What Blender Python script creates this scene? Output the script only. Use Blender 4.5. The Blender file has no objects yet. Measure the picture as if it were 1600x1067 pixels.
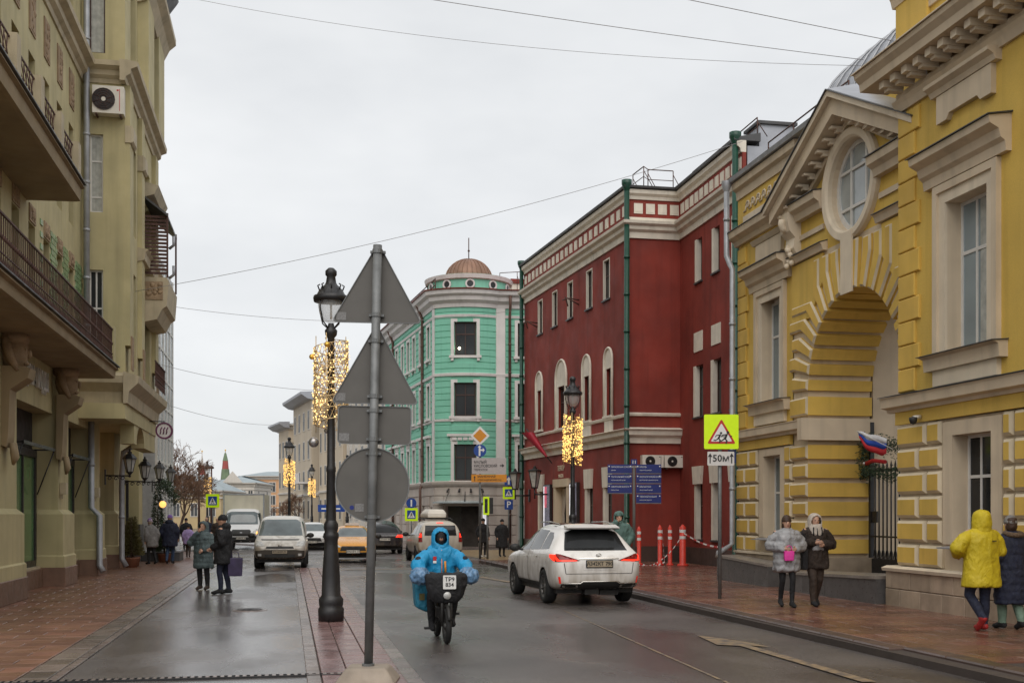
import bpy, bmesh, math, random
from mathutils import Vector, Matrix, Euler
from mathutils.bvhtree import BVHTree
R = math.radians
random.seed(7)
scene = bpy.context.scene
COL = scene.collection

# ---------------------------------------------------------------- camera
YAW = math.atan(350 / 1800)
cd = bpy.data.cameras.new('camera'); cam = bpy.data.objects.new('camera', cd); COL.objects.link(cam)
cam.location = (0, 0, 1.9); cam.rotation_euler = (R(90), 0, -YAW)
cd.sensor_width = 36; cd.lens = 40.5; cd.shift_y = 269.5 / 1600; cd.clip_end = 3000; cd.clip_start = 0.1
scene.camera = cam

# ---------------------------------------------------------------- overcast sky, soft sun, exposure
SUN_EL, SUN_AZ = R(50), R(190)          # high behind cloud, from behind the camera
world = bpy.data.worlds.new('World'); scene.world = world; world.use_nodes = True
wt = world.node_tree; wt.nodes.clear()
wo = wt.nodes.new('ShaderNodeOutputWorld'); wb = wt.nodes.new('ShaderNodeBackground')
sk = wt.nodes.new('ShaderNodeTexSky'); sk.sky_type = 'NISHITA'; sk.sun_disc = False
sk.sun_elevation = SUN_EL; sk.sun_rotation = SUN_AZ
wtc = wt.nodes.new('ShaderNodeTexCoord'); wmap = wt.nodes.new('ShaderNodeMapping'); wmap.inputs['Scale'].default_value = (1.3, 1.3, 3.2)
wno = wt.nodes.new('ShaderNodeTexNoise'); wno.inputs['Scale'].default_value = 1.5; wno.inputs['Detail'].default_value = 5; wno.inputs['Roughness'].default_value = .55
wr = wt.nodes.new('ShaderNodeValToRGB')
wr.color_ramp.elements[0].position = .3; wr.color_ramp.elements[0].color = (5.9, 6.05, 6.2, 1)
wr.color_ramp.elements[1].position = .72; wr.color_ramp.elements[1].color = (8.3, 8.35, 8.35, 1)
wm = wt.nodes.new('ShaderNodeMix'); wm.data_type = 'RGBA'; wm.inputs[0].default_value = .93   # a cloud deck over the clear sky
wt.links.new(wtc.outputs['Generated'], wmap.inputs[0]); wt.links.new(wmap.outputs[0], wno.inputs['Vector'])
wt.links.new(wno.outputs[0], wr.inputs[0]); wt.links.new(sk.outputs[0], wm.inputs[6]); wt.links.new(wr.outputs[0], wm.inputs[7])
wt.links.new(wm.outputs[2], wb.inputs[0]); wb.inputs[1].default_value = .1
wt.links.new(wb.outputs[0], wo.inputs[0])
sd = bpy.data.lights.new('sun', 'SUN'); sd.energy = 1.4; sd.angle = R(60); sd.color = (1, .94, .87)
so = bpy.data.objects.new('sun', sd); COL.objects.link(so)
so.rotation_euler = Euler((R(90) - SUN_EL, 0, -SUN_AZ + R(180)), 'XYZ')
vs = scene.view_settings; vs.view_transform = 'Standard'; vs.look = 'None'; vs.exposure = 0.3; vs.gamma = 1; vs.use_curve_mapping = False
scene.cycles.use_denoising = True
scene.cycles.max_bounces = 7; scene.cycles.diffuse_bounces = 3; scene.cycles.glossy_bounces = 3; scene.cycles.transmission_bounces = 4
scene.cycles.caustics_reflective = False; scene.cycles.caustics_refractive = False

# ---------------------------------------------------------------- materials
MATS = {}
def M(name, col, rough=.7, var=.12, scale=2.0, bump=0.0, bscale=30., metal=0., emit=0., streak=0., dirt=None, coat=0., rnd=0., spec=.5, alpha=None, trans=0., speck=0., wet=None):
    """procedural principled material: large soft mottling, optional vertical streaks, fine bump, dirt, per-piece tint"""
    m = bpy.data.materials.new(name); m.use_nodes = True; MATS[name] = m
    nt = m.node_tree; n = nt.nodes; L = nt.links.new
    b = n['Principled BSDF']; b.inputs['Roughness'].default_value = rough; b.inputs['Metallic'].default_value = metal
    b.inputs['Specular IOR Level'].default_value = spec
    if coat: b.inputs['Coat Weight'].default_value = coat; b.inputs['Coat Roughness'].default_value = .08
    if trans: b.inputs['Transmission Weight'].default_value = trans
    c = (*col, 1)
    g = n.new('ShaderNodeNewGeometry')
    cloth = name.startswith(('cloth_', 'puffer'))
    def mixc(fac, a, bcol, mode='MIX'):
        x = n.new('ShaderNodeMix'); x.data_type = 'RGBA'; x.blend_type = mode
        if hasattr(fac, 'is_linked'): L(fac, x.inputs[0])
        else: x.inputs[0].default_value = fac
        for i, v in ((6, a), (7, bcol)):
            if hasattr(v, 'is_linked'): L(v, x.inputs[i])
            else: x.inputs[i].default_value = v
        return x.outputs[2]
    def noise(sc, det=4, stretch=None, vec=None):
        t = n.new('ShaderNodeTexNoise'); t.inputs['Scale'].default_value = sc; t.inputs['Detail'].default_value = det
        v = vec or g.outputs['Position']
        if stretch:
            mp = n.new('ShaderNodeMapping'); mp.inputs['Scale'].default_value = stretch; L(v, mp.inputs[0]); v = mp.outputs[0]
        L(v, t.inputs['Vector']); return t.outputs[0]
    def ramp(f, p0, p1, v0=0., v1=1.):
        r = n.new('ShaderNodeMapRange'); r.inputs[1].default_value = p0; r.inputs[2].default_value = p1
        r.inputs[3].default_value = v0; r.inputs[4].default_value = v1; L(f, r.inputs[0]); return r.outputs[0]
    out = c
    if var:
        lo = tuple(x * (1 - var) for x in col) + (1,); hi = tuple(min(1, x * (1 + var)) for x in col) + (1,)
        out = mixc(ramp(noise(scale), .3, .7), lo, hi)
    if rnd:
        oi = n.new('ShaderNodeObjectInfo'); hs = n.new('ShaderNodeHueSaturation')
        L(ramp(oi.outputs['Random'], 0, 1, 1 - rnd, 1 + rnd), hs.inputs['Value'])
        sh = n.new('ShaderNodeMath'); sh.operation = 'MULTIPLY'; sh.inputs[1].default_value = 7.31; L(oi.outputs['Random'], sh.inputs[0])
        fr = n.new('ShaderNodeMath'); fr.operation = 'FRACT'; L(sh.outputs[0], fr.inputs[0])
        L(ramp(fr.outputs[0], 0, 1, .5 - rnd * .035, .5 + rnd * .035), hs.inputs['Hue'])
        if hasattr(out, 'is_linked'): L(out, hs.inputs['Color'])
        else: hs.inputs['Color'].default_value = out
        out = hs.outputs[0]
    if speck:
        out = mixc(ramp(noise(55, 2), .3, .7), out, (*[x * (1 + speck) for x in col], 1)) if not hasattr(out, 'is_linked') else mixc(ramp(noise(55, 2), .35, .65, 0, 1), mixc(1., out, (1 - speck,) * 3 + (1,), 'MULTIPLY'), mixc(1., out, (1 + speck,) * 3 + (1,), 'MULTIPLY'))
    if streak:
        f = ramp(noise(1.6, 5, (2.2, 2.2, .12)), .52, .75, 0, streak)
        out = mixc(f, out, tuple(x * .42 for x in col) + (1,))
    if dirt:
        dc, amt, dz0, dz1 = dirt      # dried road dirt: reaches up from the sills with a ragged edge
        tc = n.new('ShaderNodeTexCoord'); sx = n.new('ShaderNodeSeparateXYZ'); L(tc.outputs['Object'], sx.inputs[0])
        ad = n.new('ShaderNodeMath'); ad.operation = 'ADD'; L(sx.outputs[2], ad.inputs[0])
        L(ramp(noise(5, 5, (1, 1, .35), tc.outputs['Object']), .25, .75, -.35, .35), ad.inputs[1])
        out = mixc(ramp(ad.outputs[0], dz0, dz1, amt, 0), out, (*dc, 1))
    if hasattr(out, 'is_linked'): L(out, b.inputs['Base Color'])
    else: b.inputs['Base Color'].default_value = out
    if emit:
        b.inputs['Emission Strength'].default_value = emit
        if hasattr(out, 'is_linked'): L(out, b.inputs['Emission Color'])
        else: b.inputs['Emission Color'].default_value = out
    if wet:
        L(ramp(noise(wet[0], 4, (1, .45, 1)), .42, .60, wet[1], wet[2]), b.inputs['Roughness'])
    elif rough > .15 and not metal and var:
        L(ramp(noise(scale * 2.3), .3, .7, max(0, rough - .1), min(1, rough + .1)), b.inputs['Roughness'])
    if bump:
        bp = n.new('ShaderNodeBump'); bp.inputs['Strength'].default_value = bump; bp.inputs['Distance'].default_value = .02
        hsrc = noise(9 if cloth else bscale, 3 if cloth else 6, (1, 1, .7) if cloth else None)
        if cloth: hsrc.node.inputs['Distortion'].default_value = 1.4; bp.inputs['Distance'].default_value = .035
        L(hsrc, bp.inputs['Height']); L(bp.outputs[0], b.inputs['Normal'])
    return m

M('asphalt', (.098, .086, .081), .25, .3, .45, .3, 90, speck=.45, wet=(.5, .12, .42))
M('lane', (.118, .106, .102), .19, .22, .6, .1, 80, speck=.35, wet=(.55, .10, .34))
M('ground', (.12, .11, .1), .8)
M('paver_left', (.19, .093, .06), .36, .22, 1.2, .12, 40, rnd=.16)
M('paver_band', (.15, .12, .10), .3, .2, 1.5, .1, 40, rnd=.3)
M('paver_strip', (.20, .115, .108), .26, .18, 1.2, .1, 40, rnd=.14)
M('paver_right', (.165, .08, .054), .27, .3, .7, .12, 40, rnd=.26)
M('joint', (.055, .042, .036), .7)
M('kerb_dark', (.085, .055, .045), .4, .25, 2, .2, 40, rnd=.2)
M('kerb_grey', (.17, .135, .12), .3, .2, 2, .1, 40, rnd=.2)
M('paint', (.42, .30, .17), .55, .3, 5, .2, 60)
M('ochre', (.50, .435, .24), .8, .12, 1.1, .15, 40, streak=.35)
M('ochre_trim', (.48, .405, .275), .75, .14, 2, .2, 40, streak=.4)
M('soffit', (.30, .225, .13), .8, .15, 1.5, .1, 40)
M('stone_relief', (.33, .23, .14), .8, .2, 5, .6, 40)
M('plinth_brown', (.19, .112, .075), .5, .2, 3, .25, 60, rnd=.12)
M('tile_green', (.21, .32, .15), .25, .2, 3, .1, 30, rnd=.15)
M('yellow', (.66, .44, .092), .8, .10, .7, .12, 50, streak=.3, speck=.05)
M('yellow_block', (.66, .43, .086), .8, .12, 1.3, .15, 50, streak=.25, rnd=.06)
M('joint_cream', (.64, .54, .38), .8, .12, 1.5, .1, 50, streak=.25)
M('cream', (.63, .515, .37), .75, .10, 1.5, .1, 50, streak=.3)
M('cream_light', (.70, .595, .45), .75, .09, 1.5, .08, 50, streak=.25)
M('stone_plinth', (.36, .28, .20), .6, .2, 3, .35, 40, streak=.3, rnd=.16)
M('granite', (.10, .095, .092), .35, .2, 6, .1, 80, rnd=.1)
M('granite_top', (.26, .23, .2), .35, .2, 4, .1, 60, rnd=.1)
M('red', (.235, .033, .021), .8, .26, .6, .25, 35, streak=.42, speck=.12)
M('white_trim', (.74, .68, .58), .75, .1, 2, .1, 50, streak=.35)
M('white_clean', (.70, .67, .65), .7, .08, 1, .05, 40, streak=.25)
M('mint', (.22, .55, .41), .8, .09, .6, .08, 50, streak=.22)
M('grey_base', (.50, .44, .39), .75, .1, 1, .15, 40, streak=.3)
M('copper', (.27, .15, .10), .45, .25, 1.6, .1, 30, metal=.35, streak=.5)
M('roof_red', (.20, .05, .035), .5, .2, 2)
M('roof_grey', (.36, .37, .40), .4, .12, 1.5, metal=.5)
M('roof_dark', (.06, .06, .062), .5, .2, 2)
M('green_pipe', (.008, .055, .034), .4, .15, 4)
M('galv', (.17, .175, .175), .5, .25, 6, .1, 30, metal=.35)
M('zinc', (.38, .39, .41), .5, .15, 4, metal=.4)
M('sign_back', (.115, .108, .098), .6, .08, 4, .03, 60, metal=.15)
M('sticker', (.19, .185, .18), .6, .25, 60)
M('iron', (.018, .017, .018), .42, .3, 6, .1, 50)
M('rust_iron', (.085, .04, .03), .7, .35, 8, .2, 60)
M('dark_frame', (.03, .026, .026), .4, .2, 5)
M('brown_frame', (.065, .03, .022), .5, .2, 5)
M('white_frame', (.68, .66, .62), .5, .06, 4)
M('white_plastic', (.72, .68, .6), .5, .08, 3)
M('glass', (.024, .026, .027), .12, .5, .5, spec=.32, rnd=.6)
M('glass_pale', (.33, .36, .36), .08, .3, .8, spec=.8)  # reflected sky is put into the pale base colour
M('glass_blue', (.22, .27, .29), .06, .3, .6, spec=.8)
M('curtain', (.42, .42, .38), .8, .2, 6, .2, 20)
M('shop_reflect_yellow', (.46, .40, .04), .3, .3, 1.2, emit=.3)  # yellow reflection of the shop glass, painted as a faint glow
M('shop_reflect_green', (.10, .20, .08), .15, .3, 1.2)  # green reflections painted into the pane colour
M('interior_warm', (.42, .26, .12), .7, .5, 3, emit=.15)
M('interior_dark', (.03, .024, .02), .8, .5, 2)
M('brick_red', (.11, .028, .022), .8, .2, 4, rnd=.25)
M('beige_far', (.60, .50, .37), .8, .08, .4, streak=.2)
M('beige_far2', (.55, .47, .36), .8, .08, .4, streak=.25)
M('pale_far', (.62, .58, .52), .8, .08, .4, streak=.2)
M('peach_far', (.62, .36, .20), .8, .08, .4)
M('ochre_far', (.52, .40, .22), .8, .1, .4)
M('roof_blue', (.28, .33, .35), .6, .12, .5)
M('kremlin_red', (.33, .08, .07), .8, .2, .5)
M('kremlin_green', (.16, .22, .13), .7, .2, .5)
M('rubber', (.014, .014, .014), .75, .2, 10, .2, 80)
M('rim', (.17, .165, .16), .4, .2, 8, metal=.6)
M('rim_dark', (.06, .058, .055), .45, .2, 8, metal=.5)
DIRT = (.215, .165, .105)
M('paint_lexus', (.80, .78, .75), .35, .03, 2, coat=.5, dirt=(DIRT, .85, .2, 1.02))
M('paint_van', (.70, .68, .63), .4, .04, 2, coat=.3, dirt=(DIRT, .95, .35, 1.2))
M('paint_white', (.76, .76, .75), .35, .03, 2, coat=.4, dirt=(DIRT, .7, .1, .75))
M('paint_taxi', (.75, .33, .02), .3, .03, 2, coat=.5, dirt=(DIRT, .4, .05, .55))
M('paint_dark', (.025, .02, .022), .3, .1, 2, coat=.5, dirt=(DIRT, .5, .0, .6))
M('paint_sand', (.56, .51, .43), .4, .05, 2, coat=.3, dirt=(DIRT, .85, .3, 1.2))
M('truck_box', (.66, .62, .50), .55, .1, 1.2, streak=.3, dirt=((.3, .26, .18), .5, .9, 1.9))
M('car_glass', (.02, .021, .022), .1, .3, 2, spec=.25)
M('windscreen', (.10, .125, .13), .06, .3, 1.5, spec=.8)
M('car_black', (.02, .019, .018), .6, .3, 5)
M('chrome', (.62, .60, .56), .2, .1, 5, metal=.9)
M('tail_red', (.55, .02, .01), .25, .1, 5, emit=.35)
M('tail_hot', (.95, .035, .015), .3, 0, emit=1.1)
M('tail_dull', (.22, .012, .01), .25, .1, 5)
M('lamp_clear', (.5, .5, .48), .15, .3, 12, spec=.7)
M('lamp_on', (1., .88, .66), .3, 0, emit=9)
M('lamp_amber', (1., .48, .12), .3, 0, emit=1.3)
M('plate', (.66, .62, .54), .5, .12, 30)
M('plate_dirty', (.34, .28, .2), .6, .2, 20)
M('ink', (.02, .02, .02), .6, 0)
M('white_ink', (.78, .78, .76), .5, 0)
M('blue_sign', (.012, .06, .30), .4, .05, 10)
M('navy_sign', (.012, .022, .16), .4, .1, 10)
M('lime_sign', (.62, .88, .0), .45, .03, 10, emit=.1)
M('red_sign', (.52, .02, .02), .4, .04, 10)
M('orange_sign', (.66, .26, .015), .4, .06, 10)
M('grey_sign', (.46, .42, .41), .5, .05, 10)
M('white_sign', (.66, .64, .62), .45, .05, 10)
M('concrete', (.30, .25, .20), .8, .2, 4, .3, 60)
M('gold', (.85, .50, .09), .3, .2, 20, metal=.7)
M('gold_wire', (.72, .52, .26), .45, .2, 20, metal=.4)
M('bulb_gold', (1., .68, .28), .4, 0, emit=1.3)
M('bulb_hot', (1., .62, .18), .4, 0, emit=1.35)
M('silver', (.42, .40, .39), .25, .2, 10, metal=.8)
M('lamp_glass', (.42, .42, .40), .12, .2, 5, spec=.8, alpha=1)
M('orange_post', (.62, .045, .025), .45, .12, 6)
M('bark', (.10, .062, .042), .85, .25, 8)
M('twig', (.20, .11, .065), .8, .3, 6)
M('needle', (.028, .052, .02), .7, .4, 12)
M('needle_gold', (.10, .085, .025), .7, .4, 12)
M('terracotta', (.25, .105, .06), .75, .15, 6)
M('flag_white', (.68, .67, .68), .75, .08, 6, .2, 15)
M('flag_blue', (.02, .07, .38), .75, .1, 6, .2, 15)
M('flag_red', (.45, .015, .02), .75, .12, 6, .2, 15)
M('banner_red', (.36, .012, .03), .6, .2, 5, .2, 12)
M('poster_light', (.75, .75, .85), .4, .3, 3, emit=.55)
M('poster_pink', (.65, .08, .14), .4, .4, 6, emit=.35)
M('skin', (.50, .29, .20), .55, .06, 12)
M('skin_dark', (.30, .15, .10), .55, .06, 12)
M('hair_brown', (.05, .025, .014), .6, .3, 30)
M('cloth_black', (.012, .012, .014), .8, .3, 12, .75, 16)
M('cloth_navy', (.014, .018, .04), .8, .3, 12, .75, 16)
M('cloth_jeans', (.03, .055, .11), .8, .3, 12, .75, 16)
M('cloth_brown', (.045, .03, .022), .8, .3, 12, .75, 16)
M('cloth_purple', (.26, .15, .44), .8, .2, 12, .75, 16)
M('cloth_lilac', (.36, .27, .52), .8, .2, 12, .75, 16)
M('cloth_grey', (.20, .19, .18), .85, .2, 12, .75, 16)
M('cloth_teal', (.075, .105, .11), .7, .25, 10, .75, 16)
M('cloth_green', (.09, .16, .14), .7, .2, 10, .75, 16)
M('cloth_sage', (.16, .24, .18), .8, .2, 10, .75, 16)
M('puffer_silver', (.30, .30, .31), .45, .25, 8, .75, 16)
M('cloth_yellow', (.55, .42, .012), .6, .1, 5, .75, 16)
M('cloth_blue', (.012, .27, .52), .55, .12, 6, .75, 16)
M('cloth_blue2', (.015, .17, .27), .6, .2, 8, .75, 16)
M('mitt_blue', (.12, .23, .38), .3, .5, 14, .5, 25)
M('cloth_pink', (.75, .05, .36), .6, .15, 10, .4, 16)
M('cloth_cream', (.50, .42, .34), .85, .2, 14, .75, 16)
M('fur', (.12, .08, .05), .9, .5, 40, .6, 70)
M('scarf', (.48, .42, .36), .9, .15, 20, .2, 60)
M('reflector', (.75, .3, .2), .4, .1)
M('shoe_red', (.42, .03, .03), .6, .3, 20)
M('shoe_white', (.55, .53, .5), .6, .2, 20)
M('sign_purple', (.12, .02, .07), .5)
M('tan_paving', (.27, .18, .09), .4, .2, 3, .1, 30)
M('sunroof_glass', (.05, .045, .04), .06, .3, 2, spec=.8)
M('bumper_grey', (.055, .045, .035), .7, .25, 4)
M('pane_far', (.07, .075, .08), .4, .4, .6, spec=.3)
M('wire', (.26, .25, .25), .6, 0)
M('pipe_brown', (.12, .062, .045), .6, .2, 4)
M('glass_tower', (.36, .42, .44), .12, .25, .4, spec=.8)

# ---------------------------------------------------------------- object helpers
def root(name, label, cat, loc=(0, 0, 0), rotz=0., group=None, rot=None):
    o = bpy.data.objects.new(name, None); COL.objects.link(o)
    o.empty_display_size = .2; o.location = loc; o.rotation_euler = rot or (0, 0, rotz)
    o['label'] = label; o['category'] = cat
    if group: o['group'] = group
    return o
def tag(o, label, cat, group=None):
    o['label'] = label; o['category'] = cat
    if group: o['group'] = group
    return o
def top_of(o):
    while o.parent: o = o.parent
    return o
def link(name, me, mat, parent=None, loc=None, rot=None, kind=None):
    o = bpy.data.objects.new(name, me); COL.objects.link(o)
    if mat:
        ms = mat if isinstance(mat, (list, tuple)) else [mat]
        if not len(me.materials):
            for x in ms: me.materials.append(MATS[x])
    if parent: o.parent = parent
    if loc is not None: o.location = loc
    if rot is not None: o.rotation_euler = rot
    if kind: o['kind'] = kind
    return o
def copy_tree(o, parent=None, **kw):
    c = o.copy(); COL.objects.link(c); c.parent = parent
    for ch in list(o.children): copy_tree(ch, c)
    return c

class MB:
    """collects faces; fr maps (u, n, z) to world so that facades are written in their own plane"""
    def __init__(s, fr=None): s.v = []; s.f = []; s.mi = []; s.sm = []; s.fr = fr
    def add(s, vs, fs, mi=0, sm=False):
        k = len(s.v)
        s.v += [s.fr(*p) for p in vs] if s.fr else [tuple(p) for p in vs]
        s.f += [tuple(i + k for i in f) for f in fs]; s.mi += [mi] * len(fs); s.sm += [sm] * len(fs)
        return s
    def box(s, x0, x1, y0, y1, z0, z1, mi=0):
        v = [(x0, y0, z0), (x1, y0, z0), (x1, y1, z0), (x0, y1, z0), (x0, y0, z1), (x1, y0, z1), (x1, y1, z1), (x0, y1, z1)]
        return s.add(v, [(0, 3, 2, 1), (4, 5, 6, 7), (0, 1, 5, 4), (1, 2, 6, 5), (2, 3, 7, 6), (3, 0, 4, 7)], mi)
    def block(s, u0, u1, n0, n1, z0, z1, c=.03, mf=0, mc=0):
        """box in a facade frame whose front face (n1) is chamfered by c"""
        m = n1 - c
        v = [(u0, n0, z0), (u1, n0, z0), (u1, n0, z1), (u0, n0, z1), (u0, m, z0), (u1, m, z0), (u1, m, z1), (u0, m, z1),
             (u0 + c, n1, z0 + c), (u1 - c, n1, z0 + c), (u1 - c, n1, z1 - c), (u0 + c, n1, z1 - c)]
        s.add(v, [(0, 1, 2, 3)] + [(i, (i + 1) % 4, 4 + (i + 1) % 4, 4 + i) for i in range(4)] + [(4 + i, 4 + (i + 1) % 4, 8 + (i + 1) % 4, 8 + i) for i in range(4)], mc)
        return s.add(v, [(8, 9, 10, 11)], mf)
    def quad(s, a, b, c, d, mi=0): return s.add([a, b, c, d], [(0, 1, 2, 3)], mi)
    def prism(s, poly, n0, n1, mi=0, axis=1):
        """polygon in (u, z) extruded along n (axis=1), or in (x, y) extruded along z (axis=2), or (y, z) along x (axis=0)"""
        k = len(poly)
        def p(a, b, d): return (a, d, b) if axis == 1 else ((a, b, d) if axis == 2 else (d, a, b))
        v = [p(a, b, n0) for a, b in poly] + [p(a, b, n1) for a, b in poly]
        return s.add(v, [tuple(range(k))[::-1], tuple(range(k, 2 * k))] + [(i, (i + 1) % k, k + (i + 1) % k, k + i) for i in range(k)], mi)
    def profile(s, u0, u1, prof, mi=0):
        """moulding: profile [(n, z), ...] swept along u, ends closed"""
        k = len(prof)
        v = [(u0, a, b) for a, b in prof] + [(u1, a, b) for a, b in prof]
        return s.add(v, [tuple(range(k))[::-1], tuple(range(k, 2 * k))] + [(i, (i + 1) % k, k + (i + 1) % k, k + i) for i in range(k)], mi)
    def tube(s, pts, r, k=8, mi=0, sm=True, cap=True):
        pts = [Vector(p) for p in pts]; rs = r if isinstance(r, (list, tuple)) else [r] * len(pts)
        up = Vector((0, 0, 1)); vs = []; fs = []
        d0 = (pts[1] - pts[0]).normalized()
        a = d0.orthogonal().normalized() if abs(d0.z) > .9 else d0.cross(up).normalized()
        for i, p in enumerate(pts):
            d = (pts[min(i + 1, len(pts) - 1)] - pts[max(i - 1, 0)])
            d = d.normalized() if d.length > 1e-9 else d0
            a = (a - d * a.dot(d)); a = a.normalized() if a.length > 1e-6 else d.orthogonal().normalized()
            b = d.cross(a)
            for j in range(k):
                t = 2 * math.pi * j / k; vs.append(tuple(p + (a * math.cos(t) + b * math.sin(t)) * rs[i]))
        for i in range(len(pts) - 1):
            for j in range(k): fs.append((i * k + j, i * k + (j + 1) % k, (i + 1) * k + (j + 1) % k, (i + 1) * k + j))
        s.add(vs, fs, mi, sm)
        if cap: s.add(vs[:k], [tuple(range(k))[::-1]], mi); s.add(vs[-k:], [tuple(range(k))], mi)
        return s
    def lathe(s, prof, c=(0, 0, 0), k=16, mi=0, sm=True, a0=0., a1=2 * math.pi):
        """profile [(r, z), ...] turned about the z axis through c"""
        full = abs(a1 - a0 - 2 * math.pi) < 1e-6; kk = k if full else k + 1
        vs = [(c[0] + r * math.cos(a0 + (a1 - a0) * j / k), c[1] + r * math.sin(a0 + (a1 - a0) * j / k), c[2] + z) for r, z in prof for j in range(kk)]
        fs = [(i * kk + j, i * kk + (j + 1) % kk, (i + 1) * kk + (j + 1) % kk, (i + 1) * kk + j) for i in range(len(prof) - 1) for j in range(k)]
        return s.add(vs, fs, mi, sm)
    def ball(s, c, r, k=10, mi=0):
        r = r if isinstance(r, (list, tuple)) else (r, r, r); h = k // 2 + 1
        vs = []; fs = []
        for i in range(h + 1):
            t = math.pi * i / h
            for j in range(k):
                p = 2 * math.pi * j / k; vs.append((c[0] + r[0] * math.sin(t) * math.cos(p), c[1] + r[1] * math.sin(t) * math.sin(p), c[2] + r[2] * math.cos(t)))
        for i in range(h):
            for j in range(k): fs.append((i * k + j, i * k + (j + 1) % k, (i + 1) * k + (j + 1) % k, (i + 1) * k + j))
        return s.add(vs, fs, mi, True)
    def mesh(s, off=None, recalc=True):
        me = bpy.data.meshes.new('m')
        vv = s.v if off is None else [(a - off[0], b - off[1], c - off[2]) for a, b, c in s.v]
        me.from_pydata(vv, [], s.f)
        me.polygons.foreach_set('material_index', s.mi); me.polygons.foreach_set('use_smooth', s.sm)
        if recalc and len(s.f) < 60000:
            bm = bmesh.new(); bm.from_mesh(me)
            bmesh.ops.remove_doubles(bm, verts=bm.verts, dist=1e-5)
            bmesh.ops.recalc_face_normals(bm, faces=bm.faces); bm.to_mesh(me); bm.free()
        me.update(); return me
    def build(s, name, mat, parent=None, kind=None, local=None):
        """vertices are in world space when a frame is used or local=False, else in the root's space"""
        off = None
        if parent and (local is False or (local is None and s.fr)): off = top_of(parent).location
        return link(name, s.mesh(off), mat, parent, kind=kind)

def FR(t0):                     # facade of the right-hand houses: u = along the street, n = towards the street
    return lambda u, n, z: (t0 - n, u, z)
def FL(t0):
    return lambda u, n, z: (t0 + n, u, z)
def FS(s0):                     # faces the camera end of the street: u = across
    return lambda u, n, z: (u, s0 - n, z)
def FD(p, d):                   # facade through p along d, outward to the left of the street's right side
    nx, ny = -d[1], d[0]
    return lambda u, n, z: (p[0] + d[0] * u + nx * n, p[1] + d[1] * u + ny * n, z)
def struct(name, mb, mat, parent=None):
    o = mb.build(name, mat, parent)
    if not parent: o['kind'] = 'structure'
    return o

def wall(fr, u0, u1, z0, z1, holes, depth=.25, n=0., extra=()):
    """flat wall with rectangular openings (ua, ub, za, zb) and their reveals"""
    b = MB(fr)
    us = sorted({u0, u1, *[e for e in extra if u0 < e < u1], *[min(max(x, u0), u1) for h in holes for x in h[:2]]}); zs = sorted({z0, z1, *[min(max(x, z0), z1) for h in holes for x in h[2:4]]})
    for i in range(len(us) - 1):
        for j in range(len(zs) - 1):
            cu, cz = (us[i] + us[i + 1]) / 2, (zs[j] + zs[j + 1]) / 2
            if any(h[0] < cu < h[1] and h[2] < cz < h[3] for h in holes): continue
            b.quad((us[i], n, zs[j]), (us[i + 1], n, zs[j]), (us[i + 1], n, zs[j + 1]), (us[i], n, zs[j + 1]))
    for h in holes:
        a, c, d, e = h[:4]; dd = h[4] if len(h) > 4 else depth
        b.quad((a, n, d), (a, n - dd, d), (a, n - dd, e), (a, n, e), 1); b.quad((c, n, d), (c, n - dd, d), (c, n - dd, e), (c, n, e), 1)
        b.quad((a, n, d), (c, n, d), (c, n - dd, d), (a, n - dd, d), 1); b.quad((a, n, e), (c, n, e), (c, n - dd, e), (a, n - dd, e), 1)
    return b
def window(fr, par, a, c, d, e, n, fmat='white_frame', gmat='glass', bars_v=(.5,), bars_z=(.7,), fw=.06, name='window', curtain=None, sub=True):
    """frame with mullions in front of its pane, set at depth n"""
    b = MB(fr)
    b.box(a, a + fw, n - .05, n, d, e); b.box(c - fw, c, n - .05, n, d, e)
    b.box(a + fw, c - fw, n - .05, n, d, d + fw); b.box(a + fw, c - fw, n - .05, n, e - fw, e)
    for t in bars_v:
        x = a + (c - a) * t; b.box(x - fw * .45, x + fw * .45, n - .045, n - .006, d + fw, e - fw)
    for t in bars_z:
        z = d + (e - d) * t; b.box(a + fw, c - fw, n - .04, n - .003, z - fw * .5, z + fw * .5)
    o = b.build(name, fmat, par)
    MB(fr).box(a + fw * .5, c - fw * .5, n - .04, n - .025, d + fw * .5, e - fw * .5).build('pane', gmat, o if sub else par)
    if curtain:
        b = MB(fr)
        for (x0, x1) in curtain:
            k = 6; w = (c - a)
            for i in range(k):
                p0 = a + w * (x0 + (x1 - x0) * i / k); p1 = a + w * (x0 + (x1 - x0) * (i + 1) / k)
                q0 = n - .024 + (.008 if i % 2 else .002); q1 = n - .024 + (.002 if i % 2 else .008)
                b.quad((p0, q0, d + fw), (p1, q1, d + fw), (p1, q1, e - fw), (p0, q0, e - fw))
        b.build('curtain', 'curtain', o if sub else par)
    return o
def downpipe(par, pts, r=.07, mat='zinc', k=10, collar=1.6, name='downpipe'):
    b = MB(); b.tube(pts, r, k)
    for i in range(len(pts) - 1):
        p, q = Vector(pts[i]), Vector(pts[i + 1]); L = (q - p).length
        m = int(L / collar)
        for j in range(1, m + 1):
            c = p + (q - p) * (j / (m + 1)); dd = (q - p).normalized() * .04
            b.tube([c - dd, c + dd], r * 1.2, k)
    return b.build(name, mat, par, local=False)

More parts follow.
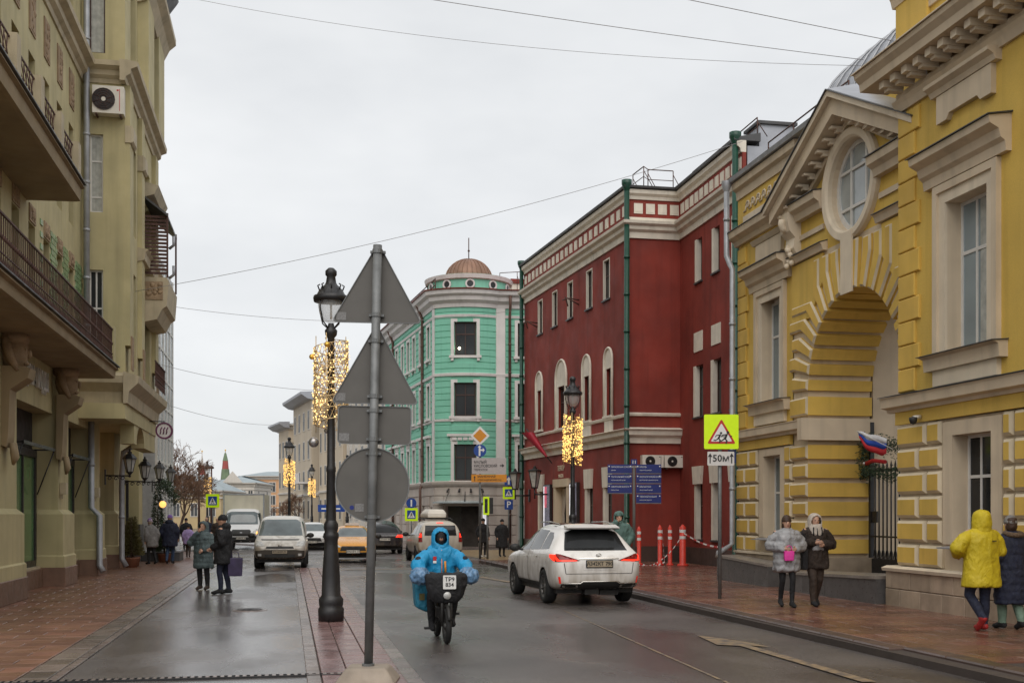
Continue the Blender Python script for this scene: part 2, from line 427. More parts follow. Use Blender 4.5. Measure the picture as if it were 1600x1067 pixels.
TMP = bpy.data.scenes.new('workbench')
def evaluated(me, mods):
    """mesh with modifiers applied, worked out in a side scene"""
    o = bpy.data.objects.new('w', me); TMP.collection.objects.link(o); extra = []
    for typ, kw in mods:
        m = o.modifiers.new('m', typ)
        for k, v in kw.items():
            if k == 'object': TMP.collection.objects.link(v); extra.append(v)
            setattr(m, k, v)
    vl = TMP.view_layers[0]; vl.update(); dg = vl.depsgraph
    out = bpy.data.meshes.new_from_object(o.evaluated_get(dg), preserve_all_data_layers=False, depsgraph=dg)
    for x in [o] + extra: bpy.data.objects.remove(x)
    return out
def text_mesh(s, size, ext=.002, align='CENTER', bold=False, sx=1.):
    cu = bpy.data.curves.new('t', 'FONT'); cu.body = s; cu.size = size; cu.align_x = align; cu.align_y = 'CENTER'; cu.extrude = ext
    if bold: cu.offset = size * .018
    cu.resolution_u = 2; cu.space_line = .95
    o = bpy.data.objects.new('t', cu); TMP.collection.objects.link(o); vl = TMP.view_layers[0]; vl.update(); dg = vl.depsgraph
    me = bpy.data.meshes.new_from_object(o.evaluated_get(dg)); bpy.data.objects.remove(o)
    if sx != 1: me.transform(Matrix.Scale(sx, 4, (1, 0, 0)))
    return me
def text(name, s, size, mat, parent, loc, rot, **kw):
    return link(name, text_mesh(s, size, **kw), mat, parent, loc, rot)

# ================================================================ ground, road, pavements
b = MB(); b.quad((-900, -60, -.06), (900, -60, -.06), (900, 1500, -.06), (-900, 1500, -.06)); struct('ground', b, 'ground')
def bend(s):                     # the street swings left beyond the crossing
    return 0 if s < 58 else -.0016 * (s - 58) ** 2 - .02 * (s - 58)
b = MB(); ss = list(range(-6, 60, 6)) + list(range(60, 260, 8)); vs = []
for s in ss: vs += [(-3.2 + bend(s) - (4 if s > 60 else 0), s, 0), (1.2 + bend(s), s, .012), (4.6 + bend(s), s, .02), (8.2 + bend(s), s, 0)]
fs = [(i * 4 + j, i * 4 + j + 1, i * 4 + j + 5, i * 4 + j + 4) for i in range(len(ss) - 1) for j in range(3)]
b.add(vs, fs); road = struct('road', b, 'asphalt')
b = MB(); b.quad((6, 56.5, .024), (40, 56.5, .024), (40, 63, .024), (4.5, 63, .024)); struct('side_street', b, 'asphalt')
b = MB()
for i in range(14): b.quad((-2.55, -4 + i * 4, .016), (.22, -4 + i * 4, .02), (.22, i * 4, .02), (-2.55, i * 4, .016))
struct('parking_lane', b, 'lane')
# far street floor right and left of the bend
b = MB(); b.quad((-60, 56, -.01), (-7, 56, -.01), (-7, 250, -.01), (-60, 250, -.01)); struct('far_pavement', b, 'lane')

def paver_mesh(w, l, h, c=.006, mat='joint'):
    m = MB(); m.add([(-w / 2, -l / 2, -h), (w / 2, -l / 2, -h), (w / 2, l / 2, -h), (-w / 2, l / 2, -h), (-w / 2, -l / 2, -c), (w / 2, -l / 2, -c), (w / 2, l / 2, -c), (-w / 2, l / 2, -c),
        (-w / 2 + c, -l / 2 + c, 0), (w / 2 - c, -l / 2 + c, 0), (w / 2 - c, l / 2 - c, 0), (-w / 2 + c, l / 2 - c, 0)],
        [(8, 9, 10, 11)] + [(i, (i + 1) % 4, 4 + (i + 1) % 4, 4 + i) for i in range(4)] + [(4 + i, 4 + (i + 1) % 4, 8 + (i + 1) % 4, 8 + i) for i in range(4)])
    me = m.mesh(); me.materials.append(MATS[mat]); return me
def pave(par, cells, w, l, mat, z, name='paving_slab', keep=300, gap=.012):
    """cells (x, y) sorted by nearness: the largest in view are slabs of their own, the rest one sheet of slabs"""
    me = paver_mesh(w - gap, l - gap, .05, .006, mat); rest = MB()
    for i, (x, y) in enumerate(cells):
        zz = z + random.uniform(-.002, .002)
        if i < keep: link(name, me, None, par, (x, y, zz), (random.uniform(-.003, .003), random.uniform(-.003, .003), 0))
        else:
            a, c = (w - gap) / 2, (l - gap) / 2
            rest.add([(x - a, y - c, zz), (x + a, y - c, zz), (x + a, y + c, zz), (x - a, y + c, zz)], [(0, 1, 2, 3)])
    if rest.v: rest.build('far_paving_slabs', mat, par, kind='stuff')

# left pavement of reddish slabs with a grey border band
b = MB(); b.box(-7.2, -2.56, 2, 64, -.05, .004); lp = struct('left_pavement', b, 'joint')
def bond(x0, n, w, y0, rows, l, shift=lambda y: 0.):
    full, half = [], []
    for j in range(rows):
        y = y0 + j * l; x = x0 + shift(y)
        if j % 2 == 0: full += [(x + w * (i + .5), y) for i in range(n)]
        else: full += [(x + w * (i + 1), y) for i in range(n - 1)]; half += [(x + w * .25, y), (x + w * (n - .25), y)]
    return full, half
full, half = bond(-6.54, 5, .7, 11.2, 122, .4)
pave(lp, full, .7, .4, 'paver_left', .024); pave(lp, half, .35, .4, 'paver_left', .024, 'half_slab')
pave(lp, [(-2.86, 11.3 + i * .6) for i in range(82)], .34, .6, 'paver_band', .024, 'border_slab')
pave(lp, [(-2.62, 11.3 + i * 1.) for i in range(49)], .12, 1., 'kerb_grey', .028, 'kerb_stone')
# narrow paved strip between the parking lane and the road
b = MB(); b.box(.2, 1.5, 6, 41.2, -.05, .012); st = struct('kerb_strip', b, 'joint')
pave(st, [(.29, 8.5 + i * 1.) for i in range(33)], .17, 1., 'kerb_grey', .036, 'kerb_stone')
pave(st, [(.535 + k * .31, 11 + i * .38) for i in range(79) for k in range(3)], .31, .38, 'paver_strip', .034)
pave(st, [(1.395, 8.5 + i * 1.) for i in range(33)], .2, 1., 'kerb_grey', .036, 'kerb_stone')
# right pavement, raised behind a dark granite kerb
b = MB(); b.prism([(7.82, 3), (16, 3), (16, 41.3), (13, 41.3), (11.5, 58), (7.2, 58), (7.3, 46), (7.6, 30)], -.05, .1, axis=2); rp = struct('right_pavement', b, 'joint')
full, half = bond(8.11, 5, .8, 12.7, 44, .4); f2, h2 = bond(8.11, 8, .8, 30.3, 34, .4, lambda y: -(y - 30) * .035)
pave(rp, full + f2, .8, .4, 'paver_right', .13); pave(rp, half + h2, .4, .4, 'paver_right', .13, 'half_slab')
kb = paver_mesh(.3, .985, .24, .02, 'kerb_dark'); kt = paver_mesh(.3, .985, .05, .006, 'paver_band')
for i in range(46):
    y = 3.5 + i; x = 7.95 + (.1 if y < 14.4 else 0) - (0 if y < 30 else (y - 30) * .035) + (.1 if y < 14.4 else 0)
    link('kerb_stone', kb, None, rp, (x, y, .134 if y > 14.4 else .142))
b = MB(); b.prism([(6.9, 44.2), (7.4, 44.2), (7.3, 47.0), (6.0, 60), (5.6, 60)], .0, .12, axis=2); b.build('corner_kerb', 'kerb_grey', rp)

b = MB(); b.prism([(7.5, 44.0), (12.4, 44.0), (11.4, 56.4), (6.6, 56.4), (7.25, 47)], .1, .128, axis=2); b.build('tan_paving', 'tan_paving', rp)
b = MB(); b.prism([(1, 62.6), (7.9, 62.0), (30, 62.0), (30, 80), (-6, 80)], -.02, .11, axis=2); struct('corner_pavement', b, 'kerb_grey')
# road paint, worn
def worn(name, polys, label=None):
    b = MB()
    for p in polys: b.add([(x, y, .026) for x, y in p], [tuple(range(len(p)))])
    return b.build(name, 'road_paint', road)
def paintmat():
    m = bpy.data.materials.new('road_paint'); m.use_nodes = True; nt = m.node_tree; n = nt.nodes; L = nt.links.new; MATS['road_paint'] = m
    g = n.new('ShaderNodeNewGeometry'); t = n.new('ShaderNodeTexNoise'); t.inputs['Scale'].default_value = 7; t.inputs['Detail'].default_value = 7; L(g.outputs['Position'], t.inputs['Vector'])
    r = n.new('ShaderNodeMapRange'); r.inputs[1].default_value = .36; r.inputs[2].default_value = .62; L(t.outputs[0], r.inputs[0])
    x = n.new('ShaderNodeMix'); x.data_type = 'RGBA'; x.inputs[6].default_value = (.12, .10, .09, 1); x.inputs[7].default_value = (.30, .215, .125, 1); L(r.outputs[0], x.inputs[0])
    b = n['Principled BSDF']; L(x.outputs[2], b.inputs['Base Color']); b.inputs['Roughness'].default_value = .45
paintmat()
worn('arrow_marking', [[(6.23, 17.03), (6.62, 15.9), (6.70, 15.3), (6.48, 15.55), (6.34, 15.5), (6.06, 15.7)], [(6.33, 15.5), (6.49, 15.54), (6.48, 11.9), (6.31, 11.9)]])
worn('centre_line', [[(5.27, 22), (5.295, 22), (4.84, 12.4), (4.80, 12.4)], [(4.80, 12.3), (4.84, 12.3), (4.5, 6), (4.45, 6)]])
worn('lane_marking', [[(5.5, 34.2), (5.75, 34.2), (6.15, 31.2), (5.95, 31.2)], [(5.35, 47), (5.47, 47), (5.5, 38), (5.38, 38)]])
worn('stop_line', [[(1.9, 39.0), (4.3, 39.2), (4.3, 39.6), (1.9, 39.4)]])

# manhole and slotted drain
t = root('manhole_cover', 'round iron manhole cover set in the parking lane asphalt', 'manhole cover', (-.74, 23.16, .02))
MB().lathe([(0, .012), (.27, .012), (.28, .006), (.34, .006), (.35, -.01)], k=28, sm=False).build('rim', 'kerb_grey', t)
b = MB(); [b.lathe([(r, .013), (r, .02), (r + .03, .02), (r + .03, .013)], k=24, sm=False) for r in (.06, .14, .22)]; b.build('ribs', 'iron', t)
t = root('drain_channel', 'long slotted drainage grate crossing the pavement and parking lane', 'drain', (-2.4, 13.62, .02))
b = MB(); b.box(-4.2, 3.3, -.07, -.055, 0, .022); b.box(-4.2, 3.3, .055, .07, 0, .022); b.box(-4.2, 3.3, -.055, .055, 0, .006); b.build('frame', 'iron', t)
sl = paver_mesh(.045, .11, .02, .003, 'kerb_grey')
for i in range(90): link('grate_bar', sl, None, t, (-4.15 + i * .083, 0, .024))

# ================================================================ left: olive art-nouveau house
lh = root('olive_house', 'olive stuccoed art nouveau house with iron balconies along left pavement', 'building', (-6.2, 36, 0))
F = FL(-6.3)       # recessed ground floor wall plane; n grows towards the street
# core behind everything
MB().box(-16, -6.66, 18, 56, 0, 21).build('core_wall', 'ochre', lh, local=False)
bays = [(20.8, 23.9), (27.2, 31.55), (33.3, 36.9), (38.6, 41.4)]           # shop-window bays between piers
piers = [(23.9, 27.2), (31.55, 33.3), (36.9, 38.6), (41.4, 43.2)]
# piers: shaft, sloped shoulder, base block, plinth stone
for k, (a, c) in enumerate(piers):
    b = MB(F)
    pz = [(.52, .60, .02), (.80, .60, .02), (.84, .56, .05), (1.9, .56, .05), (2.02, .42, .16), (5.7, .42, .16)]
    for (z0, n0, i0), (z1, n1, i1) in zip(pz[:-1], pz[1:]):
        v = [(a + i0, -.3, z0), (c - i0, -.3, z0), (c - i0, n0, z0), (a + i0, n0, z0), (a + i1, -.3, z1), (c - i1, -.3, z1), (c - i1, n1, z1), (a + i1, n1, z1)]
        b.add(v, [(0, 1, 5, 4), (1, 2, 6, 5), (2, 3, 7, 6), (3, 0, 4, 7), (4, 5, 6, 7), (0, 1, 2, 3)])
    b.build('pier', 'ochre', lh)
    MB(F).block(a - .01, c + .01, -.3, .63, .02, .52, .015).build('plinth_stone', 'plinth_brown', lh)
    if k < 3:                                                               # small wall lamp on every pier
        m = MB(F); u = a + .34; m.box(u, u + .3, .43, .58, 2.42, 2.72); m.box(u + .04, u + .1, .43, .5, 2.3, 2.42)
        m.build('wall_lamp', 'ochre_trim', lh)
# console with a carved head above the first two piers
def head_console(u):
    b = MB(F)
    prof = [(.4, 3.35), (.52, 3.3), (.56, 3.5), (.6, 4.5), (.95, 4.75), (1.0, 4.95), (.8, 5.0), (.42, 5.0)]
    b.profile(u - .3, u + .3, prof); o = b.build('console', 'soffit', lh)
    m = MB()
    m.ball((-6.3 + .62, u, 5.32), (.30, .26, .40), 14); m.ball((-6.3 + .6, u, 5.6), (.34, .33, .2), 14)
    m.ball((-6.3 + .93, u, 5.28), (.05, .04, .1), 8); m.ball((-6.3 + .86, u, 5.08), (.07, .09, .05), 8); m.ball((-6.3 + .80, u, 4.98), (.1, .1, .07), 8)
    for s in (-1, 1): m.ball((-6.3 + .88, u + s * .1, 5.36), (.03, .05, .03), 6); m.tube([(-6.3 + .5, u + s * .27, 5.6), (-6.3 + .6, u + s * .33, 5.2), (-6.3 + .75, u + s * .27, 4.9)], [.1, .09, .05], 8)
    m.build('carved_head', 'stone_relief', lh, local=False)
    m = MB()
    for s in (-1, 0, 1): m.tube([(-6.3 + .6, u + s * .13, 3.4), (-6.3 + .64, u + s * .1, 3.1), (-6.3 + .6, u, 2.95)], [.05, .07, .03], 8)
    m.build('tassel', 'soffit', lh, local=False)
head_console(25.9); head_console(31.8)
# shop bays: brown dado, dark frame, glass, fanlight, sloped lintel
for k, (a, c) in enumerate(bays):
    if k == 3: continue
    d0 = MB(F).block(a, c, -.3, .08, .02, .5, .012).build('dado_stone', 'plinth_brown', lh)
    MB(F).box(a, c, -.3, .02, .5, .56).build('ledge', 'ochre_trim', lh)
    w = MB(F); n = -.08; w.box(a, c, n - .1, n, .56, .72); w.box(a, c, n - .1, n + .02, 3.35, 3.55); w.box(c - .14, c, n - .1, n + .01, .72, 3.35); w.box(a, a + .14, n - .1, n + .01, .72, 3.35)
    for t in (.33, .66): w.box(a + (c - a) * t - .05, a + (c - a) * t + .05, n - .1, n, .72, 3.35)
    wo = w.build('shop_window', 'dark_frame', lh)
    MB(F).box(a, c, n - .06, n - .04, .72, 3.35).build('pane', 'shop_reflect_green', wo)  # the green of the pane imitates what the glass reflects
    MB(F).box(a + .3, c - .6, n - .2, n - .15, .72, 3.3).build('yellow_reflection', 'shop_reflect_yellow', wo)  # added glowing sheet that imitates a yellow reflection
    MB(F).box(a, c, n - .14, n - .1, 3.55, 4.5).build('fanlight', 'interior_dark', lh)
    MB(F).box(a - .1, c + .1, -.3, .3, 4.5, 5.7).build('lintel', 'ochre', lh)
    # folded awning arms
    m = MB(F)
    for u in (a + .5, c - .3):
        m.box(u - .02, u + .02, -.06, .42, 3.52, 3.56); m.tube([(u, .42, 3.54), (u, .0, 2.4)], .018, 6)
    m.box(a + .48, c - .28, .4, .44, 3.5, 3.58); m.build('awning_arm', 'dark_frame', lh)
# fill the first bays beyond view
MB(F).box(18, 20.8, -.3, .4, 0, 5.7).build('pier', 'ochre', lh)
# lower balcony: slab with moulded edge, soffit, rail
def slab(z, u0, u1, n1, t=.3):
    G = FL(-5.95)
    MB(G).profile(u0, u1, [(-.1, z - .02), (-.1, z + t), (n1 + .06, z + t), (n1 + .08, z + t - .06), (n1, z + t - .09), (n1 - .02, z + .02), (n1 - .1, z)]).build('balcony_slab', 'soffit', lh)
    MB(G).profile(u0, u1, [(n1 - .06, z + t + .005), (n1 - .06, z + t + .05), (n1 + .12, z + t + .035), (n1 + .12, z + t + .005)]).build('balcony_edge', 'roof_dark', lh)
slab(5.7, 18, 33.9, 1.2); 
def railing(z, u0, u1, n, h=1.0, step=.155):
    G = FL(-5.95); o = MB(G)
    o.box(u0, u1, n - .02, n + .02, z + h, z + h + .035); o.box(u0, u1, n - .012, n + .012, z + .08, z + .1); o.box(u0, u1, n - .012, n + .012, z + .33, z + .35)
    ra = o.build('railing', 'rust_iron', lh)
    bar = MB(); bar.tube([(0, 0, .08), (0, 0, h)], .012, 5, cap=False); bar.ball((0, 0, h * .62), (.028, .028, .05), 6)
    bar.tube([(0, -.07, .11), (0, .0, .32), (0, .07, .11)], .01, 4, cap=False); bm_ = bar.mesh(); bm_.materials.append(MATS['rust_iron'])
    ru = top_of(ra).location
    for i in range(int((u1 - u0) / step)):
        u = u0 + step * (i + .5); p = G(u, n, z); link('baluster', bm_, None, ra, (p[0] - ru[0], p[1] - ru[1], p[2]))
railing(6.03, 20, 33.85, 1.14)
MB().box(-4.88, -4.76, 33.7, 33.95, 6.03, 7.15).build('end_post', 'ochre', lh, local=False)
# upper balcony with stone posts and iron panels
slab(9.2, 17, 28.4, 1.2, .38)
G = FL(-5.95); post = []
for i in range(6):
    u = 28.2 - i * 2.05
    MB(G).box(u - .16, u + .16, .96, 1.2, 9.63, 10.5).build('balcony_post', 'ochre_trim', lh)
    if i < 5:
        m = MB(G); m.box(u - 1.9, u - .16, 1.05, 1.08, 10.4, 10.43); m.box(u - 1.9, u - .16, 1.06, 1.08, 9.7, 9.72)
        for j in range(7): m.tube([(u - .3 - j * .24, 1.07, 9.7), (u - .42 - j * .24, 1.07, 10.05), (u - .3 - j * .24, 1.07, 10.4)], .014, 4); m.tube([(u - .3 - j * .24, 1.07, 10.05), (u - .54 - j * .24, 1.07, 10.3)], .01, 4)
        m.build('iron_panel', 'rust_iron', lh)
# main upper wall with windows in five columns
G = FL(-5.95); cols = [22.2 + i * 1.68 for i in range(8)]
holes = []
for u in cols: holes += [(u - .36, u + .36, 6.05, 8.75, .45), (u - .36, u + .36, 10.0, 12.75, .4), (u - .36, u + .36, 16.0, 18.6, .35)]
wall(G, 18, 35.7, 5.7, 21, holes).build('wall', 'ochre', lh)
for i, u in enumerate(cols):
    window(G, lh, u - .36, u + .36, 6.05, 8.75, -.42, 'brown_frame', 'glass', (.5,), (.68,))
    window(G, lh, u - .36, u + .36, 10.0, 12.75, -.38, 'brown_frame', 'glass', (.5,), (.68,))
    window(G, lh, u - .36, u + .36, 16.0, 18.6, -.33, 'brown_frame', 'glass', (.5,), (.68,), curtain=[(.1, .4)])
    for z0, z1 in ((8.78, 9.18), (13.25, 14.25)):
        m = MB(G); m.box(u - .34, u + .34, .0, .03, z0, z1)
        m.build('relief_panel', 'stone_relief', lh)
        c = MB(); c.box(-5.945, -5.912, u - .28, u + .28, z0 + .06, z1 - .06)
        for q in range(14):
            p = G(u + random.uniform(-.22, .22), .032, random.uniform(z0 + .1, z1 - .1)); c.ball(p, (.035, random.uniform(.05, .1), random.uniform(.05, .1)), 6)
        c.build('carving', 'stone_relief', lh, local=False)
# green glazed tiles on the last bay of the second floor
tile = MB(); tile.add([(-.012, -.145, -.07), (.012, -.14, -.065), (.012, .14, -.065), (-.012, .145, -.07), (-.012, -.145, .07), (.012, -.14, .065), (.012, .14, .065), (-.012, .145, .07)], [(1, 2, 6, 5), (0, 1, 5, 4), (2, 3, 7, 6), (4, 5, 6, 7), (0, 3, 2, 1)])
tm = tile.mesh(); tm.materials.append(MATS['tile_green']); loc = lh.location
for j in range(20):
    z = 6.2 + j * .15
    for i in range(21):
        u = 30.1 + i * .3 - (.15 if j % 2 else 0)
        if any(abs(u - c) < .36 + .15 for c in cols) or u > 35.5: continue
        p = G(u, .014, z); link('glazed_tile', tm, None, lh, (p[0] - loc[0], p[1] - loc[1], p[2]))
# cornice at the foot of the fourth floor, runs on round the bay
prof = lambda z, n=0.: [(n - .1, z), (n + .05, z), (n + .08, z + .12), (n + .2, z + .2), (n + .22, z + .34), (n + .4, z + .42), (n + .42, z + .56), (n - .1, z + .62)]
MB(G).profile(18, 35.65, prof(14.6)).build('cornice', 'ochre_trim', lh)
# ---- projecting bay
B = FS(35.7)
hs = [(-5.74, -5.36, 10.8, 13.1, .18), (-5.76, -5.36, 6.15, 9.1, .18), (-5.76, -5.3, 15.5, 18.9, .16)]
wall(B, -5.95, -4.74, 5.1, 20.5, hs).build('bay_side', 'ochre', lh)
window(B, lh, -5.74, -5.36, 10.8, 13.1, -.1, 'white_frame', 'glass_blue', (), (.66, .2), .05, curtain=[(.1, .9)])
window(B, lh, -5.76, -5.36, 6.15, 9.1, -.1, 'white_frame', 'glass', (.5,), (.62,), .05)
window(B, lh, -5.76, -5.3, 15.5, 18.9, -.1, 'brown_frame', 'glass_blue', (), (.7,), .05, curtain=[(.1, .9)])
S2 = FL(-4.74)
hs = [(36.9, 38.2, 10.6, 13.3, .3), (36.9, 38.2, 6.5, 9.4, .3), (36.9, 38.2, 15.8, 18.5, .3), (39.9, 41.9, 10.7, 13.6, .4), (39.9, 41.9, 6.3, 9.3, .4), (39.9, 41.9, 15.6, 18.2, .3)]
wall(S2, 35.7, 43.4, 5.1, 20.5, hs).build('bay_front', 'ochre', lh)
for h in hs: window(S2, lh, h[0], h[1], h[2], h[3], -.25, 'white_frame' if h[0] > 39 else 'brown_frame', 'glass', (.5,), (.65,))
MB(FS(43.4)).quad((-6.6, 0, 4.72), (-4.74, 0, 4.72), (-4.74, 0, 20.5), (-6.6, 0, 20.5)).build('bay_side', 'ochre', lh)
MB(B).profile(-5.9, -4.74, prof(14.6)).build('cornice', 'ochre_trim', lh)
MB(S2).profile(35.28, 43.6, prof(14.6)).build('cornice', 'ochre_trim', lh)
MB(S2).profile(38.55, 43.7, [(.0, 10.0), (.22, 10.06), (.25, 10.3), (.34, 10.4), (0, 10.45)]).build('string_course', 'ochre_trim', lh)
for (u0, u1) in ((35.72, 36.5), (38.6, 39.3), (42.5, 43.38)):                # flat pilasters with capitals
    MB(S2).box(u0, u1, 0, .14, 6.9, 14.6).build('pilaster', 'ochre', lh)
    MB(S2).block(u0 - .04, u1 + .04, .0, .24, 12.9, 13.4, .06).build('capital', 'ochre_trim', lh)
    m = MB(S2); m.box(u0 + .15, u1 - .15, .14, .18, 6.2, 7.2); m.build('relief_panel', 'stone_relief', lh)
for (u0, u1) in ((38.6, 40.2), (41.6, 43.4)): MB(S2).box(u0, u1, .0, .34, 15.3, 20.3).build('upper_pier', 'ochre', lh)
MB(S2).profile(38.5, 43.7, [(0, 18.3), (.3, 18.4), (.5, 18.8), (.72, 19.0), (.72, 19.2), (0, 19.3)]).build('upper_cornice', 'ochre_trim', lh)
MB(S2).profile(39.2, 43.9, [(0, 20.0), (.4, 20.1), (.75, 20.6), (.8, 20.7), (-2, 23.5), (-2.2, 20)]).build('eaves', 'roof_dark', lh)
MB(S2).profile(40.5, 43.5, [(0, 12.6), (.3, 12.7), (.45, 13.0), (0, 13.1)]).build('window_hood', 'ochre_trim', lh)
# moulded foot of the bay
b = MB(); Q = [(.0, 5.15), (.12, 5.15), (.16, 5.5), (.42, 5.75), (.45, 5.95), (.1, 6.05), (0, 6.1)]
MB(S2).profile(35.3, 43.4, Q).build('bay_foot', 'ochre_trim', lh); MB(B).profile(-6.0, -4.75, Q).build('bay_foot', 'ochre_trim', lh)
MB(S2).box(35.35, 43.4, -1.6, .05, 4.7, 5.15).build('bay_soffit', 'ochre', lh)
# arch bracket under the bay's far half
m = MB(S2); 
arc = [(39.2 + 1.0 * math.cos(a), 4.1 + .62 * math.sin(a)) for a in [math.pi * i / 12 for i in range(13)]]
m.prism([(37.6, 4.72), (37.6, 4.1), (38.2, 4.1)] + arc[::-1] + [(40.2, 4.1), (43.3, 4.1), (43.3, 4.72)], -.4, .02); m.build('arched_lintel', 'ochre', lh)
# small balcony with tiled canopy on the bay
t = MB(); t.prism([(-4.74, 9.8), (-3.98, 9.8), (-3.92, 9.7), (-3.98, 8.85), (-4.12, 8.75), (-4.3, 8.4), (-4.74, 8.3)], 40.0, 43.0)
t.build('small_balcony', 'ochre_trim', lh, local=False)
m = MB(); m.box(-4.66, -4.1, 39.97, 40.0, 9.05, 9.65); [m.ball((-4.38 + random.uniform(-.2, .2), 39.97, 9.35 + random.uniform(-.2, .2)), (.08, .03, .08), 6) for _ in range(10)]; m.build('relief_panel', 'stone_relief', lh, local=False)
can = MB(); can.add([(-4.74, 39.8, 12.5), (-4.74, 43.3, 12.5), (-3.95, 43.3, 11.9), (-3.95, 39.8, 11.9), (-4.74, 39.8, 12.42), (-4.74, 43.3, 12.42), (-3.95, 43.3, 11.82), (-3.95, 39.8, 11.82)], [(0, 1, 2, 3), (4, 7, 6, 5), (3, 2, 6, 7), (0, 3, 7, 4)])
can.build('canopy', 'roof_dark', lh, local=False)
for i in range(16): MB().box(-4.72, -3.992, 40.0, 40.04, 9.9 + i * .125, 9.98 + i * .125).build('louvre_slat', 'rust_iron', lh, local=False)
for s in (40.02, 43.0): MB().box(-3.99, -3.93, s - .03, s + .03, 9.8, 11.95).build('canopy_post', 'rust_iron', lh, local=False)
for z in (9.9, 10.9): m = MB(); m.tube([(-3.95, 40.6, z), (-3.8, 40.5, z + .1), (-3.8, 40.5, z + .4)], .05, 8); m.build('vent_spout', 'zinc', lh, local=False)
railing(6.1, 40.0, 43.2, 1.6, .9)
# ground floor beyond: entrance recess in brick, corner pillar
MB(F).box(43.2, 52.4, -.3, .1, 4.1, 5.7).build('lintel', 'ochre', lh)
MB(F).box(43.2, 44.0, -.3, .3, .02, 4.1).build('pier', 'ochre', lh)
MB(F).box(47.6, 48.6, -.3, .5, .02, 5.0).build('pier', 'ochre', lh); MB(F).box(47.55, 48.65, -.3, .56, .02, 1.5).build('plinth_stone', 'granite', lh)
bb = MB(); bb.box(-.03, .03, -.12, .12, -.035, .035); br = bb.mesh(); br.materials.append(MATS['brick_red'])
for j in range(36):
    for i in range(8):
        p = F(39.15 + i * .26 + (.13 if j % 2 else 0), -.03, .3 + j * .083)
        link('brick', br, None, lh, (p[0] - loc[0], p[1] - loc[1], p[2]))
MB(F).box(38.6, 41.4, -.3, -.02, 3.3, 4.7).build('fanlight', 'interior_warm', lh); MB(F).box(38.6, 39.0, -.3, -.02, .02, 3.3).build('door', 'dark_frame', lh)
b = MB(F); b.box(45.0, 45.12, .1, .2, .02, 3.1); b.box(46.9, 47.02, .1, .2, .02, 3.1); b.box(45.0, 47.02, .1, .2, 3.1, 3.22); d = b.build('door', 'dark_frame', lh)
MB(F).box(45.1, 46.9, .0, .05, .05, 3.1).build('pane', 'glass', d); MB(F).box(45.4, 46.0, .12, .13, 1.6, 2.3).build('notice', 'white_plastic', d)
# letters over the shop
lt = root('shop_lettering', 'pale metal letters above the first shop window on the olive house', 'lettering', (-5.95, 29.35, 5.15))
for i, ch in enumerate('ДОМ МОДЫ'):
    if ch == ' ': continue
    text('letter', ch, .62, 'white_frame', lt, (.02, -1.15 + i * .33, 0), (R(90), 0, R(90)), ext=.03, bold=True, sx=.62)
MB().box(-.02, .0, -1.5, 1.6, -.12, -.06).build('mounting_rail', 'dark_frame', lt)
# downpipes
downpipe(lh, [(-5.78, 35.45, 20), (-5.78, 35.45, 14.4), (-5.78, 35.45, 6.0)], .085)
downpipe(lh, [(-5.86, 36.75, 4.7), (-5.86, 36.75, 2.1), (-5.62, 36.75, 1.85), (-5.62, 36.75, .35), (-5.5, 36.7, .15)], .09)
downpipe(lh, [(-4.75, 41.6, 4.75), (-5.0, 41.5, 4.4), (-5.5, 41.0, 4.0), (-5.55, 41.0, 3.2), (-5.55, 41.0, .4), (-5.4, 41.0, .12)], .09)
# air conditioner
def ac_unit(name, label, loc, w, h, d, rotz=0., group=None):
    t = root(name, label, 'air conditioner', loc, rotz, group)
    b = MB(); b.box(-w / 2, w / 2, -d, 0, 0, h); b.build('case', 'white_plastic', t)
    c = (-w * .14, -d - .004, h / 2); r = h * .4
    m = MB(); m.prism([(c[0] + r * math.cos(a), c[2] + r * math.sin(a)) for a in [2 * math.pi * i / 24 for i in range(24)]], -d - .004, -d + .01); m.build('fan_opening', 'dark_frame', t)
    m = MB()
    for rr in (r, r * .8, r * .6, r * .4):
        pts = [(c[0] + rr * math.cos(a), -d - .018, c[2] + rr * math.sin(a)) for a in [2 * math.pi * i / 20 for i in range(21)]]; m.tube(pts, .008, 4, cap=False)
    for q in range(8): a = q * math.pi / 4; m.tube([(c[0] + .06 * math.cos(a), -d - .018, c[2] + .06 * math.sin(a)), (c[0] + r * math.cos(a + .35), -d - .018, c[2] + r * math.sin(a + .35))], .007, 4)
    m.build('grille', 'rust_iron' if h > .6 else 'dark_frame', t)
    MB().lathe([(0, 0), (r * .2, 0)], k=12, sm=False).build('hub', 'white_plastic', t).matrix_local = Matrix.Translation((c[0], -d - .022, c[2])) @ Matrix.Rotation(R(90), 4, 'X')
    m = MB(); m.box(w * .36, w * .38, -d - .004, -d + .02, h * .1, h * .9); m.box(w * .28, w * .34, -d - .005, -d, h * .82, h * .88); m.build('panel_seam', 'red_sign' if h > .6 else 'dark_frame', t)
    m = MB(); m.box(-w * .4, -w * .36, -d, .0, -.06, 0); m.box(w * .36, w * .4, -d, .0, -.06, 0); m.build('bracket', 'rust_iron', t)
    return t
ac_unit('air_conditioner', 'large white air conditioner high on the olive house bay', (-5.17, 35.68, 13.62), .88, .8, .35)
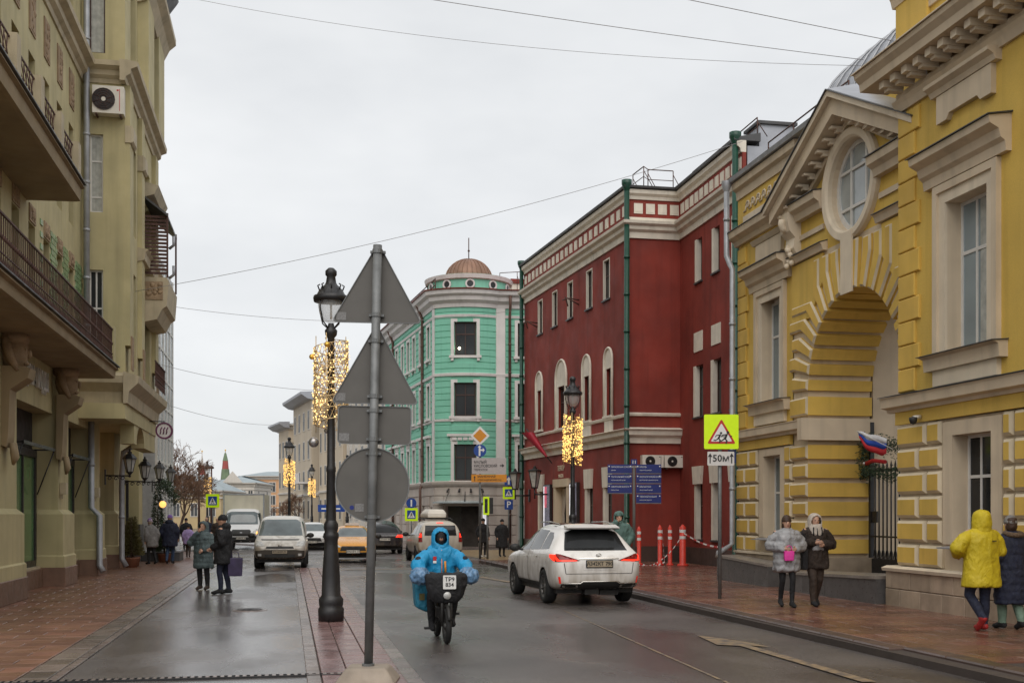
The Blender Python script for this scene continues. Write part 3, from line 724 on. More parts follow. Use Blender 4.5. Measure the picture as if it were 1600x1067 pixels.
# round hanging sign
rs = root('round_sign', 'round white hanging sign with a purple rim and wavy emblem', 'sign', (-4.2, 41.4, 4.78))
m = MB(); m.lathe([(0, -.06), (.26, -.06), (.26, .06), (0, .06)], k=28, sm=False); o = m.build('disc', 'white_clean', rs); o.rotation_euler = (R(90), 0, 0)
m = MB(); m.lathe([(.235, -.08), (.29, -.08), (.29, .08), (.235, .08), (.235, -.08)], k=28, sm=False); o = m.build('rim', 'sign_purple', rs); o.rotation_euler = (R(90), 0, 0)
m = MB()
for x in (-.1, 0, .1): m.tube([(x - .035, -.068, -.12), (x - .005, -.068, -.04), (x - .015, -.068, .03), (x + .035, -.068, .12)], .021, 6)
m.build('emblem', 'sign_purple', rs)
m = MB(); m.tube([(-.55, 0, .32), (.0, 0, .32)], .02, 6); m.tube([(0, 0, .34), (0, 0, .26)], .015, 6); m.build('bracket', 'iron', rs)
# wall lanterns on scrolled brackets
def wall_lantern(label, loc, rotz=0., sc=1.0):
    t = root('wall_lantern', label, 'lantern', loc, rotz, 'lanterns on the left house'); t.scale = (sc, sc, sc)
    m = MB(); m.tube([(-.75, 0, -.1), (0, 0, -.1)], .025, 6)
    for i in range(3):
        c = (-.62 + i * .2, 0, -.19); m.tube([(c[0] + .075 * math.cos(a) * (1 - a / 9), 0, c[2] + .075 * math.sin(a) * (1 - a / 9)) for a in [j * .55 for j in range(13)]], .016, 5)
    m.box(-.78, -.74, -.05, .05, -.4, .1); m.lathe([(0, -.16), (.05, -.13), (.03, -.08), (.09, 0)], k=8); m.build('bracket', 'iron', t)
    g = MB(); g.lathe([(.10, .02), (.19, .45)], k=6, sm=False); g.build('glass', 'lamp_glass', t)
    f = MB()
    for j in range(6): a = 2 * math.pi * j / 6; f.tube([(.1 * math.cos(a), .1 * math.sin(a), .02), (.195 * math.cos(a), .195 * math.sin(a), .46)], .014, 5)
    f.lathe([(.1, 0), (.115, .03)], k=6, sm=False); f.build('frame', 'iron', t)
    MB().lathe([(.24, .44), (.22, .48), (.12, .6), (.07, .62), (.07, .68), (.03, .7), (.03, .76), (0, .78)], k=6, sm=False).build('cap', 'iron', t)
    return t
wall_lantern('iron wall lantern in front of the brick entrance, nearest the camera', (-5.06, 39.2, 3.25))
wall_lantern('iron wall lantern just beyond the nearest one, with a violet ribbon', (-4.95, 42.3, 3.15))
wall_lantern('iron wall lantern under the round sign, left of its pair', (-5.1, 48.4, 3.3))
wall_lantern('iron wall lantern nearest the bare tree, right of its pair', (-4.95, 51.4, 3.25))
# glazed stair tower behind
gt = root('glass_stair_tower', 'narrow pale glazed stair tower rising behind the olive house', 'building', (-6.1, 58, 0))
MB().box(-1.2, .0, -2, 6, 0, 14.3).build('wall', 'zinc', gt)
for j in range(9):
    z = 1.6 + j * 1.38
    o = MB().box(0, .07, -1.95, 5.95, z, z + .12).build('transom', 'white_frame', gt)
    for i in range(5): MB().box(0, .03, -1.85 + i * 1.56, -.4 + i * 1.56, z + .13, z + 1.37).build('pane', 'glass_tower', o)
for i in range(6): MB().box(.0, .09, -1.98 + i * 1.56, -1.88 + i * 1.56, 0, 14.25).build('mullion', 'white_frame', gt)

# ================================================================ right: yellow corner house (nearest)
yh = root('yellow_house', 'yellow classical house with rusticated ground floor nearest on the right', 'building', (12, 16, 0))
Y = FR(11.65)
MB().box(12.3, 15, 2, 20.4, 0, 12.4).build('core_wall', 'cream', yh, local=False)
# stone plinth in two courses with a moulded cap
loc = yh.location
def stones(fr, par, u0, u1, rows, n0, n1, lens, mat='stone_plinth', name='plinth_block', c=.012, gap=.01):
    for (z0, z1), st in zip(rows, range(9)):
        u = u0 - (lens / 2 if st % 2 else 0)
        while u < u1 - .02:
            a, e = max(u, u0), min(u + lens, u1)
            if e - a > .06: MB(fr).block(a + gap / 2, e - gap / 2, n0, n1 + random.uniform(-.003, .003), z0 + gap / 2, z1 - gap / 2, c).build(name, mat, par)
            u += lens
stones(Y, yh, 8, 20.78, [(.1, .46), (.46, .8)], -.4, .15, .72)
MB(Y).profile(8, 20.82, [(-.3, .8), (.2, .8), (.22, .86), (.1, .9), (-.3, .9)]).build('plinth_cap', 'cream_light', yh)
# ground floor
gw = [(17.45, 18.6, 1.36, 3.3, .3), (12.6, 13.9, 1.36, 3.3, .3)]
wall(Y, 8, 20.48, .9, 3.6, gw, .3).build('ground_wall', 'cream', yh)
def rustic(fr, par, u0, u1, z0, n, h, lens, skip, name='rusticated_block', n0=0., n1=.11, c=.055, gap=.05):
    """chamfered yellow blocks with pale chamfers; skip = openings"""
    for j in range(n):
        za, zb = z0 + j * h + gap / 2, z0 + (j + 1) * h - gap / 2
        u = u1; k = j % 2
        while u > u0 + .05:
            L = lens[k % len(lens)]; a = max(u - L, u0); segs = [(a, u)]
            for s in skip:
                if zb > s[2] and za < s[3]:
                    new = []
                    for (p, q) in segs:
                        if q <= s[0] or p >= s[1]: new.append((p, q)); continue
                        if p < s[0]: new.append((p, s[0]))
                        if q > s[1]: new.append((s[1], q))
                    segs = new
            for (p, q) in segs:
                if q - p > .14: MB(fr).block(p + gap / 2, q - gap / 2, n0, n1, za, zb, c, 0, 1).build(name, ['yellow_block', 'joint_cream'], par)
            u -= L; k += 1
sk = [(g[0] - .32, g[1] + .32, 1.3, 3.62) for g in gw]
rustic(Y, yh, 9, 20.48, .9, 6, .452, [.78, 1.05], sk)
for g in gw:
    if g[0] < 14: continue
    m = MB(Y)
    m.box(g[0] - .3, g[0], 0, .07, 1.36, 3.55); m.box(g[1], g[1] + .3, 0, .07, 1.36, 3.55); m.box(g[0], g[1], 0, .07, 3.3, 3.55); m.build('window_surround', 'cream', yh)
    window(Y, yh, g[0], g[1], g[2], g[3], -.24, 'white_frame', 'glass', (.33, .66), (.62,), .055, curtain=None)
    MB(Y).profile(g[0] - .12, g[1] + .12, [(-.2, 1.36), (.3, 1.31), (.3, 1.29), (-.2, 1.3)]).build('metal_sill', 'roof_grey', yh)
# flat yellow band and belt course
MB(Y).box(8, 20.5, 0, .1, 3.615, 3.86).build('band', 'yellow', yh)
MB(Y).profile(8, 20.72, [(0, 3.86), (.14, 3.86), (.16, 3.92), (.28, 3.95), (.3, 4.1), (.32, 4.14), (0, 4.2)]).build('belt_course', 'cream', yh)
MB(Y).profile(8, 20.75, [(0, 4.205), (.35, 4.147), (.35, 4.16), (0, 4.23)]).build('belt_flashing', 'roof_dark', yh)
# upper storey
uw = [(17.6, 18.86, 4.78, 7.5, .35), (12.6, 13.9, 4.78, 7.5, .35)]
wall(Y, 8, 20.48, 4.2, 9.7, uw, .35).build('upper_wall', ['yellow', 'cream'], yh)
for j in range(12):                                                        # quoins
    L = .74 if j % 2 else .58; z = 4.24 + j * .447
    MB(Y).block(20.48 - L, 20.49, 0, .05, z, z + .43, .018).build('quoin', 'yellow_block', yh)
def classic_window(fr, par, a, c, d, e, hood=True, panel=True):
    m = MB(fr)
    m.box(a - .2, a, 0, .05, d, e); m.box(c, c + .2, 0, .05, d, e); m.box(a - .2, c + .2, 0, .05, e, e + .2); m.build('architrave', 'cream_light', par)
    m = MB(fr); m.box(a - .34, a - .2, 0, .1, d, e + .34); m.box(c + .2, c + .34, 0, .1, d, e + .34); m.box(a - .2, c + .2, 0, .1, e + .2, e + .34); m.build('outer_architrave', 'cream', par)
    window(fr, par, a, c, d, e, -.27, 'white_frame', 'glass_blue', (.62,), (.66,), .06, curtain=[(.05, .55)])
    if hood:
        z = e + .36
        MB(fr).profile(a - .62, c + .62, [(0, z), (.1, z), (.12, z + .16), (.2, z + .22), (.24, z + .36), (.4, z + .44), (.42, z + .56), (0, z + .62)]).build('window_hood', 'cream', par)
        MB(fr).profile(a - .66, c + .66, [(0, z + .625), (.46, z + .565), (.46, z + .58), (0, z + .65)]).build('hood_flashing', 'roof_dark', par)
    # sill and apron
    MB(fr).profile(a - .52, c + .52, [(0, d - .28), (.16, d - .28), (.18, d - .06), (.28, d - .02), (0, d)]).build('sill', 'cream', par)
    MB(fr).box(a - .34, c + .34, 0, .09, d - .56, d - .282).build('apron', 'cream_light', par)
    MB(fr).profile(a - .55, c + .55, [(0, d + .005), (.31, d - .015), (.31, d - .003), (0, d + .02)]).build('sill_flashing', 'roof_dark', par)
    if panel:
        z = e + 1.45
        m = MB(fr); m.prism([(a - .2, z), (a + .12, z), (a + .2, z + .1), (c - .2, z + .1), (c - .12, z), (c + .2, z), (c + .2, z + .5), (a - .2, z + .5)], 0, .1); m.build('frieze_panel', 'cream', par)
        MB(fr).profile(a - .36, c + .36, [(0, z + .505), (.12, z + .51), (.16, z + .6), (.26, z + .66), (.27, z + .72), (0, z + .76)]).build('panel_cap', 'cream', par)
classic_window(Y, yh, 17.6, 18.86, 4.78, 7.5); 
# main cornice with modillions, attic
MB(Y).profile(8, 20.56, [(0, 9.64), (.06, 9.64), (.1, 9.78), (.14, 9.86), (0, 9.9)]).build('frieze_moulding', 'cream', yh)
MB(Y).box(8, 20.5, 0, .08, 9.9, 10.0).build('frieze', 'cream', yh)
mm = MB(); mm.box(-.5, -.08, -.09, .09, .02, .155); mm.box(-.4, -.08, -.075, .075, -.04, .02); mo = mm.mesh(); mo.materials.append(MATS['cream_light'])
for i in range(27): link('modillion', mo, None, yh, (11.65 - loc[0], 20.3 - i * .405 - loc[1], 10.02))
MB(Y).profile(8, 20.95, [(0, 10.18), (.6, 10.18), (.62, 10.32), (.72, 10.42), (.74, 10.5), (0, 10.6)]).build('cornice', 'cream', yh)
MB(Y).profile(8, 21.0, [(-.2, 10.61), (.78, 10.51), (.78, 10.53), (-.2, 10.65)]).build('cornice_flashing', 'cream_light', yh)
A = FR(11.7)
MB(A).box(8, 19.5, -.6, 0, 10.6, 12.5).build('attic_wall', 'yellow', yh)
MB(A).box(19.5, 20.6, -.6, .08, 10.6, 11.75).build('attic_pier', 'yellow', yh); MB(A).profile(19.4, 20.7, [(-.6, 11.75), (.1, 11.75), (.14, 11.9), (.2, 12.0), (.2, 12.7), (-.6, 12.7)]).build('pier_cap', 'cream', yh)
MB(A).box(14, 19.5, 0, .04, 11.3, 11.42).build('scroll_band', 'cream', yh)
def scroll(c, fr, r=.12, n=.04):
    m = MB(fr); pts = [(c[0] + r * (1 - a / 10) * math.cos(a), n, c[1] + r * (1 - a / 10) * math.sin(a)) for a in [j * .6 for j in range(14)]]
    m.tube(pts, .025, 5); m.tube([(c[0] + r, n, c[1]), (c[0] + r * 1.2, n, c[1] - r), (c[0] + .3, n, c[1] - r * 1.1)], .022, 5); return m
for i in range(8): scroll((19.2 - i * .38, 11.62), A, .14).build('scroll_ornament', 'cream_light', yh)
sc = root('security_camera', 'small dome security camera under the belt course of the yellow house', 'camera', (11.38, 19.55, 3.66))
MB().tube([(.15, 0, .05), (0, 0, .03)], .035, 8).build('arm', 'white_plastic', sc); m = MB(); m.lathe([(0, -.1), (.05, -.08), (.075, -.02), (.075, .03), (0, .05)], k=14); m.build('dome', 'car_black', sc)

# ================================================================ yellow gate wing with arch, round window and pediment
gh = root('yellow_gatehouse', 'yellow gate wing with tall rusticated arch, round window and pediment', 'building', (12.6, 25, 0))
Gy = FR(12.2); loc = gh.location
MB().box(13.9, 22, 25.91, 30.0, 0, 10.9).build('core_wall', 'cream', gh, local=False)
MB().box(12.9, 15.2, 20.6, 30.0, 7.32, 10.9).build('upper_core', 'cream', gh, local=False)
AC, AR, AZ = 23.45, 2.12, 4.75                                            # arch centre, radius, springing height
# backing wall cut by the arch
arc = [(AC + (AR + .1) * math.cos(a), AZ + (AR + .1) * math.sin(a)) for a in [math.pi * i / 28 for i in range(29)]]
m = MB(Gy)
for (p, q) in zip(arc[:-1], arc[1:]): m.prism([(p[0], p[1]), (q[0], q[1]), (q[0], 8.0), (p[0], 8.0)], -1.6, 0)
m.box(AC + AR + .1, 26.5, -1.6, 0, .1, 8.0); m.box(20.2, AC - AR - .1, -1.6, 0, .1, 8.0); m.build('arch_wall', 'cream', gh)
# jamb blocks, then bent voussoirs
h = .452; z = .9
def vblock(poly, c=.046, n1=.1, n0=-1.6, name='voussoir'):
    """polygon block whose front edge is chamfered"""
    k = len(poly); cx = sum(p[0] for p in poly) / k; cz = sum(p[1] for p in poly) / k
    def inset(d):
        out = []
        for i in range(k):
            p0, p1, p2 = Vector(poly[i - 1]), Vector(poly[i]), Vector(poly[(i + 1) % k])
            e1 = (p1 - p0).normalized(); e2 = (p2 - p1).normalized(); n1_ = Vector((-e1.y, e1.x)); n2_ = Vector((-e2.y, e2.x))
            q = n1_ + n2_; q = q / max(.35, q.dot(n1_) if abs(q.dot(n1_)) > .2 else .35) if q.length > 1e-6 else n1_
            out.append(p1 + q * d)
        return out
    area = sum(poly[i - 1][0] * poly[i][1] - poly[i][0] * poly[i - 1][1] for i in range(k))
    ins = inset(c if area > 0 else -c)
    m = MB(Gy); v = [(a, n0, b) for a, b in poly] + [(a, n1 - c, b) for a, b in poly] + [(p.x, n1, p.y) for p in ins]
    m.add(v, [(i, (i + 1) % k, k + (i + 1) % k, k + i) for i in range(k)], 0); m.add(v, [(k + i, k + (i + 1) % k, 2 * k + (i + 1) % k, 2 * k + i) for i in range(k)], 1)
    m.add(v, [tuple(range(2 * k, 3 * k))], 0)
    return m.build(name, ['yellow_block', 'joint_cream'], gh)
g = .12
for j in range(6):
    for s in (1, -1):
        u0, u1 = AC + s * AR, AC + s * (AR + (.98 if j % 2 else .8))
        a, e = min(u0, u1), max(u0, u1)
        vblock([(a, z + j * h + g / 2), (e, z + j * h + g / 2), (e, z + (j + 1) * h - g / 2), (a, z + (j + 1) * h - g / 2)], name='jamb_block')
vblock([(AC + AR, 4.26), (AC + AR + .95, 4.26), (AC + AR + .95, 4.70), (AC + AR, 4.70)], name='jamb_block')
vblock([(AC - AR - .95, 4.22), (AC - AR, 4.22), (AC - AR, 4.72), (AC - AR - .95, 4.72)], name='jamb_block')
NV = 8; r1 = AR + .78
angs = [R(1 + (80 - 1) * i / NV) for i in range(NV + 1)]
for i in range(NV):
    a0, a1 = angs[i] + .028, angs[i + 1] - .028
    for s in (1, -1):
        P = lambda r, a: (AC + s * r * math.cos(a), AZ + r * math.sin(a))
        p0, p1, q1, q0 = P(AR, a0), P(r1, a0), P(r1, a1), P(AR, a1); md = P(AR, (a0 + a1) / 2)
        am = (a0 + a1) / 2; far = AC + s * (AR + .98)
        if am < R(48):
            fz0, fz1 = p1[1], q1[1]
            e = AC + s * max(abs(p1[0] - AC) + .05, AR + (.98 if i % 2 else .84))
            poly = [p0, p1, (e, fz0), (e, fz1), q1, q0, md]
        else:
            t = 7.86
            poly = [p0, p1, (p1[0] + s * .0, t), (q1[0], t), q1, q0, md]
        vblock(poly)
vblock([(AC - .34, AZ + AR - .04), (AC + .34, AZ + AR - .04), (AC + .42, 7.9), (AC - .42, 7.9)], name='keystone', n1=.13)
for sg in (1, -1): MB(Gy).prism([(AC + sg * 2.0, 6.55), (AC + sg * 2.98, 6.55), (AC + sg * 2.98, 7.95), (AC + sg * 1.35, 7.95), (AC + sg * 1.35, 7.3)], 0, .06).build('spandrel', 'yellow', gh)
MB(Gy).box(AC - .26, AC + .26, .13, .17, 6.75, 8.1).build('keystone_face', 'cream_light', gh)
# belt on the wing and jamb
MB(Gy).profile(25.71, 29.95, [(0, 3.86), (.14, 3.86), (.16, 3.92), (.24, 3.95), (.25, 4.1), (.27, 4.14), (0, 4.2)]).build('belt_course', 'cream', gh)
MB().prism([(11.93, 25.47), (13.8, 25.47), (13.8, 25.7), (11.93, 25.7)], 3.66, 4.18, axis=2).build('jamb_belt', 'cream', gh, local=False)
# left part of the wing
gwl = [(27.15, 28.2, 1.3, 3.4, .32)]
wall(Gy, 26.45, 29.95, .9, 3.86, gwl).build('ground_wall', 'cream', gh)
rustic(Gy, gh, 26.42, 29.95, .9, 6, .452, [.62, .9], [(26.85, 28.5, 1.25, 3.62)], c=.045)
MB(Gy).box(26.5, 29.9, 0, .1, 3.62, 3.855).build('band', 'yellow', gh)
m = MB(Gy); m.box(26.88, 27.15, 0, .06, 1.3, 3.58); m.box(28.2, 28.47, 0, .06, 1.3, 3.58); m.box(27.15, 28.2, 0, .06, 3.4, 3.58); m.build('window_surround', 'cream', gh)
window(Gy, gh, 27.15, 28.2, 1.3, 3.4, -.26, 'white_frame', 'glass_blue', (.5,), (.55,), .055)
MB(Gy).profile(27.0, 28.35, [(-.2, 1.31), (.34, 1.26), (.34, 1.24), (-.2, 1.25)]).build('metal_sill', 'roof_grey', gh)
wall(Gy, 26.45, 29.95, 4.2, 9.3, [(27.2, 28.4, 4.78, 7.5, .35)]).build('upper_wall', ['yellow', 'cream'], gh)
classic_window(Gy, gh, 27.2, 28.4, 4.78, 7.4, panel=False)
m = MB(Gy); m.prism([(27.0, 8.52), (27.25, 8.42), (28.35, 8.42), (28.6, 8.52), (28.6, 8.95), (27.0, 8.95)], 0, .1); m.build('frieze_panel', 'cream', gh)
MB(Gy).profile(26.85, 28.75, [(0, 8.955), (.12, 8.96), (.2, 9.08), (0, 9.14)]).build('panel_cap', 'cream', gh)
for j in range(11): MB(Gy).block(29.4 - (.15 if j % 2 else 0), 29.96, 0, .05, 4.24 + j * .447, 4.67 + j * .447, .018).build('quoin', 'yellow_block', gh)
# entablature
MB(Gy).profile(26.3, 30.05, [(0, 9.24), (.1, 9.24), (.14, 9.36), (.3, 9.44), (.33, 9.6), (0, 9.66)]).build('architrave_moulding', 'cream', gh)
MB(Gy).profile(26.3, 30.08, [(0, 9.665), (.36, 9.605), (.36, 9.62), (0, 9.69)]).build('moulding_flashing', 'roof_dark', gh)
MB(Gy).box(26.3, 29.95, 0, .04, 9.66, 10.5).build('frieze', 'yellow', gh)
MB(Gy).box(26.3, 29.5, .04, .08, 9.7, 9.95).build('frieze_panel', 'cream_light', gh)
for i in range(6): scroll((29.2 - i * .36, 10.22), Gy, .12, .06).build('scroll_ornament', 'cream_light', gh)
MB(Gy).profile(26.0, 29.95, [(0, 10.5), (.08, 10.5), (.1, 10.72), (.2, 10.78), (.22, 10.95), (0, 10.98)]).build('fascia', 'cream', gh)
MB(Gy).profile(24.6, 30.1, [(0, 10.98), (.3, 10.98), (.34, 11.08), (.3, 11.1), (0, 11.05)]).build('gutter', 'zinc', gh)
m = MB(Gy); m.add([(24.4, .2, 11.06), (30.0, .2, 11.06), (30.0, -4, 13.0), (24.4, -4, 13.0)], [(0, 1, 2, 3)]); m.build('roof', 'roof_grey', gh)
# upper arch zone: round window, bands
CZ = 9.15
wallm = MB(Gy); N = 32; ring = [(AC + 1.0 * math.cos(2 * math.pi * i / N), CZ + 1.0 * math.sin(2 * math.pi * i / N)) for i in range(N)]
def sq(i):
    a = 2 * math.pi * i / N; c, s = math.cos(a), math.sin(a); k = min(3.0 / max(abs(c), 1e-6), (1.9 if s > 0 else 1.15) / max(abs(s), 1e-6)); return (AC + c * k, CZ + s * k)
for i in range(N):
    p, q, r_, s_ = ring[i], ring[(i + 1) % N], sq((i + 1) % N), sq(i)
    wallm.quad((p[0], 0, p[1]), (q[0], 0, q[1]), (r_[0], 0, r_[1]), (s_[0], 0, s_[1])); wallm.quad((p[0], 0, p[1]), (q[0], 0, q[1]), (q[0], -.5, q[1]), (p[0], -.5, p[1]), 1)
for sx in (-3.0, 3.0):
    for (za, zb) in ((CZ - 1.15, CZ + 1.9),): wallm.quad((AC + sx, 0, za), (AC + sx, -.5, za), (AC + sx, -.5, zb), (AC + sx, 0, zb))
wallm.build('pediment_wall', ['yellow', 'cream'], gh)
m = MB(Gy); prof = [(1.0, 0), (1.0, .1), (1.05, .15), (1.2, .16), (1.24, .1), (1.24, 0)]; vs = []; fs = []
for i in range(48):
    a = 2 * math.pi * i / 48
    for (r_, n_) in prof: vs.append((AC + r_ * math.cos(a), n_, CZ + r_ * math.sin(a)))
for i in range(48):
    for j in range(5): fs.append((i * 6 + j, ((i + 1) % 48) * 6 + j, ((i + 1) % 48) * 6 + j + 1, i * 6 + j + 1))
m.add(vs, fs, sm=False); m.build('round_frame', 'cream_light', gh)
wo = MB(Gy); 
for (ra, rb, n0, n1) in ((.9, 1.0, -.2, -.12),):
    for i in range(40):
        a, c = 2 * math.pi * i / 40, 2 * math.pi * (i + 1) / 40
        wo.add([(AC + r_ * math.cos(t_), n_, CZ + r_ * math.sin(t_)) for t_ in (a, c) for r_ in (ra, rb) for n_ in (n0, n1)], [(1, 3, 7, 5), (0, 1, 5, 4), (2, 3, 7, 6)])
for x in (-.34, .34): wo.box(AC + x - .03, AC + x + .03, -.19, -.13, CZ - .9, CZ + .9)
for z_ in (-.42, .42): wo.box(AC - .85, AC + .85, -.18, -.125, CZ + z_ - .03, CZ + z_ + .03)
wo = wo.build('round_window', 'white_frame', gh)
MB(Gy).prism([(AC + .97 * math.cos(2 * math.pi * i / 32), CZ + .97 * math.sin(2 * math.pi * i / 32)) for i in range(32)], -.185, -.17).build('pane', 'glass_pale', wo)
# bands beside the round window
for (a, e) in ((AC + 1.2, 26.45), (20.4, AC - 1.2)):
    MB(Gy).profile(a, e, [(0, 7.98), (.12, 7.98), (.16, 8.1), (.2, 8.14), (0, 8.2)]).build('string_course', 'cream', gh)
    MB(Gy).profile(a, e, [(0, 8.205), (.23, 8.145), (.23, 8.16), (0, 8.23)]).build('string_flashing', 'roof_dark', gh)
    MB(Gy).box(a + .15, e, 0, .05, 8.5, 8.62).build('raised_band', 'cream', gh)
    MB(Gy).profile(a + .05, e, [(0, 8.95), (.16, 8.95), (.2, 9.1), (.32, 9.18), (.34, 9.34), (0, 9.4)]).build('entablature', 'cream', gh)
    MB(Gy).profile(a + .03, e + .05, [(0, 9.405), (.38, 9.345), (.38, 9.36), (0, 9.43)]).build('entablature_flashing', 'roof_dark', gh)
# raking cornice
def rake(s):
    d = 1.82 / 3.3
    e = AC + s * 3.35; P = [(AC, 11.04), (e, 9.36), (e, 9.06), (AC, 10.66)]
    m = MB(Gy); m.prism(P, 0, .5); m.build('raking_cornice', 'cream', gh)
    P2 = [(AC, 11.18), (e + s * .12, 9.44), (e + s * .12, 9.31), (AC, 11.045)]; MB(Gy).prism(P2, -.02, .62).build('raking_moulding', 'cream_light', gh)
    P3 = [(AC, 11.205), (e + s * .16, 9.445), (e + s * .16, 9.425), (AC, 11.182)]; MB(Gy).prism(P3, -.3, .66).build('raking_flashing', 'roof_dark', gh)
    m = MB(Gy); m.prism([(AC, 10.65), (e - s * .35, 9.02), (e - s * .35, 8.9), (AC, 10.5)], 0, .12); m.build('tympanum_moulding', 'cream', gh)
    for i in range(9):
        u = AC + s * (.3 + i * .34); zt = 10.655 - (abs(u - AC)) * .478
        mm = MB(Gy); mm.prism([(u - .07, zt - .08), (u + .07, zt - .08), (u + .07, zt - .02), (u - .07, zt - .02)], .12, .4); mm.prism([(u - .06, zt - .15), (u + .06, zt - .15), (u + .06, zt - .08), (u - .06, zt - .08)], .12, .26); mm.build('modillion', 'cream_light', gh)
    r = MB(Gy); r.add([(AC, .6, 11.21), (e + s * .16, .6, 9.45), (e + s * .16, -1.6, 9.8), (AC, -4.5, 12.4)], [(0, 1, 2, 3)]); r.build('pediment_roof', 'roof_grey', gh)
rake(1); rake(-1)
# carved bracket beneath the pediment's left foot
m = MB(Gy); m.profile(26.05, 26.55, [(0, 8.25), (.12, 8.2), (.2, 8.35), (.16, 8.6), (.3, 8.75), (.36, 9.0), (.36, 9.2), (0, 9.2)]); 
m.tube([(26.3, .36 + .02, 9.05), (26.3, .4, 8.95), (26.3, .36, 8.85), (26.3, .28, 8.8)], .09, 8); m.build('carved_bracket', 'cream_light', gh)
m = MB(); [m.ball(Gy(26.3 + random.uniform(-.15, .15), .14 + random.uniform(0, .1), 8.42 - i * .06), .075, 6) for i in range(9)]; m.build('carved_garland', 'cream_light', gh, local=False)
# curved metal roof behind
m = MB(); K = 9; vs = []; SS = [21.2 + i * .62 for i in range(12)]
for s in SS:
    for i in range(K): a = R(90) * i / (K - 1); vs.append((13.6 + 2.6 * (1 - math.cos(a)), s, 11.9 + 2.3 * math.sin(a)))
m.add(vs, [(i * K + j, i * K + j + 1, (i + 1) * K + j + 1, (i + 1) * K + j) for i in range(11) for j in range(K - 1)], 0, True); m.build('curved_roof', 'roof_grey', gh, local=False)
for s in SS: m = MB(); m.tube([(13.57 + 2.6 * (1 - math.cos(R(90) * i / 8)), s, 11.92 + 2.3 * math.sin(R(90) * i / 8)) for i in range(9)], .03, 5); m.build('roof_seam', 'zinc', gh, local=False)
MB().box(13.5, 13.62, 21, 28.1, 11.8, 11.95).build('roof_gutter', 'roof_dark', gh, local=False)
# plinth stones and inner passage
stones(Gy, gh, 25.55, 29.98, [(.1, .5), (.5, .86)], -.3, .12, .8)
MB().prism([(12.1, 25.44), (13.85, 25.44), (13.85, 25.6), (12.1, 25.6)], .1, .86, axis=2).build('jamb_plinth', 'stone_plinth', gh, local=False)
MB(Gy).profile(25.5, 29.98, [(-.2, .86), (.16, .86), (.16, .92), (-.2, .92)]).build('plinth_cap', 'cream_light', gh)
MB().box(13.85, 26, 25.62, 25.9, 0, 7.3).build('passage_wall', 'cream', gh, local=False); MB().box(25.7, 26, 16, 25.7, 0, 5.5).build('courtyard_wall', 'cream', gh, local=False)
MB().box(13.82, 15.2, 20.5, 25.62, 6.95, 7.3).build('passage_vault', 'cream', gh, local=False)
# downpipe with kinks, roof rails
downpipe(gh, [(11.86, 30.02, 11.0), (11.86, 30.02, 9.0), (11.86, 29.75, 8.7), (11.86, 29.6, 8.55), (11.86, 29.6, 1.1), (11.5, 29.7, .85), (11.5, 29.75, .72)], .075)
m = MB(); m.lathe([(.07, -.25), (.14, -.05), (.14, .05)], (11.86, 30.02, 11.0), 10); m.build('rain_head', 'zinc', gh, local=False)
def roof_rail(par, pts, h=.55, mat='rust_iron'):
    m = MB()
    up = [(x, y, z + h) for x, y, z in pts]; mid = [(x, y, z + h * .5) for x, y, z in pts]
    m.tube(up, .022, 5); m.tube(mid, .016, 5)
    for (x, y, z) in pts: m.tube([(x, y, z), (x, y, z + h)], .02, 5); m.tube([(x, y, z + h * .8), (x + .35, y, z)], .016, 5)
    return m.build('roof_rail', mat, par, local=False)
roof_rail(gh, [(12.9, 29.6, 11.45), (12.9, 28, 11.45), (12.9, 26.4, 11.45), (12.9, 25.0, 11.45)], .6)

# iron gate, wreath, flag, granite steps
ig = root('iron_gate', 'black wrought iron gate leaf inside the yellow arch', 'gate', (13.75, 24.6, .35))
m = MB(); m.box(-.03, .03, -3.0, .92, .1, .18); m.box(-.03, .03, -3.0, .92, 1.0, 1.04); m.box(-.03, .03, -3.0, .92, 2.55, 2.62); m.box(-.05, .05, .86, .95, 0, 3.75); m.box(-.02, .02, .62, .86, 1.35, 1.62); m.build('frame', 'iron', ig)
bar = MB(); bar.tube([(0, 0, .1), (0, 0, 2.7)], .02, 6); bar.lathe([(.03, 0), (.0, .14)], (0, 0, 2.68), 6)
bar.tube([(0, .07 * math.cos(a), .55 + .16 * math.sin(a)) for a in [2 * math.pi * i / 12 for i in range(13)]], .012, 5); bme = bar.mesh(); bme.materials.append(MATS['iron'])
for i in range(20): link('bar', bme, None, ig, (0, .72 - i * .185, .0))
MB().box(-.03, .03, -3.0, .9, .18, .5).build('kick_plate', 'iron', ig)
wr_ = root('evergreen_swag', 'dark evergreen swag with a red ribbon hanging on the iron gate', 'wreath', (13.6, 24.7, 2.75)); m = MB()
for i in range(1500):
    t = random.random(); y = .8 - t * 1.7; z = (1 if random.random() < .55 else .15) * .75 + .2 * math.sin(t * 6) * .3 + random.gauss(0, .1); x = random.gauss(-.06, .07)
    if random.random() < .25: y = .78 + random.gauss(0, .06); z = random.uniform(0, .9)
    d = Vector((random.gauss(0, 1), random.gauss(0, 1), random.gauss(0, 1))).normalized() * .09; q = d.orthogonal().normalized() * .018; p = Vector((x, y, z))
    m.add([tuple(p - q), tuple(p + q), tuple(p + d)], [(0, 1, 2)])
m.build('foliage', 'needle', wr_, kind='stuff')
m = MB(); m.tube([(-.14, .5, .35), (-.18, .1, .4), (-.16, -.4, .35)], .05, 6); m.build('ribbon', 'flag_red', wr_)
m = MB(); m.ball((-.17, .55, .35), .05, 10); m.build('bauble', 'silver', wr_)
fl = root('tricolour_flag', 'white blue and red flag on a short pole beside the arch', 'flag', (12.3, 22.45, 3.42))
fl.scale = (.46, .46, .46)
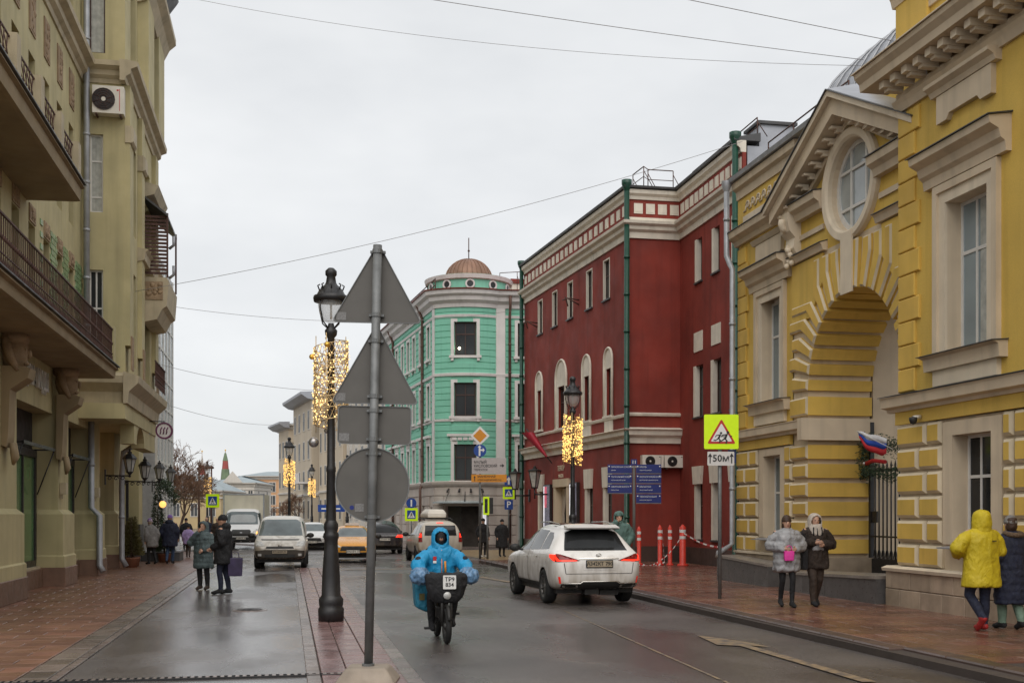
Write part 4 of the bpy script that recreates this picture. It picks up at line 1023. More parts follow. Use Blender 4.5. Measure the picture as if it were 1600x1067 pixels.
pl = MB(); pl.tube([(.35, -.55, -.35), (-.3, 1.6, .62)], .018, 6); pl.build('pole', 'white_frame', fl)
def cloth(name, mat, a, c, k):
    m = MB(); N = 14; vs = []
    for i in range(N + 1):
        t = i / N
        for f in (a, c): vs.append((-.3 + .65 * t * 1.0 + .06 * math.sin(t * 9 + f * 2), 1.6 - t * 1.55 - f * .10, .62 - .82 * t * .5 - f * (.35 + .55 * math.sin(t * 2.4)) + .03 * math.sin(t * 12 + f)))
    m.add(vs, [(2 * i, 2 * i + 1, 2 * i + 3, 2 * i + 2) for i in range(N)], 0, True); return link(name, evaluated(m.mesh(recalc=False), [('SOLIDIFY', dict(thickness=.008))]), mat, fl)
cloth('white_stripe', 'flag_white', 0, .33, 0); cloth('blue_stripe', 'flag_blue', .33, .66, 1); cloth('red_stripe', 'flag_red', .66, 1.0, 2)
def granite_block(label, x0, x1, y0, y1, za, zb):
    t = root('granite_landing', label, 'step', ((x0 + x1) / 2, (y0 + y1) / 2, .13)); cx, cy = (x0 + x1) / 2, (y0 + y1) / 2
    n = 4
    for i in range(n):
        a, c = y0 + (y1 - y0) * i / n - cy, y0 + (y1 - y0) * (i + 1) / n - cy; f = lambda y: za + (zb - za) * (y + cy - y0) / (y1 - y0)
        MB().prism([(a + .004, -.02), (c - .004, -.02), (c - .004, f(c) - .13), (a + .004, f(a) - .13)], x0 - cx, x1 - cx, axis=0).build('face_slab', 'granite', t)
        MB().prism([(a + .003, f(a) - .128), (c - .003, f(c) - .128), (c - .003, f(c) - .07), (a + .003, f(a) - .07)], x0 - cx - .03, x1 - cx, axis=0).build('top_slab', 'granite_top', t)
    return t
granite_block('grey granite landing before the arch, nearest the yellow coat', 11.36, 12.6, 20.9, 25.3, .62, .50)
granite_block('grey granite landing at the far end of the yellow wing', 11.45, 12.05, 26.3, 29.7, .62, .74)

# ================================================================ dark red theatre
rh = root('red_house', 'dark red house with white cornices and arched windows beside the crossing', 'building', (13, 48, 0))
RP, RD = (12.53, 41.4), (-.078, .997); X = FD(RP, RD); loc = rh.location
W = 14.2
def narrow(a, c, d, e): return (a, c, d, e, .16)
top = [narrow(u - .38, u + .38, 10.35, 11.95) for u in (2.5, 4.55, 7.05, 9.25, 11.5)]
arch = [(2.2, .46, 5.75), (4.8, .52, 5.75), (8.2, .78, 5.7), (11.55, .52, 5.85)]
low = [narrow(u - .45, u + .45, 1.0, 3.1) for u in (2.35, 4.55, 11.3)]
door = (7.0, 9.1, .13, 3.4, .4)
holes = top + [(u - w * .62, u + w * .62, z, z + 1.85, .16) for u, w, z in arch] + low + [door]
wall(X, 0, W, .1, 12.4, holes).build('front_wall', 'red', rh)
MB().box(14.7, 26, 35.4, 56, 0, 13.9).build('core_wall', 'roof_grey', rh, local=False)
MB(X).quad((W, 0, 0), (W, -12, 0), (W, -12, 14), (W, 0, 14)).build('end_wall', 'red', rh)
for h in top:
    window(X, rh, h[0], h[1], h[2], h[3], -.1, 'brown_frame', 'glass', (.5,), (.6,), .05)
    m = MB(X); m.box(h[0], h[0] + .05, -.095, .012, h[2], h[3]); m.box(h[1] - .05, h[1], -.095, .012, h[2], h[3]); m.box(h[0] + .05, h[1] - .05, -.095, .01, h[3] - .05, h[3]); m.build('white_reveal', 'white_trim', rh)
    MB(X).box(h[0] - .06, h[1] + .06, -.1, .08, h[2] - .06, h[2]).build('sill', 'roof_dark', rh)
for u, w, z in arch:
    zs = z + 1.85; m = MB(X); N = 14
    # moulded arch frame: jambs, arch ring and blind tympanum
    for s in (-1, 1): m.box(u + s * w * .62 if s > 0 else u - w, u + w if s > 0 else u - w * .62, 0, .05, z, zs + .3)
    m.prism([(u - w, zs), (u + w, zs), (u + w, zs + .3)] + [(u + w * math.cos(math.pi * i / N), zs + .3 + w * 1.1 * math.sin(math.pi * i / N)) for i in range(1, N)] + [(u - w, zs + .3)], 0, .04)
    m.build('arch_frame', 'white_trim', rh)
    m = MB(X); m.tube([(u - w, .05, z)] + [(u - w, .05, zs)] + [(u + w * math.cos(math.pi * (1 - i / N)), .05, zs + .3 + w * 1.1 * math.sin(math.pi * i / N)) for i in range(N + 1)] + [(u + w, .05, zs), (u + w, .05, z)], .05, 6); m.build('arch_moulding', 'white_trim', rh)
    window(X, rh, u - w * .62, u + w * .62, z, zs, -.1, 'brown_frame', 'glass', (.5,), (.62,), .05)
    MB(X).box(u - w * 1.05, u + w * 1.05, -.05, .12, z - .09, z).build('sill', 'white_trim', rh)
    if u < 6: MB(X).box(u - w * .95, u + w * .95, 0, .05, z - .75, z - .12).build('apron', 'white_trim', rh)
for h in low:
    m = MB(X); m.box(h[1] - .26, h[1] + .02, -.12, .04, h[2], h[3]); m.build('white_jamb', 'white_trim', rh)
    window(X, rh, h[0], h[1] - .26, h[2], h[3], -.1, 'brown_frame', 'glass', (.5,), (.6,), .05)
    m = MB(X); m.prism([(h[0] + .05, 2.95), (h[1] - .05, 2.95), (h[1] + .04, 3.75), (h[0] - .04, 3.75)], .0, .1); m.build('keystone', 'white_trim', rh)
# entrance
m = MB(X); m.box(7.0, 7.25, -.3, .12, .13, 3.1); m.box(8.85, 9.1, -.3, .12, .13, 3.1); m.box(6.95, 9.15, -.3, .14, 3.1, 3.45); m.build('door_surround', 'cream', rh)
m = MB(X)
for s, a in ((1, 7.3), (-1, 8.8)): m.prism([(a, 3.05), (a + s * .72, 3.05), (a + s * .25, 1.9), (a + s * .3, .3), (a, .3)], -.24, -.2)
m.build('drapery', 'scarf', rh); MB(X).box(7.25, 8.85, -.4, -.3, .13, 3.1).build('doorway', 'interior_dark', rh)
MB(X).box(6.8, 9.3, .0, .08, 3.45, 4.3).build('sign_panel', 'red', rh)
tx = root('theatre_sign', 'small pale lettering above the curtained door of the red house', 'lettering', X(8.05, .1, 3.75))
ang = math.atan2(RD[1], RD[0]) + math.pi
text('top_line', 'ТЕАТР', .3, 'cream_light', tx, (0, 0, .16), (R(90), 0, ang), ext=.01, bold=True); text('lower_line', 'КАССА', .2, 'cream_light', tx, (0, 0, -.18), (R(90), 0, ang), ext=.01)
# return wall and the set-back part
Rt = FS(41.4); wall(Rt, 12.53, 14.55, .1, 12.4, []).build('return_wall', 'red', rh)
K = FR(14.5)
bk = [(39.05, 39.7, 10.25, 11.8, .2), (37.35, 38.0, 10.25, 11.8, .2), (35.5, 36.2, 10.25, 11.8, .2), (38.95, 39.85, 5.4, 7.25, .2), (37.2, 38.1, 5.4, 7.25, .2), (35.3, 36.3, 5.4, 7.25, .2), (39.0, 39.75, 1.0, 3.0, .2), (37.25, 38.05, 1.0, 3.0, .2), (35.4, 36.3, 1.0, 3.0, .2)]
wall(K, 35.25, 41.4, .1, 12.4, bk).build('set_back_wall', 'red', rh)
for h in bk:
    m = MB(K); m.box(h[1] - .16, h[1] + .02, -.17, .03, h[2], h[3]); m.build('white_jamb', 'white_trim', rh)
    window(K, rh, h[0], h[1] - .16, h[2], h[3], -.15, 'brown_frame', 'glass', (.5,), (.6,), .05); MB(K).box(h[0] - .06, h[1] + .06, -.1, .07, h[2] - .06, h[2]).build('sill', 'roof_dark', rh)
    if h[2] < 2: m = MB(K); m.prism([(h[0] - .0, 2.98), (h[1] + .0, 2.98), (h[1] + .1, 3.62), (h[0] - .1, 3.62)], 0, .1); m.build('keystone', 'white_trim', rh)
    if 5 < h[2] < 6: MB(K).box(h[0] + .02, h[1] - .02, 0, .03, 7.75, 8.45).build('blind_panel', 'white_trim', rh)
# cornices, frieze with white squares, eaves: swept round front, return and set-back wall
def sweep(path, prof, closed_ends=True):
    """profile [(n, z)] carried along a plan path (x, y); outward is to the left of the direction of travel"""
    P = [Vector(p) for p in path]; N = []
    for i in range(len(P)):
        ds = []
        if i > 0: ds.append((P[i] - P[i - 1]).normalized())
        if i < len(P) - 1: ds.append((P[i + 1] - P[i]).normalized())
        ns = [Vector((-d.y, d.x)) for d in ds]; q = sum(ns, Vector((0, 0))); q = q / max(.3, q.dot(ns[0])); N.append(q)
    m = MB(); k = len(prof)
    vs = [(p.x + n.x * a, p.y + n.y * a, z) for p, n in zip(P, N) for a, z in prof]
    fs = [(i * k + j, i * k + (j + 1) % k, (i + 1) * k + (j + 1) % k, (i + 1) * k + j) for i in range(len(P) - 1) for j in range(k)]
    if closed_ends: fs += [tuple(range(k))[::-1], tuple(range((len(P) - 1) * k, len(P) * k))]
    return m.add(vs, fs)
RPATH = [(14.5, 35.25), (14.5, 41.4), (12.53, 41.4), (12.53 + RD[0] * W, 41.4 + RD[1] * W)]
def rs_(name, prof, mat): return sweep(RPATH, prof).build(name, mat, rh, local=False)
rs_('lower_cornice', [(-.1, 12.2), (.06, 12.2), (.08, 12.42), (.2, 12.5), (.22, 12.62), (.34, 12.7), (.36, 12.8), (.06, 12.88), (.05, 12.98), (-.1, 12.98)], 'white_trim')
rs_('frieze', [(-.1, 12.98), (.03, 12.98), (.03, 13.64), (-.1, 13.64)], 'red')
rs_('top_cornice', [(-.1, 13.64), (.08, 13.64), (.1, 13.76), (.2, 13.84), (.22, 13.98), (.1, 14.02), (-.1, 14.02)], 'white_trim')
rs_('eaves', [(-.6, 14.02), (.3, 14.02), (.32, 14.1), (-.6, 14.3)], 'roof_dark')
rs_ = None
sqm = MB(); sqm.box(-.17, .17, -.012, .03, -.19, .19); sqm.box(-.11, .11, -.022, -.012, -.13, .13); sm = sqm.mesh(); sm.materials.append(MATS['white_trim'])
def square(p, rz): link('frieze_square', sm, None, rh, (p[0] - loc[0], p[1] - loc[1], p[2]), (0, 0, rz))
for i in range(22): square(X(.45 + i * .635, .05, 13.31), ang)
for i in range(4): square(Rt(12.85 + i * .47, .05, 13.31), 0)
for i in range(12): square(K(41.0 - i * .5, .05, 13.31), -R(90))
for i, prof, mat in (('string_course', [(0, 5.56), (.08, 5.58), (.1, 5.66), (0, 5.7)], 'white_trim'), ('mid_cornice', [(-.05, 4.55), (.08, 4.55), (.1, 4.75), (.24, 4.85), (.26, 5.0), (.34, 5.06), (-.05, 5.16)], 'white_trim')):
    sweep([(14.5, 41.4), (12.53, 41.4), (12.53 + RD[0] * W, 41.4 + RD[1] * W)], prof).build(i, mat, rh, local=False)
MB(X).box(0, W, 0, .08, .1, .7).build('plinth', 'kerb_dark', rh); MB(Rt).box(12.45, 14.42, 0, .08, .1, .7).build('plinth', 'kerb_dark', rh); MB(K).box(35.25, 41.3, 0, .08, .1, .7).build('plinth', 'kerb_dark', rh)
def green_pipe(p, z1=14.2):
    o = downpipe(rh, [(p[0], p[1], z1), (p[0], p[1], .4), (p[0] - .15, p[1] - .1, .2)], .1, 'green_pipe', 10, 1.5)
    m = MB(); m.lathe([(.1, -.3), (.2, -.05), (.2, .1), (.1, .1)], (p[0], p[1], z1), 10); m.build('rain_head', 'green_pipe', rh, local=False)
green_pipe((12.36, 41.22)); green_pipe(X(W - .12, .18, 0)[:2]); green_pipe((14.28, 35.4))
roof_rail(rh, [X(1.2, -.6, 14.2), X(.1, -.6, 14.2), (13.4, 41.9, 14.2), (14.4, 41.9, 14.2)], .75)
roof_rail(rh, [(15.0, 41.4, 14.2), (15.0, 39, 14.2), (15.0, 37, 14.2), (15.0, 35.3, 14.2)], .6)
for u in (5.9, 12.0):
    m = MB(X); m.tube([(u, 0, 10.95), (u, .5, 11.0), (u + .5, .55, 11.0)], .03, 5); m.tube([(u, 0, 10.75), (u, .5, 11.0)], .03, 5); m.tube([(u + .25, .4, 10.7), (u + .25, .52, 11.1)], .03, 5); m.build('wire_bracket', 'rust_iron', rh)
MB().box(15.2, 16.4, 35.6, 36.6, 13.9, 14.7).build('dormer', 'roof_grey', rh, local=False); MB().box(15.1, 16.5, 35.5, 36.7, 14.7, 14.8).build('dormer_roof', 'roof_dark', rh, local=False)
ac_unit('air_conditioner', 'white air conditioner on red wall, left of the pair', (13.34, 41.38, 3.64), .82, .46, .3, 0, 'air conditioners on the red wall')
ac_unit('air_conditioner', 'white air conditioner on red wall, right of the pair', (14.2, 41.38, 3.64), .82, .46, .3, 0, 'air conditioners on the red wall')
# banner, lanterns, lit poster cases on the red house
bn = root('red_banner', 'red banner hanging in folds from a pole on the red house', 'banner', X(10.2, .3, 4.3))
m = MB(); m.tube([(.25, -.85, -.1), (-.6, .65, 1.55)], .025, 6); m.build('pole', 'iron', bn)
m = MB(); vs = []; N = 12
for i in range(N + 1):
    t = i / N
    for j in range(9): a = 2 * math.pi * j / 8; r_ = (.36 - .28 * t) * (1 + .22 * math.sin(3 * a)); vs.append((-.55 + .62 * t + r_ * math.cos(a) * .8, .5 - 1.1 * t + r_ * math.sin(a) * 1.2, 1.35 - 1.15 * t))
m.add(vs, [(i * 9 + j, i * 9 + j + 1, (i + 1) * 9 + j + 1, (i + 1) * 9 + j) for i in range(N) for j in range(8)], 0, True); m.build('cloth', 'banner_red', bn)
def box_lantern(label, u):
    p = X(u, .75, 3.1); t = root('wall_lantern', label, 'lantern', p, ang, 'lanterns on the red house')
    g = MB(); g.lathe([(.13, .0), (.27, .75)], k=4, sm=False); g.build('glass', 'lamp_glass', t)
    f = MB()
    for j in range(4): a = 2 * math.pi * j / 4; f.tube([(.13 * math.cos(a), .13 * math.sin(a), 0), (.275 * math.cos(a), .275 * math.sin(a), .76)], .022, 5)
    f.lathe([(.16, -.03), (.16, .03)], k=4, sm=False); f.lathe([(.34, .74), (.32, .8), (.1, .86), (.05, .98), (0, 1.)], k=4, sm=False); f.build('frame', 'iron', t)
    f = MB(); f.tube([(0, 0, -.02), (0, 0, -.5)], .035, 6); f.tube([(0, 0, -.3), (0, .74, -.3)], .04, 6); f.box(-.08, .08, .68, .76, -.6, 0); f.build('bracket', 'iron', t)
box_lantern('boxy iron lantern on the red house, left of the banner', 13.2); box_lantern('boxy iron lantern on the red house, right below the banner', 9.9)
def poster(label, u):
    t = root('poster_case', label, 'poster', X(u, .0, 1.0), 0, 'lit poster cases on the red house'); fr = X
    m = MB(fr); m.box(u - .5, u + .5, .01, .14, 1.0, 3.25); m.build('case', 'dark_frame', t)
    m = MB(fr); m.box(u - .45, u + .45, .14, .15, 1.05, 3.2); m.build('poster', 'poster_dark', t)
    m = MB(fr); m.box(u - .05, u + .42, .15, .156, 2.2, 3.15); m.build('picture', 'poster_pink', t); m = MB(fr); m.box(u + .28, u + .44, .156, .162, 1.08, 3.17); m.build('lit_edge', 'poster_light', t)
M('poster_dark', (.10, .09, .14), .3, .5, 5, emit=.2)
poster('lit poster case left of the curtained door', 10.05); poster('lit poster case right of the curtained door', 6.25)

# ================================================================ mint green corner house with copper dome
def cam2w(xc, yc): c, s = math.cos(YAW), math.sin(YAW); return (xc * c + yc * s, -xc * s + yc * c)
BP = cam2w(-4.27, 64); CP = cam2w(-.88, 64); dl = Vector((-.277, .961)).normalized()
AP = cam2w(-4.27 + dl.x * 16, 64 + dl.y * 16); DP = cam2w(7.1, 64.8)
arcp = []
for i in range(1, 14):
    f = R(-35 + 70 * i / 14); arcp.append(cam2w(-2.575 + 2.955 * math.sin(f), 64 + 2.42 - 2.955 * math.cos(f)))
GPATH = [DP, CP] + arcp[::-1] + [BP, AP]        # outward to the left of travel (travel right to left = towards far)
GV = [Vector(p) for p in GPATH]
GL = [0.]
for a, c in zip(GV[:-1], GV[1:]): GL.append(GL[-1] + (c - a).length)
def gpos(l):
    for i in range(len(GL) - 1):
        if l <= GL[i + 1] + 1e-6 or i == len(GL) - 2:
            d = (GV[i + 1] - GV[i]).normalized(); return GV[i] + d * (l - GL[i]), Vector((-d.y, d.x))
# the travel direction above goes right -> left, so outward (towards the camera) is on the left-hand side
def GF(l, n, z): p, q = gpos(l); return (p.x + q.x * n, p.y + q.y * n, z)
GS = 1
mh = root('mint_house', 'mint green corner house with rounded front and copper dome at the crossing', 'building', (*cam2w(-2.5, 66), 0)); loc = mh.location
LC, LB, LE = GL[1], GL[-2], GL[-1]; LM = (LC + LB) / 2
wins = []
for (z0, z1) in ((10.65, 12.5), (7.3, 9.15), (3.75, 5.75)):
    wins.append((LM - .62, LM + .62, z0, z1, .25))
    wins.append((LC - 2.1, LC - 1.2, z0, z1, .25)); wins.append((LC - 5, LC - 4, z0, z1, .25))
    for u in (1.6, 3.7, 5.8, 7.6, 9.5, 11.5, 13.5): wins.append((LB + u - .36, LB + u + .36, z0, z1, .22))
wall(GF, 0, LE, 3.5, 14.3, wins, extra=GL).build('wall', 'mint', mh)
wall(GF, 0, LE, 0, 3.5, [(LM - .85, LM + 1.15, .05, 2.35, .5), (LM + 2.4, LM + 3.0, .3, 2.3, .3), (LC - 2.3, LC - 1.2, .1, 2.4, .3)] + [(LB + u - .4, LB + u + .4, .4, 2.4, .3) for u in (3.2, 5.5, 7.8, 10, 12.2)], extra=GL).build('ground_wall', 'grey_base', mh)
# closing volumes behind
m = MB(); m.prism([(p.x, p.y) for p in GV[1:]] + [(GV[-1].x + 14, GV[-1].y + 2), (DP[0] + 3, DP[1] + 6), DP], 14.28, 14.3, axis=2); m.build('roof', 'roof_red', mh, local=False)
# horizontal boards/courses, each its own piece
def subpath(l0, l1): return [GF(l0, 0, 0)[:2]] + [tuple(GV[i]) for i in range(len(GL)) if l0 + .02 < GL[i] < l1 - .02] + [GF(l1 - 1e-4, 0, 0)[:2]]
z = 3.72; j = 0
while z < 13.2:
    z1 = z + .345
    segs = [(LC - 2.9, LC - .55), (LC + .0, LB), (LB, LE)]
    for w in wins:
        a, c = w[0] - .16, w[1] + .16
        if w[2] - .25 < z1 - .03 and w[3] + .16 > z + .03:
            new = []
            for p, q in segs:
                if q <= a or p >= c: new.append((p, q)); continue
                if p < a: new.append((p, a))
                if q > c: new.append((c, q))
            segs = new
    for p, q in segs:
        if q - p > .12: sweep(subpath(p, q), [(0, z), (.035, z + .02), (.035, z1 - .045), (0, z1 - .03)]).build('facing_board', 'mint', mh, local=False)
    z = z1
# white pilasters, bands, main cornice
for (a, c) in ((LC - .5, LC + .04), (LB - .0, LB + .42)):
    m = MB(GF); m.box(a, c, 0, .09, 3.6, 13.4); m.build('pilaster', 'white_clean', mh)
SW = lambda name, prof, mat, l0=.05, l1=None: sweep(subpath(l0, l1 or LE), prof).build(name, mat, mh, local=False)
SW('cornice', [(-.05, 13.3), (.1, 13.3), (.14, 13.5), (.34, 13.66), (.38, 13.86), (.55, 13.98), (.6, 14.2), (-.05, 14.3)], 'white_clean')
SW('eaves', [(-1.2, 14.3), (.66, 14.2), (.68, 14.26), (-1.2, 14.42)], 'roof_red')
SW('upper_band', [(0, 12.75), (.07, 12.77), (.09, 12.9), (0, 12.93)], 'white_clean'); SW('middle_band', [(0, 9.5), (.1, 9.52), (.12, 9.66), (0, 9.7)], 'white_clean')
SW('lower_band', [(0, 7.0), (.08, 7.02), (.1, 7.12), (0, 7.15)], 'white_clean', LC - 3); SW('shop_cornice', [(0, 3.42), (.12, 3.44), (.2, 3.56), (.22, 3.68), (0, 3.74)], 'grey_base')
for w in wins:
    if w[0] < LC - 3: continue
    a, c, d, e = w[:4]; big = a > LM - 1 and c < LM + 1
    m = MB(GF); fw = .17; m.box(a - fw, a, -.02, .075, d, e); m.box(c, c + fw, -.02, .075, d, e); m.box(a - fw, c + fw, -.02, .075, e, e + fw); m.build('window_surround', 'white_clean', mh)
    window(GF, mh, a, c, d, e, -.18, 'brown_frame', 'glass', (.5,) if not big else (.5,), (.64,), .07)
    m = MB(GF); m.box(a - .24, c + .24, 0, .17, d - .14, d - .002); m.box(a - .16, a - .02, 0, .1, d - .3, d - .14); m.box(c + .02, c + .16, 0, .1, d - .3, d - .14); m.build('sill', 'white_clean', mh)
    if d < 5:
        m = MB(GF); m.box(a - .2, c + .2, 0, .08, e + .18, e + .42); m.box(a - .34, c + .34, 0, .22, e + .44, e + .58); m.build('window_hood', 'white_clean', mh)
        for q in range(5): MB(GF).box(a - .12 + q * (c - a + .24) / 5 + .02, a - .12 + (q + 1) * (c - a + .24) / 5 - .04, .08, .11, e + .22, e + .38).build('hood_dentil', 'white_clean', mh)
# ground floor: stone joints, doorway, canopy
z = .2
while z < 3.3:
    for (p, q) in ((LC - 2.9, LC - .0), (LC, LB), (LB, LE)):
        segs = [(p, q)]
        for a, c, d, e in ((LM - .95, LM + 1.25, 0, 2.45), (LM + 2.3, LM + 3.1, .2, 2.4), (LC - 2.4, LC - 1.1, 0, 2.5)) + tuple((LB + u - .5, LB + u + .5, .3, 2.5) for u in (3.2, 5.5, 7.8, 10, 12.2)):
            if e > z and d < z + .5:
                new = []
                for (s0, s1) in segs:
                    if s1 <= a or s0 >= c: new.append((s0, s1)); continue
                    if s0 < a: new.append((s0, a))
                    if s1 > c: new.append((c, s1))
                segs = new
        for (s0, s1) in segs:
            if s1 - s0 > .15: sweep(subpath(s0 + .01, s1 - .01), [(0, z), (.06, z + .02), (.06, z + .5), (0, z + .52)]).build('stone_course', 'grey_base', mh, local=False)
    z += .545
MB(GF).box(LM - .85, LM + .3, -.45, -.4, .05, 2.35).build('doorway', 'interior_dark', mh); MB(GF).box(LM + .3, LM + 1.15, -.42, -.36, .05, 2.35).build('door', 'dark_frame', mh)
MB(GF).box(LM - 1.25, LM - .95, .08, .1, .9, 2.4).build('lit_window', 'poster_light', mh)
SW('entrance_canopy', [(0, 2.56), (.75, 2.5), (.75, 2.56), (0, 2.66)], 'glass_tower', LM - 1.3, LM + 1.5)
for u in (-.9, -.3, .3, .9): m = MB(GF); m.tube([(LM + u, .0, 3.3), (LM + u, .3, 3.2), (LM + u, .35, 3.1)], .05, 6); m.build('spot_lamp', 'dark_frame', mh)
for u in (-.9, 0, .9): m = MB(GF); m.tube([(LM + u, .06, 3.15), (LM + u, .6, 2.6)], .015, 5); m.build('canopy_rod', 'dark_frame', mh)
wl = root('lit_window_lamp', 'small lamp glowing behind the top corner window of the mint house', 'lamp', GF(LM - .25 + .6, -.12, 11.05)); 
m = MB(); m.ball((0, 0, 0), .07, 8); m.build('globe', 'lamp_on', wl); m = MB(); m.tube([(0, 0, .06), (0, 0, .5)], .012, 5); m.build('cord', 'ink', wl)
# drum with round windows, dome and spire
dc = cam2w(-2.5, 66.6); m = MB(); m.lathe([(2.35, 14.2), (2.35, 15.1), (2.45, 15.15), (2.5, 15.3), (1.3, 15.45)], (*dc, 0), 40, sm=False); m.build('drum', 'mint', mh, local=False)
m = MB(); m.lathe([(2.36, 15.02), (2.5, 15.06), (2.56, 15.28), (2.3, 15.34)], (*dc, 0), 40, sm=False); m.build('drum_cornice', 'white_clean', mh, local=False)
m = MB(); m.lathe([(2.36, 14.2), (2.5, 14.25), (2.36, 14.4)], (*dc, 0), 40, sm=False); m.build('drum_base', 'white_clean', mh, local=False)
for k in range(-2, 3):
    a = -math.pi / 2 - YAW + k * R(33) + R(4); cx, cy = dc[0] + 2.36 * math.cos(a), dc[1] + 2.36 * math.sin(a); q = Matrix.Translation((cx - loc[0], cy - loc[1], 14.75)) @ Matrix.Rotation(a + math.pi / 2, 4, 'Z') @ Matrix.Rotation(R(90), 4, 'X')
    m = MB(); m.lathe([(.17, 0), (.19, .05), (.27, .05), (.28, 0)], k=16, sm=False); o = m.build('round_window', 'white_clean', mh, local=True); o.matrix_local = q
    m = MB(); m.lathe([(0, .015), (.18, .015)], k=16, sm=False); g = m.build('pane', 'glass', o, local=True)
dome = MB(); dome.lathe([(1.36 * math.cos(R(90) * i / 10), 15.4 + 1.2 * math.sin(R(90) * i / 10)) for i in range(11)], (*dc, 0), 40); dome.build('dome', 'copper', mh, local=False)
for k in range(28):
    a = 2 * math.pi * k / 28; m = MB(); m.tube([(dc[0] + 1.375 * math.cos(R(90) * i / 8) * math.cos(a), dc[1] + 1.375 * math.cos(R(90) * i / 8) * math.sin(a), 15.4 + 1.215 * math.sin(R(90) * i / 8)) for i in range(9)], .025, 4); m.build('dome_seam', 'copper', mh, local=False)
m = MB(); m.tube([(*dc, 16.55), (*dc, 17.85)], .03, 5); m.ball((*dc, 17.1), .07, 8); m.build('spire', 'rust_iron', mh, local=False)
m = MB(); P = [GF(l, -.1, 14.35) for l in (LB + .4, LB + 2.5, LB + 5, LB + 7.5, LB + 10, LB + 13)]
for h in (.35, .7): m.tube([(x, y, zz + h) for x, y, zz in P], .03, 5)
for (x, y, zz) in P: m.tube([(x, y, zz), (x, y, zz + .72)], .03, 5)
m.build('roof_rail', 'rust_iron', mh, local=False)
downpipe(mh, [GF(LC - .75, .45, 14.15), GF(LC - .75, .45, 13.4), GF(LC - .75, .12, 12.9), GF(LC - .75, .12, .3)], .08, 'pipe_brown')
downpipe(mh, [GF(LB + 3.0, .5, 14.1), GF(LB + 3.0, .12, 13.2), GF(LB + 3.0, .12, 3.7), GF(LB + 2.7, .3, 3.3), GF(LB + 2.7, .3, .2)], .08, 'pipe_brown')
downpipe(mh, [GF(LB + 12.6, .5, 14.1), GF(LB + 12.6, .12, 13.2), GF(LB + 12.6, .12, .2)], .08, 'pipe_brown')
# chimney and railings on the roof to the right
p = cam2w(.4, 69); m = MB(); m.box(-.5, .7, -.5, .5, 13.9, 15.6); m.build('chimney', 'white_trim', mh).location = (p[0] - loc[0], p[1] - loc[1], 0)
m = MB(); m.box(-.6, .8, -.6, .6, 15.6, 15.85); m.build('chimney_cap', 'red', mh).location = (p[0] - loc[0], p[1] - loc[1], 0)
p0 = cam2w(-.6, 66); roof_rail(mh, [(*cam2w(-.7, 66), 14.6), (*cam2w(.3, 66.2), 14.7), (*cam2w(1.3, 66.5), 14.8)], 1.1)

# ================================================================ far houses closing the street
def far_house(name, label, pc, dirc, length, depth, height, wmat, rows, cols, ww, wh, roofmat='roof_blue', roof_h=1.6, cornice='pale_far', group=None, z0=1.0, gmat='pane_far', end_cols=2, pilaster=False):
    """box house: long facade starts at camera-plan point pc and runs along dirc; windows are separate frames with panes"""
    p = Vector(cam2w(*pc)); q = Vector(cam2w(pc[0] + dirc[0], pc[1] + dirc[1])); d = (q - p).normalized(); nrm = Vector((-d.y, d.x))
    t = root(name, label, 'building', (p.x, p.y, 0), 0, group)
    f1 = lambda u, n, z: (p.x + d.x * u + nrm.x * n, p.y + d.y * u + nrm.y * n, z)
    f0 = lambda u, n, z: (p.x - nrm.x * u - d.x * n, p.y - nrm.y * u - d.y * n, z)      # end wall towards the camera
    m = MB(f1); m.box(0, length, -depth, 0, -.1, height); m.build('wall', wmat, t)
    for fr, L, nc in ((f1, length, cols), (f0, depth, end_cols)):
        rh_ = (height - z0 - .8) / rows
        for r in range(rows):
            for c in range(nc):
                u = L * (c + .5) / nc; zb = z0 + rh_ * r + rh_ * .15
                f = MB(fr); f.box(u - ww / 2 - .1, u + ww / 2 + .1, -.05, .05, zb - .1, zb + wh + .12); o = f.build('window', cornice, t)
                f = MB(fr); f.box(u - ww / 2, u - .04, -.05, .06, zb, zb + wh); f.box(u + .04, u + ww / 2, -.05, .06, zb, zb + wh); f.build('pane', gmat, o)
        if pilaster:
            for c in range(nc + 1):
                u = min(max(L * c / nc, .25), L - .25); MB(fr).box(u - .22, u + .22, 0, .14, .3, height - .6).build('pilaster', cornice, t)
        MB(fr).profile(-.3, L + .3, [(0, height - .6), (.12, height - .58), (.2, height - .3), (.5, height - .15), (.52, height), (0, height)]).build('cornice', cornice, t)
        MB(fr).profile(-.05, L + .05, [(0, z0 + rh_ - .3), (.12, z0 + rh_ - .28), (.14, z0 + rh_ - .1), (0, z0 + rh_ - .05)]).build('string_course', cornice, t)
    m = MB(f1); e = .5; m.add([(-e, e, height), (length + e, e, height), (length + e, -depth - e, height), (-e, -depth - e, height), (depth * .3, -depth / 2, height + roof_h), (length - depth * .3, -depth / 2, height + roof_h)], [(0, 1, 5, 4), (1, 2, 5), (2, 3, 4, 5), (3, 0, 4)]); m.build('roof', roofmat, t)
    return t, f1, f0
t, f1, f0 = far_house('pale_house', 'pale house with tall pilasters next along from the mint house', (-8.7, 80.5), (-.28, .96), 19, 14, 13.2, 'pale_far', 3, 6, .9, 1.9, pilaster=True)
t, f1, f0 = far_house('cream_house', 'cream house with deep grey eaves behind the tall street lamp', (-14.8, 101), (-.3, .954), 15, 14, 11.6, 'beige_far', 3, 5, .9, 1.8)
t, f1, f0 = far_house('cream_tower_house', 'tall cream house with bracketed cornice and balcony down the street', (-20.2, 116), (-.33, .944), 12, 14, 14.0, 'beige_far2', 4, 4, 1., 1.8, 'roof_dark', .6)
